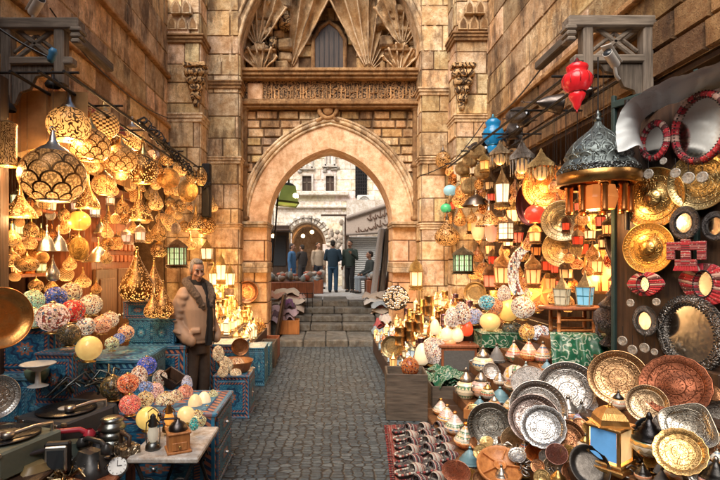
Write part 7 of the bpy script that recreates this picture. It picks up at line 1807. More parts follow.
t = empty('cross_ornament', p, (0, 0, math.radians(YAW))); tag(t, 'red woven ornament shaped like a cross with tassels below a round mirror', 'ornament')
b = MB(); i = b.mat(REDBEAD)
for c, d_ in (((0, 0, 0), (9, 2.5, 26)), ((0, 0, 6), (36, 2.4, 9)), ((-14, 0, -3), (8, 2.2, 10)), ((14, 0, -3), (8, 2.2, 10)), ((0, 0, -11), (20, 2.3, 7))): b.box(tuple(x * s for x in c), tuple(x * s for x in d_), i, bev=.004)
obj('cloth', b, t)
b = MB(); i = b.mat(FABRIC)
for q in range(9): b.tube([((q - 4) * 2.2 * s, 0, -13 * s), ((q - 4) * 2.5 * s, -.005, -19 * s)], [.007, .012], i, 6)
obj('tassel', b, t, (.4, .02, .03))
GK = 'engraved metal discs hanging on cords'
for px, py, w, lb in [(658, 174, 10, 'engraved coin disc dangling below the small oval red mirror'), (649, 169, 7, 'small coin disc left of the one below the small oval mirror'), (673, 161, 7, 'small coin disc right of the small oval red mirror'), (685, 173, 10, 'coin disc dangling left of three below the large red mirror'), (698, 178, 12, 'largest coin disc in the middle of three below the large red mirror'), (712, 177, 11, 'coin disc dangling right of three below the large red mirror'),
  (666, 302, 8, 'pale blue-grey disc between the two eye-shaped mirrors'), (640, 303, 8, 'grey disc below the smaller eye-shaped mirror'), (632, 341, 10, 'grey disc at the lower left of the small bone mirror'), (642, 350, 10, 'grey disc straight below the small bone mirror'), (654, 348, 10, 'grey disc at the lower right of the small bone mirror'), (664, 352, 7, 'smallest grey disc beside the large bone mirror'), (716, 385, 12, 'grey disc hanging below the large bone mirror at the right edge')]:
 on_panel('coin', 'coin_pendant', 'pendant', px, py, w, (.52, .50, .46), lb, off=.12, group=GK, colors=dict(cord=(1, 1, 1)))
# ------------------------------------------------------------------ plastic awning
b = MB(); m_aw = m_plain('milky_plastic', (.86, .92, .94), .3, 0, .12, .2, 7); i = b.mat(m_aw)
line = [(618, 152), (616, 136), (618, 118), (626, 104), (640, 93), (662, 82), (690, 72), (720, 62), (752, 51)]
low = [(645, 153), (641, 141), (640, 129), (644, 119), (655, 111), (671, 104), (692, 96), (722, 87), (754, 77)]
def cr(p, f):
 k = min(int(f), len(p) - 2); u = f - k; g = lambda n: Vector(p[max(0, min(len(p) - 1, n))])
 a, b_, c, d = g(k - 1), g(k), g(k + 1), g(k + 2); return .5 * (2 * b_ + (c - a) * u + (2 * a - 5 * b_ + 4 * c - d) * u * u + (3 * b_ - a - 3 * c + d) * u ** 3)
rows = []
for k in range(13):
 row = []
 for q in range(65):
  f = k / 12; u = q / 8; (x0, y0), (x1, y1) = cr(line, u), cr(low, u); dp = (x0 - 618) / 120 * .55
  p = P(x0, y0, 3.55 - dp).lerp(P(x1, y1, 3.78 - dp), f)
  row.append(p + Vector((0, -.05 * math.sin(PI * f), .05 * math.sin(PI * f) * (.4 + .6 * f))) + Vector((.3, -.5, .8)) * (noise.noise(Vector((q * .2, k * .22, 2))) * .022 + noise.noise(Vector((q * .55, k * .1, 5))) * .008))
 rows.append(row)
b.grid(rows, i)
o = single('plastic_awning', b, 'milky plastic sheet draped as an awning over the mirrors at the right edge', 'awning')
b = MB(); i = b.mat(IRON); b.tube([P(x, y - 1, 3.80 - (x - 645) / 120 * .55) for x, y in low[3:]], .014, i, 7)
b.tube([P(627, 100, 3.86), P(627, 230, 3.86)], .02, i, 7)
single('awning_frame', b, 'dark bent pipe frame holding up the plastic awning', 'frame')
# ------------------------------------------------------------------ timber brackets, cameras, cables
def timber_bracket(name, label, X0, X1, Y, z0, z1, sgn, deco=True):
 t = empty(name, ((X0 + X1) / 2, Y, z0)); tag(t, label, 'bracket'); cx = (X0 + X1) / 2; W = abs(X1 - X0); Hh = z1 - z0
 wl = sgn
 def bx(n, c, d_, rz=0, tint=1.0, M=None, m=None):
  b = MB(); i = b.mat(m or WOOD_GREY); b.box(c, d_, i, bev=.012, tint=tint, M=M); return obj(n, b, t)
 bx('top_beam', (0, 0, Hh - .05), (W + .12, .14, .10), m=WOOD_GX); bx('middle_rail', (0, 0, Hh * .50), (W, .10, .07), m=WOOD_GX)
 bx('post', (wl * (W / 2 - .05), .0, Hh * .45), (.09, .11, Hh * .9)); bx('post', (-wl * (W / 2 - .12), 0, Hh * .58), (.09, .11, Hh * .72));
 for a in (-38, 38): bx('lattice_bar', None, (W * .66, .035, .045), m=WOOD_GX, M=Matrix.Translation((wl * .03, 0, Hh * .72)) @ Matrix.Rotation(math.radians(a), 4, 'Y'))
 for a, dx in ((-38, -.1), (38, .1)): bx('lattice_bar', None, (W * .4, .03, .035), M=Matrix.Translation((wl * .03 + dx, .01, Hh * .72)) @ Matrix.Rotation(math.radians(a), 4, 'Y'))
 b = MB(); i = b.mat(WOOD_GREY)
 pts = [(W / 2 - .04, Hh * .48), (W / 2 - .04, -.02), (W / 2 - .12, .0), (W / 2 - .16, .10), (W / 2 - .25, .13), (W / 2 - .30, .24), (W / 2 - .42, .27), (W / 2 - .46, Hh * .44), (W / 2 - .56, Hh * .48)]
 pts = [(x * wl, z) for x, z in pts]
 if wl > 0: pts = pts[::-1]
 b.prism(pts, -.02, .02, i, M=Matrix.Rotation(PI / 2, 4, 'X'), tint=.8); obj('scalloped_board', b, t)
 for s_ in (0, 1, 2): bx('beam_end', (-wl * (W / 2 + .04), -.02, Hh - .11 - s_ * .05), (.10 - s_ * .012, .13, .045), m=WOOD_GX)
 bx('side_beam', (-wl * (W / 2 - .1), .45, Hh - .06), (.09, .9, .09), tint=.8, m=WOOD_GY); bx('side_beam', (wl * (W / 2 - .05), .45, Hh - .06), (.09, .9, .09), tint=.8, m=WOOD_GY)
 return t
timber_bracket('timber_bracket', 'weathered grey timber bracket with lattice and scalloped board high on the right wall', 2.16, 2.86, 4.25, 3.12, 3.86, 1)
timber_bracket('timber_bracket', 'weathered grey timber bracket with scalloped board high on the left wall', -2.88, -2.24, 4.25, 3.10, 3.84, -1)
b = MB(); i = b.mat(m_plain('ochre_plaster', (.50, .27, .10), .85, 0, .6, .5, 6)); b.face([(-2.86, 4.0, 2.75), (-2.86, 7.2, 2.75), (-2.86, 7.2, 3.30), (-2.86, 4.0, 3.45)], i)
b.face([(-2.86, 4.4, 3.28), (-2.2, 4.4, 3.26), (-2.2, 4.4, 2.86), (-2.86, 4.4, 2.7)][::-1], i)
single('plaster_panel', b, 'warm ochre plaster patch behind the left timber bracket and bowl lamps', 'panel')
b = MB(); i = b.mat(m_plain('red_awning_cloth', (.36, .05, .025), .8, 0, .4, .4, 12)); rows = []
for q in range(12): rows.append([(-2.84 + .30 * k / 4, 4.9 + q * .14, 3.56 - .05 * k - .02 * math.sin(q * 1.4) * k / 4 - (.10 if k == 4 else 0)) for k in range(5)])
b.grid(rows, i)
single('red_canopy', b, 'strip of faded red canopy cloth along the foot of the left wall', 'canopy')
for nm, lab, px, py, Y, rz, sz_ in (('security_camera', 'white security camera pointing down the alley on the left timber bracket', 37, 5, 4.3, .9, 1.1), ('security_camera', 'white and black security camera fixed to the right timber bracket', 611, 58, 4.1, -.9, 1.0)):
 t = empty(nm, P(px, py, Y), (-.35, 0, rz), (sz_,) * 3); tag(t, lab, 'security camera')
 b = MB(); i = b.mat(PLAST); b.tube([(0, .10, 0), (0, -.08, 0)], .038, i, 16); b.box((0, 0, .04), (.085, .26, .012), i, bev=.004); obj('housing', b, t, (.7, .68, .64))
 b = MB(); i = b.mat(GLASS_DIM); b.lathe([(0, .0), (.03, .0), (.036, -.012)], i, 18); o = obj('lens', b, t); o.rotation_euler = (PI / 2, 0, 0); o.location = (0, -.088, 0)
 b = MB(); i = b.mat(PLAST); b.tube([(0, .08, -.02), (0, .14, -.08), (0, .2, -.08)], .016, i, 8); obj('mount', b, t, (.6, .58, .55))
def cable(label, pts, rad=.008, name='cable'):
 b = MB(); i = b.mat(VINYL); P_ = []
 for a, c in zip(pts, pts[1:]):
  for q in range(8): f = q / 8; P_.append(Vector(a).lerp(Vector(c), f) - Vector((0, 0, .10 * math.sin(PI * f) * (Vector(c) - Vector(a)).length * .3)))
 P_.append(Vector(pts[-1])); b.tube(P_, rad, i, 5)
 return single(name, b, label, 'cable')
cable('grey cable running down from the left edge to the blue tape', [P(-10, 22, 4.0), P(50, 58, 4.05)], .010)
cable('dark cable stretched from the security camera along the left wall', [P(50, 8, 4.6), P(90, 60, 5.2), P(168, 118, 8.4)], .008)
cable('cable looping along the right wall above the rails', [P(584, 22, 4.3), P(540, 70, 5.2), P(490, 118, 8.3)], .010)
cable('cable sagging from the right pier to the lamp rails', [P(420, 176, 9.0), P(455, 160, 8.4), P(484, 122, 8.2)], .009)
b = MB(); i = b.mat(m_plain('blue_tape', (.05, .22, .42), .4)); b.lathe([(.0, 0), (.02, 0), (.032, .03), (.028, .06), (.036, .09), (.02, .12), (0, .12)], i, 14)
single('blue_tape', b, 'light blue wrapping knotted round the cable at the left timber bracket', 'tape', loc=P(50, 62, 4.05), rot=(.3, .5, 0))
for px, py, Y, lb in ((53, 87, 4.15, 'black cup-shaped lamp holder under the left timber bracket'), (8, 111, 4.1, 'black cup-shaped lamp holder at the far left edge')):
 b = MB(); i = b.mat(IRON); b.lathe([(.06, 0), (.065, .02), (.04, .06), (.015, .08), (.01, .14), (0, .14)], i, 18); single('lamp_holder', b, lb, 'lamp holder', loc=P(px, py, Y))
t = empty('street_lantern', P(287, 204, 10.9)); tag(t, 'green metal lantern hanging inside the top left of the arch', 'lantern')
b = MB(); i = b.mat(m_plain('green_enamel', (.10, .15, .05), .4, 0, .4)); b.lathe([(.20, .40), (.12, .46), (.03, .5), (.03, .55), (0, .55)], i, 4, smooth=False); b.lathe([(.34, -.02), (.35, .0), (.33, .03)], i, 4, smooth=False); obj('hood', b, t)
b = MB(); i = b.mat(GLOW_S); b.lathe([(.32, .02), (.21, .40)], i, 4, smooth=False); obj('glass', b, t, (.20, .26, .07))
b = MB(); i = b.mat(BULB); b.ball((.0, -.22, .16), .075, i); obj('bulb', b, t, (1, .85, .5))
b = MB(); i = b.mat(IRON); b.tube([(0, 0, .5), (0, 0, .66), (-.32, 0, .72), (-.36, 0, .72)], .014, i, 6); b.tube([(-.36, -.02, .6), (-.36, -.02, -1.5)], .02, i, 6); obj('arm', b, t)
t.rotation_euler = (0, .12, PI / 4 + .2)
BULBS.append((P(287, 212, 10.8), 6, .05, None))
for px, py, Y, lb in ((273, 236, 11.2, 'small bare glowing bulb at the left jamb beyond the arch'), (312, 232, 17.6, 'bright bare bulb in the portal of the far building'), (303, 236, 20.6, 'added warm bulb lighting the passage deep inside the far portal')):  # the last bulb is added only to light the portal passage
 b = MB(); i = b.mat(BULB); b.ball((0, 0, 0), .05 * Y / 12, i); t = empty('light_bulb', P(px, py, Y)); tag(t, lb, 'bulb'); obj('glass', b, t, (1, .72, .35))
 b = MB(); i = b.mat(IRON); b.tube([(0, 0, .05), (0, 0, .6)], .012, i, 5); obj('cord', b, t)
 BULBS.append((P(px, py + 3, Y - .2), 5 if Y > 20 else 8, .06, None))
t = empty('market_stall', (-2.0, 16.5, .68)); tag(t, 'small stall of hanging pale bags beside the far portal', 'stall')
b = MB(); i = b.mat(FABRIC); r = random.Random(51)
for q in range(20): p = P(r.uniform(329, 342), r.uniform(222, 246), 17.2) - t.location; b.ball(p, (r.uniform(.06, .10), .08, r.uniform(.08, .15)), i, 9, 6, tint=r.uniform(.3, 1.0))
obj('hanging_bag', b, t, (.68, .58, .48))['kind'] = 'stuff'
b = MB(); i = b.mat(WOOD_D); b.box((2.62, .45, 1.3), (.07, .07, 2.6), i); b.box((2.2, .45, 2.62), (.9, .06, .06), i); obj('frame', b, t)
t = empty('market_stall', P(276, 262, 16) * Vector((1, 1, 0)) if False else Vector((P(274, 262, 16).x, 16, .68))); tag(t, 'dark shop booth at the left of the far portal', 'stall')
b = MB(); i = b.mat(WOOD_D); b.box((0, .4, 1.1), (1.0, .8, 2.2), i, bev=.02); b.box((0, -.1, 2.0), (1.2, .9, .08), i, bev=.02); obj('booth', b, t)
b = MB(); i = b.mat(GLASS_DIM); b.box((0, -.02, 1.35), (.8, .03, 1.0), i); obj('window', b, t)
def goods(name, label, c, s, seed):
 t = empty(name, c); tag(t, label, 'goods'); r = random.Random(seed)
 b = MB(); i = b.mat(WOOD_R); b.box((0, 0, .22), (s[0], s[1], .44), i, bev=.02); obj('table', b, t)
 for cc in ((.6, .55, .48), (.35, .3, .26), (.5, .16, .1), (.3, .36, .38)):
  b = MB(); i = b.mat(FABRIC)
  for q in range(12): b.ball((r.uniform(-.45, .45) * s[0], r.uniform(-.45, .45) * s[1], .46 + r.uniform(0, .18)), (r.uniform(.05, .12), r.uniform(.05, .12), r.uniform(.04, .12)), i, 8, 5, tint=r.uniform(.5, 1.2))
  obj('ware', b, t, cc)['kind'] = 'stuff'
goods('goods_table', 'low table of pale mixed wares left of the people on the square', (-1.15, 13.4, .68), (1.5, .8), 61)
goods('goods_table', 'small table of wares with red crate beside the navy-clad man', (-.45, 15.0, .68), (.6, .5), 62)
goods('goods_table', 'low table of wares under the seated man on the right', (1.55, 14.4, .68), (.8, .6), 63)
for q, (x, tl) in enumerate(((1.22, .12), (1.42, .10), (1.58, .16))):
 b = MB(); i = b.mat([FABRIC, WOOD_GREY, WOOD_M][q]); b.box((0, 0, .95), (.12, .5, 1.9), i, bev=.02)
 single('leaning_roll', b, ['pale rolled carpet', 'grey wooden plank', 'brown wooden plank'][q] + ' leaning at the right inside of the arch', 'carpet' if q == 0 else 'plank', loc=(x, 13.0, .68), color=(.55, .52, .5), rot=(.0, tl, 0))
for q, (px, py) in enumerate(fill_spots(20, 432, 486, 158, 226, 8, lambda p: p[1] > 160 + max(0, 470 - p[0]) * .3, 16)):
 k, lk = KND[(q * 2 + q // 5) % len(KND)]; w = r.uniform(9, 13); h = w * r.uniform(1.3, 1.9)
 c, cn = r.choice([((1, .34, .08), 'orange'), ((1, .55, .22), 'golden'), ((.8, .05, .02), 'red'), ((1, .42, .12), 'amber'), ((1, .7, .4), 'pale')])
 rl(k, px, py - h / 2, py + h / 2, w, r.uniform(2.15, 2.4), c, look=lk.replace('small ', 'little %s ' % cn, 1), metal=r.choice([BRASS, (.4, .2, .08), (.3, .12, .06), (.5, .32, .12)]), cat='lantern' if k.startswith('fan') else 'lamp', name='hanging_lantern' if k.startswith('fan') else 'hanging_lamp')
for q, (px, py) in enumerate(fill_spots(44, 470, 718, 372, 479, 10.5, lambda p: not (590 < p[0] < 640 and p[1] > 398) and not (p[0] > 575 and p[1] < 410) and all(math.hypot(p[0] - x, p[1] - y) > .46 * w_ for x, y, w_ in BIG), 18)):
 k, nm, ct, lk, c = KS[(q * 5 + q // 8) % 8]; w = r.uniform(11, 18)
 if k in ('bowl_plate', 'tray', 'bowl_mirror', 'tray_scalloped'): lean(k, nm, px, py, w, r.uniform(-60, 0), r.uniform(10, 50), r.uniform(0, 360), c, None, lk, None, 'small wares among the trays', r.uniform(.85, 1.1), ct, dy=-.10)
 else:
  Y, z = on_slope(px, py + w * .5); put(k, nm, ct, px, py + w * .5, w, w * 1.15, c, None, lk, None, 'small wares among the trays', colors=dict(lid=c if k == 'conical_lid' else r.choice([(.1, .1, .1), SILVER, BRASS]), knob=(.2, .18, .15)), Y=Y - .08)
# ------------------------------------------------------------------ people
def shell(b, name, voxel, smooth_it=6, m=None):
 """turn overlapping closed pieces into one continuous surface"""
 me = b.mesh(name); o = bpy.data.objects.new(name, me); col.objects.link(o)
 md = o.modifiers.new('r', 'REMESH'); md.mode = 'VOXEL'; md.voxel_size = voxel; md.use_smooth_shade = True
 sm = o.modifiers.new('s', 'SMOOTH'); sm.iterations = smooth_it; sm.factor = .5
 dg = bpy.context.evaluated_depsgraph_get()
 out = bpy.data.meshes.new_from_object(o.evaluated_get(dg)); out.name = name
 bpy.data.objects.remove(o)
 out.materials.clear(); out.materials.append(m or me.materials[0])
 ca = out.color_attributes.get('tint') or out.color_attributes.new('tint', 'FLOAT_COLOR', 'CORNER')
 n = len(ca.data); ca.data.foreach_set('color', [1.0] * (n * 4))
 return out
def rings(b, rr, i, seg=20):
 """closed loft through (x, y, z, rx, ry)"""
 rows = [[(x + rx * math.cos(2 * PI * q / seg), y + ry * math.sin(2 * PI * q / seg), z) for q in range(seg)] for x, y, z, rx, ry in rr]
 b.grid(rows, i, True); b.face(rows[0][::-1], i); b.face(rows[-1], i)
def limb(b, pts, rad, i):
 P_ = [Vector(p) for p in pts]; b.tube(P_, rad, i, 14)
 for p, r_ in zip(P_, rad): b.ball(p, r_ * .995, i, 12, 8)
def head_shape(b, c, i, yaw=0, tilt=0, s=1.0):
 """face looks to -y before the turn; head about .23 tall"""
 M = Matrix.Translation(c) @ Matrix.Rotation(yaw, 4, 'Z') @ Matrix.Rotation(tilt, 4, 'X') @ Matrix.Scale(s, 4)
 def bl(p, r_): b.ball(M @ Vector(p), r_, i, 16, 10, M=M.to_3x3().to_4x4())
 bl((0, .010, .03), (.076, .095, .088)); bl((0, -.025, -.045), (.058, .062, .062)); bl((0, -.062, -.085), (.030, .026, .022))
 bl((0, -.060, .045), (.055, .034, .035))
 b.tube([M @ Vector(p) for p in ((0, -.092, .018), (0, -.108, -.012), (0, -.118, -.032), (0, -.094, -.040))], [.009 * s, .012 * s, .016 * s, .012 * s], i, 10)
 for sx_ in (-1, 1):
  bl((sx_ * .018, -.098, -.034), (.012, .012, .010)); bl((sx_ * .078, .012, -.008), (.012, .022, .034)); bl((sx_ * .045, -.070, -.018), (.026, .022, .020))
  bl((sx_ * .032, -.084, .030), (.024, .012, .008))
 bl((0, -.086, -.060), (.026, .014, .007)); bl((0, -.083, -.072), (.022, .014, .008))
 return M
def hand(b, p, d, i, s=1.0, curl=.6, side=1):
 """palm with four unequal bent fingers and a thumb, root at p, pointing along d"""
 d = Vector(d).normalized(); a = d.orthogonal().normalized(); c = d.cross(a)
 b.ball(p + d * .045 * s, (.034 * s, .034 * s, .045 * s), i, 10, 8)
 for q, l in enumerate((.062, .075, .070, .055)):
  o = p + d * .075 * s + a * (q - 1.5) * .019 * s
  b.tube([o, o + d * l * .5 * s + c * .008 * s, o + d * l * .85 * s + c * curl * .03 * s, o + d * l * .95 * s + c * curl * .05 * s], [.010 * s, .009 * s, .008 * s, .006 * s], i, 8)
 o = p + d * .03 * s + a * side * .03 * s
 b.tube([o, o + a * side * .02 * s + d * .03 * s + c * .01 * s, o + a * side * .016 * s + d * .055 * s + c * .02 * s], [.012 * s, .010 * s, .007 * s], i, 8)
# --- the vendor -------------------------------------------------------------
JACKET = (lambda: None)
t_ = NT('tan_jacket'); w_ = t_.obj(); n_ = t_.noise(w_, 8, 6, .6); n2_ = t_.noise(w_, 60, 4)
fold = t_.n('ShaderNodeTexWave', {'wave_type': 'BANDS', 'bands_direction': 'Z'}, Vector=w_, Scale=3.4, Distortion=9.0, Detail=3.0).outputs[1]
c_ = t_.mix(t_.gray(n_, .35, .65), (.44, .275, .175), (.37, .23, .145)); c_ = t_.mix(t_.math('MULTIPLY', t_.gray(n_, .5, .3), .15), c_, (.2, .115, .07))
JACKET = t_.done(t_.bsdf(c_, .62, 0, t_.bump(t_.math('ADD', t_.math('MULTIPLY', fold, .05), t_.math('ADD', t_.math('MULTIPLY', n_, .12), t_.math('MULTIPLY', n2_, .10))), .3, .02)))
t_ = NT('brown_fur'); w_ = t_.obj(); n_ = t_.noise(w_, 45, 8, .8); FUR = t_.done(t_.bsdf(t_.mix(t_.gray(n_, .35, .65), (.08, .055, .04), (.38, .27, .19)), .95, 0, t_.bump(n_, 1.0, .05)))
t_ = NT('grey_hair'); w_ = t_.obj(); n_ = t_.noise(t_.n('ShaderNodeMapping', Vector=w_, Scale=(60, 60, 14)).outputs[0], 1.0, 5, .7); HAIR = t_.done(t_.bsdf(t_.mix(t_.gray(n_, .35, .65), (.10, .085, .07), (.42, .37, .32)), .7, 0, t_.bump(n_, .8, .02)))
BLACKC = m_plain('black_cloth', (.018, .016, .016), .9, 0, .4, .4, 12)
TROUS = m_plain('dark_trousers', (.07, .045, .032), .85, 0, .5, .5, 9)
SHOE = m_plain('dark_leather', (.02, .014, .01), .45)
VY = 5.12
v = empty('person', (P(196, 400, VY).x, VY, 0), (0, 0, math.radians(52)))
v.scale = (.80, .90, .985)
tag(v, 'man in tan jacket with fur collar and dark trousers standing beside the blue chests', 'person')
b = MB(); i = b.mat(SKIN)
rings(b, [(0, .0, .80, .16, .12), (0, 0, .95, .17, .125), (0, -.01, 1.12, .165, .125), (0, -.01, 1.28, .18, .125), (0, 0, 1.40, .17, .10), (0, .005, 1.455, .09, .075)], i)
limb(b, [(0, .005, 1.42), (0, -.005, 1.50), (0, -.012, 1.56)], [.064, .058, .058], i)
for s_ in (-1, 1):
 limb(b, [(s_ * .09, 0, .86), (s_ * .10, -.01, .48), (s_ * .105, .015, .09)], [.085, .058, .042], i)
 limb(b, [(s_ * .105, .02, .06), (s_ * .12, -.14, .035)], [.042, .032], i)
 limb(b, [(s_ * .19, 0, 1.38), (s_ * .25, .04, 1.12), (s_ * .22, -.10, .94)], [.055, .045, .034], i)
 hand(b, Vector((s_ * .20, -.10, .95)), (-s_ * .5, .1, -.7), i, 1.0, .7, s_)
HM = head_shape(b, (0, -.02, 1.625), i, math.radians(-20), math.radians(8), 1.04)
obj('body', shell(b, 'body', .0075, 4, SKIN), v)
b = MB(); i = b.mat(JACKET)
rings(b, [(0, .0, .86, .20, .155), (0, 0, .885, .215, .175), (0, 0, .92, .23, .19), (0, -.01, 1.05, .23, .19), (0, -.01, 1.22, .235, .185), (0, 0, 1.34, .225, .16), (0, .01, 1.43, .17, .125), (0, .015, 1.48, .11, .10)], i, 28)
for s_ in (-1, 1):
 limb(b, [(s_ * .18, .01, 1.38), (s_ * .23, .03, 1.28), (s_ * .265, .06, 1.12), (s_ * .265, .0, 1.02), (s_ * .235, -.11, .93), (s_ * .20, -.15, .90)], [.085, .092, .086, .078, .07, .06], i)
 for q in range(5):
  f = q / 4; c = Vector((s_ * .20, 0, 1.36)).lerp(Vector((s_ * .27, .06, 1.08)), f); b.ball(c, (.090 - .004 * (q % 2), .096 - .004 * (q % 2), .05), i, 14, 8)
for s_ in (-1, 1):
 for q, (z_, t0) in enumerate(((1.20, .1), (1.10, -.05), (1.03, .08), (.98, -.04))):
  b.tube([(s_ * .265 + .085 * math.cos(a) * (1 if q < 3 else .9), .05 - .03 * q + .085 * math.sin(a), z_ + t0 * .3 * math.cos(a)) for a in [2 * PI * k / 16 for k in range(11)]], .012, i, 6)
 b.box((s_ * .15, -.17, 1.0), (.12, .03, .05), i, rz=s_ * .5, bev=.008)
b.lathe([(.2, .855), (.222, .87), (.21, .90)], i, 24, sy=.82)
obj('jacket', shell(b, 'jacket', .010, 5, JACKET), v)
b = MB(); i = b.mat(BLACKC)
rows = []
for q in range(9):
 f = q / 8; z = 1.50 - .66 * f; w = .055 + .02 * math.sin(f * 3); rows.append([(-w + .05 + 2 * w * k / 6, -(.100 + .115 * min(1, f * 2.2)) + .012 * abs(k - 3) - (.01 if f > .5 else 0), z) for k in range(7)])
b.grid(rows, i, True, flip=True)
rings(b, [(0, -.008, 1.43, .085, .085), (0, -.012, 1.50, .076, .076), (0, -.012, 1.535, .070, .072)], i)
obj('shirt', b, v)
b = MB(); i = b.mat(IRON)
for sx_ in (-.012, .112): b.tube([(sx_, -.205, 1.36), (sx_ + .004, -.222, 1.20), (sx_, -.225, 1.0), (sx_, -.200, .84)], .006, i, 6)
obj('zip', b, v)
b = MB(); i = b.mat(FUR)
pts = [(.09, -.185, 1.26), (.135, -.16, 1.36), (.15, -.08, 1.45), (.12, .05, 1.51), (0, .10, 1.53), (-.12, .05, 1.51), (-.15, -.08, 1.45), (-.115, -.165, 1.36), (-.04, -.195, 1.24)]
limb(b, pts, [.026, .044, .050, .052, .052, .052, .050, .045, .026], i)
r = random.Random(77)
for q in range(160):
 f = r.random() * (len(pts) - 1); k = int(f); p = Vector(pts[k]).lerp(Vector(pts[min(k + 1, len(pts) - 1)]), f - k)
 b.ball(p + Vector((r.uniform(-1, 1), r.uniform(-1, 1), r.uniform(-1, 1)))  .normalized() * .042, .014, i, 6, 4)
obj('fur_collar', shell(b, 'fur_collar', .008, 1, FUR), v)
b = MB(); i = b.mat(TROUS)
rings(b, [(0, 0, .74, .18, .14), (0, 0, .86, .185, .145), (0, 0, .96, .18, .14)], i)
for s_ in (-1, 1): limb(b, [(s_ * .085, 0, .82), (s_ * .10, -.012, .50), (s_ * .105, .01, .30), (s_ * .108, .012, .06)], [.112, .094, .086, .086], i)
obj('trousers', shell(b, 'trousers', .012, 5, TROUS), v)
for s_ in (-1, 1):
 b = MB(); i = b.mat(SHOE); limb(b, [(s_ * .108, .05, .05), (s_ * .115, -.06, .05), (s_ * .125, -.17, .038)], [.052, .05, .04], i); b.box((s_ * .115, -.05, .01), (.10, .30, .02), i, bev=.008)
 obj('shoe', shell(b, 'shoe', .010, 3, SHOE), v)
b = MB(); i = b.mat(HAIR)
def hb(p, r_): b.ball(HM @ Vector(p), r_, i, 16, 10, M=HM.to_3x3().to_4x4())
hb((0, .030, .060), (.083, .088, .074)); hb((0, .062, .0), (.076, .062, .072)); hb((0, -.035, .100), (.058, .042, .028))
for s_ in (-1, 1): hb((s_ * .066, .012, .035), (.020, .045, .045)); hb((s_ * .072, -.008, .01), (.010, .016, .03))
obj('hair', shell(b, 'hair', .009, 3, HAIR), v)
b = MB(); i = b.mat(m_plain('eye', (.03, .022, .018), .2)); j = b.mat(HAIR)
for s_ in (-1, 1):
 b.ball(HM @ Vector((s_ * .031, -.0885, .010)), (.012, .008, .0055), i, 10, 6, M=HM.to_3x3().to_4x4())
 b.tube([HM @ Vector(p) for p in ((s_ * .012, -.099, .030), (s_ * .032, -.100, .036), (s_ * .052, -.088, .028))], .0055, j, 6)
b.tube([HM @ Vector(p) for p in ((-.026, -.094, -.0655), (0, -.101, -.064), (.026, -.094, -.0655))], .003, i, 6)
obj('face_detail', b, v)
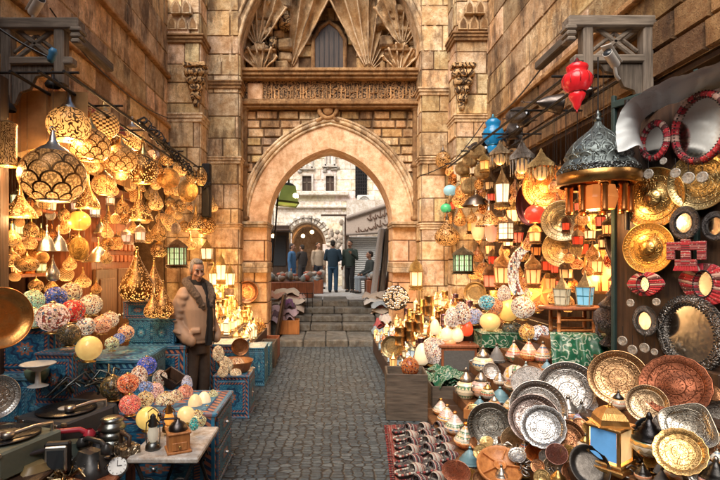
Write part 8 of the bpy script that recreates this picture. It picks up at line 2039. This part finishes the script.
# --- people on the square --------------------------------------------------
def person(label, px, Y, z, yaw, top, legs, hair=(.02, .015, .012), skin=(.32, .17, .11), pose='stand', arm=0, hgt=1.66, walk=.0):
 p = P(px, 280, Y); k = hgt / 1.73
 t = empty('person', (p.x, Y, z), (0, 0, yaw), (k,) * 3); tag(t, label, 'person')
 m_s = m_plain('skin_tone', skin, .5, 0, .2)
 sit = pose == 'sit'; dz = -.40 if sit else 0
 b = MB(); i = b.mat(m_s); hip = Vector((0, 0, .90 + dz))
 rings(b, [(0, 0, .86 + dz, .14, .11), (0, 0, 1.1 + dz, .14, .11), (0, 0, 1.38 + dz, .17, .10), (0, 0, 1.46 + dz, .08, .07)], i)
 limb(b, [(0, 0, 1.44 + dz), (0, -.01, 1.55 + dz)], [.055, .052], i)
 head_shape(b, (0, -.02, 1.625 + dz), i)
 L_ = []
 for s_ in (-1, 1):
  if sit: leg = [(s_ * .10, 0, .50), (s_ * .14, -.42, .48), (s_ * .13, -.40, .08)]; foot = (s_ * .13, -.54, .035)
  else: leg = [(s_ * .09, 0, .88), (s_ * .10, -.03 - walk * s_ * .5, .48), (s_ * .10, .02 - walk * s_, .09)]; foot = (s_ * .11, -.13 - walk * s_, .035)
  L_.append((leg, foot)); limb(b, leg, [.08, .055, .04], i); limb(b, [leg[2], foot], [.04, .03], i)
 A_ = []
 for s_ in (-1, 1):
  if arm == 1: a_ = [(s_ * .20, 0, 1.38 + dz), (s_ * .27, -.02, 1.12 + dz), (s_ * .12, -.24, 1.05 + dz)]
  elif arm == 2 and s_ > 0: a_ = [(s_ * .20, 0, 1.38 + dz), (s_ * .28, -.08, 1.14 + dz), (s_ * .16, -.26, 1.30 + dz)]
  elif sit: a_ = [(s_ * .20, 0, 1.38 + dz), (s_ * .26, -.05, 1.12 + dz), (s_ * .16, -.30, 1.0 + dz)]
  else: a_ = [(s_ * .20, 0, 1.38), (s_ * .25, .02, 1.12), (s_ * .25, -.04, .88)]
  A_.append(a_); limb(b, a_, [.05, .042, .032], i); d = Vector(a_[2]) - Vector(a_[1]); hand(b, Vector(a_[2]), d, i, 1.0, .6, -s_)
 obj('body', shell(b, 'body', .010, 3, m_s), t)
 b = MB(); i = b.mat(FABRIC)
 rings(b, [(0, 0, .86 + dz, .175, .135), (0, 0, 1.0 + dz, .18, .14), (0, 0, 1.25 + dz, .19, .14), (0, 0, 1.40 + dz, .17, .115), (0, 0, 1.475 + dz, .085, .08)], i)
 for a_ in A_: limb(b, [a_[0], a_[1], Vector(a_[1]).lerp(Vector(a_[2]), .92)], [.075, .062, .05], i)
 obj('jacket', shell(b, 'jacket', .014, 4, FABRIC), t, top)
 b = MB(); i = b.mat(FABRIC)
 rings(b, [(0, 0, .80 + dz, .155, .125), (0, 0, .94 + dz, .155, .125)], i)
 for leg, foot in L_: limb(b, [leg[0], leg[1], Vector(leg[2])], [.098, .078, .066], i)
 obj('trousers', shell(b, 'trousers', .014, 4, FABRIC), t, legs)
 b = MB(); i = b.mat(FABRIC)
 b.ball((0, .012, 1.675 + dz), (.086, .104, .082), i); b.ball((0, .05, 1.62 + dz), (.076, .062, .075), i)
 obj('hair', shell(b, 'hair', .012, 2, FABRIC), t, hair)
 for leg, foot in L_:
  b = MB(); i = b.mat(SHOE); q = Vector(leg[2]); limb(b, [q + Vector((0, .02, -.035)), Vector(foot)], [.052, .042], i); obj('shoe', shell(b, 'shoe', .012, 2, SHOE), t)
 return t
Zs = .68
person('man seen from behind in navy jacket and blue jeans above the steps', 333, 15.4, Zs, math.radians(170), (.010, .032, .055), (.025, .075, .14), arm=1)
person('man in dark green bomber jacket and black trousers facing the steps', 350, 15.5, Zs, math.radians(-25), (.02, .035, .028), (.012, .012, .014), arm=2, walk=.06)
person('bearded seated man in dark vest and pale sleeves at the right of the arch', 370, 14.9, Zs + .02, math.radians(-75), (.04, .05, .05), (.30, .36, .42), pose='sit')
b = MB(); i = b.mat(WOOD_M); b.box((0, 0, .43), (.36, .36, .04), i, bev=.01)
for x in (-.14, .14):
 for y in (-.14, .14): b.box((x, y, .2), (.04, .04, .42), i)
single('wooden_stool', b, 'wooden stool under the seated man on the square', 'stool', loc=(P(370, 280, 14.9).x, 14.9, Zs))
person('woman in long blue clothes at the left of the square', 292, 15.3, Zs, math.radians(75), (.05, .15, .32), (.06, .19, .40), hair=(.06, .05, .05), hgt=1.55, walk=.10)
person('person in black standing in front of the far portal', 302, 18.6, Zs, math.radians(-130), (.02, .018, .02), (.03, .03, .035), hgt=1.62, arm=2)
person('person in beige top and dark trousers walking behind the navy-clad man', 318, 17.4, Zs, math.radians(35), (.40, .32, .24), (.03, .035, .05), hgt=1.66, walk=.14)
LAMP_GAIN = 1.4
HIDDEN = {'hanging_lamp': [12,56,59,60,61,62,65,68,75,76,80,84,86,89,90,94,95,96,103,118,119,121,123,140,146,147,152,153,154,156,160,161,162,163,167,170,171,174,175,183,188,190,191,194,195,197,200],'small_lantern': [0,1,2,3,4,9,10,11,12,13,18,19,20,21,22,29,37,43,46,66,67,71,72,73,75,77,79,81,85,87,88,89,91,93,94,95,96,97,98,99,100,101,102,103,104,105,107,108,109,111,117,122,124,125,126,127,128,129,130,131,135,136,137,139,143,145,148,150,151,152,153,155,156,157,159,161,165,167,175,176,177,178,179,180,181,183,185,188,191,206,207,208,209,210],'copper_dish': [0],'small_pot': [1,2,5,7,9,10,11,13,14,17,18,19,22],'small_tray': [1,4,5,9],'small_dish': [1,2,3,5,6,8,11],'small_souvenir': [3,6,7,8,10,12,14,15,21,31,33,34,35,36,37,38],'hanging_lantern': [16,17,30,31,34,35,38,40,43,47,48,49,52,56,57,58,59,61,62]}
for k_, v_ in HIDDEN.items():
 for n_ in v_:
  o = bpy.data.objects.get(k_ + ('.%03d' % n_ if n_ else ''))
  if o is None: continue
  BULBS[:] = [x for x in BULBS if x[3] is not o]; ITEMS[:] = [x for x in ITEMS if x['o'] is not o]
  for c_ in list(o.children_recursive): bpy.data.objects.remove(c_)
  bpy.data.objects.remove(o)
# ------------------------------------------------------------------ labels that say which one
LM = [(it['lm'], it['px'], it['o']) for it in ITEMS if it['lm']]
EXTRA = [('the blue glass pendant', (493, 138)), ('the red glass pendant', (577, 85)), ('the great dome lamp', (598, 150)), ('the dark onion lamp', (447, 228)), ('the bright white six-sided lantern', (502, 188)), ('the square barred lantern', (506, 228)),
         ('the green drum lantern', (463, 260)), ('the amber onion-domed lantern', (503, 268)), ('the deep red lantern', (491, 276)), ('the glowing red globe', (535, 212)), ('the orange copper plate', (546, 187)), ('the upper mirror-centred dish', (563, 221)), ('the lower mirror-centred dish', (562, 249)),
         ('the crescent lamp', (526, 274)), ('the arched lamp', (600, 270)), ('the blue painted lantern', (585, 290)), ('the star lamp', (541, 293)), ('the pewter urn', (612, 320)), ('the gold ball cluster', (471, 170)), ('the wide copper lamp', (489, 213)), ('the slender orange lantern', (533, 270)),
         ('the vendor', (196, 275)), ('the tallest teardrop lamp', (137, 275)), ('the fringed golden crown lamp', (541, 166)), ('the turquoise globe', (487, 303)), ('the round brass tray', (475, 293)), ('the cream glass cylinder', (478, 226)), ('the black oval pan', (624, 237))]
LMS = [(n, p, None) for n, p in EXTRA] + LM
used = {o['label'].lower() for o in bpy.data.objects if o.parent is None and 'label' in o}
def direction(dx, dy):
 a = math.degrees(math.atan2(-dy, dx)) % 360
 return ['just right of', 'above and right of', 'directly above', 'above and left of', 'just left of', 'below and left of', 'directly below', 'below and right of'][int((a + 22.5) // 45) % 8]
for it in ITEMS:
 o = it['o']
 if o.get('label') or not it['look']: continue
 near = sorted(((math.hypot(it['px'][0] - p[0], it['px'][1] - p[1]), n, p) for n, p, ob in LMS if ob is not o))
 for d, n, p in near[:8]:
  lab = '%s %s %s' % (it['look'], direction(it['px'][0] - p[0], it['px'][1] - p[1]), n)
  if lab.lower() not in used: break
 else:
  (d1, n1, p1), (d2, n2, p2) = near[:2]; lab = '%s between %s and %s' % (it['look'], n1, n2)
 used.add(lab.lower()); o['label'] = ' '.join(lab.split()[:16])
# ------------------------------------------------------------------ camera
cam = bpy.data.cameras.new('camera'); co = bpy.data.objects.new('camera', cam); col.objects.link(co); scene.camera = co
co.location = (0, 0, EYE); co.rotation_euler = (PI / 2, 0, 0)
cam.sensor_width = 36; cam.lens = 36 * F / 720; cam.shift_x = 32 / 720; cam.shift_y = -(240 - CY) / 720
cam.clip_start = .05; cam.clip_end = 2000
# ------------------------------------------------------------------ daylight
wd = bpy.data.worlds.new('World'); scene.world = wd; wd.use_nodes = True
nt = wd.node_tree; bg = nt.nodes['Background']; sk = nt.nodes.new('ShaderNodeTexSky'); sk.sky_type = 'NISHITA'; sk.sun_disc = False
EL, AZ = math.radians(50), math.radians(208)
sk.sun_elevation = EL; sk.sun_rotation = AZ; sk.air_density = 1.0; sk.dust_density = 4.0
nt.links.new(sk.outputs[0], bg.inputs[0]); bg.inputs[1].default_value = .15
su = bpy.data.lights.new('sun', 'SUN'); so = bpy.data.objects.new('sun', su); col.objects.link(so)
su.energy = 5.0; su.angle = math.radians(55); su.color = (1.0, .92, .82)
sd = Vector((math.sin(AZ) * math.cos(EL), math.cos(AZ) * math.cos(EL), math.sin(EL)))
so.rotation_euler = sd.to_track_quat('Z', 'Y').to_euler(); so.location = sd * 30
for q, (p, e, w, o) in enumerate(BULBS):
 ld = bpy.data.lights.new('lamp_bulb', 'POINT'); ld.energy = e * LAMP_GAIN; ld.color = (1.0, .58, .24); ld.shadow_soft_size = .05
 lo = bpy.data.objects.new('lamp_bulb', ld); col.objects.link(lo)
 if o is not None:
  lo.parent = o
  sc_ = o.scale; lo.scale = (1 / sc_[0], 1 / sc_[1], 1 / sc_[2])
  bpy.context.view_layer.update() if False else None
  M_ = Matrix.LocRotScale(o.location, o.rotation_euler, o.scale); lo.location = M_.inverted() @ p
 else: lo.location = p
scene.view_settings.view_transform = 'Standard'; scene.view_settings.look = 'None'; scene.view_settings.exposure = 0; scene.view_settings.gamma = 1
scene.render.engine = 'CYCLES'; cy = scene.cycles
cy.max_bounces = 6; cy.diffuse_bounces = 3; cy.glossy_bounces = 3; cy.transmission_bounces = 2; cy.sample_clamp_indirect = 6.0; cy.caustics_reflective = False; cy.caustics_refractive = False
cy.use_denoising = True; cy.use_adaptive_sampling = True; cy.adaptive_threshold = .02
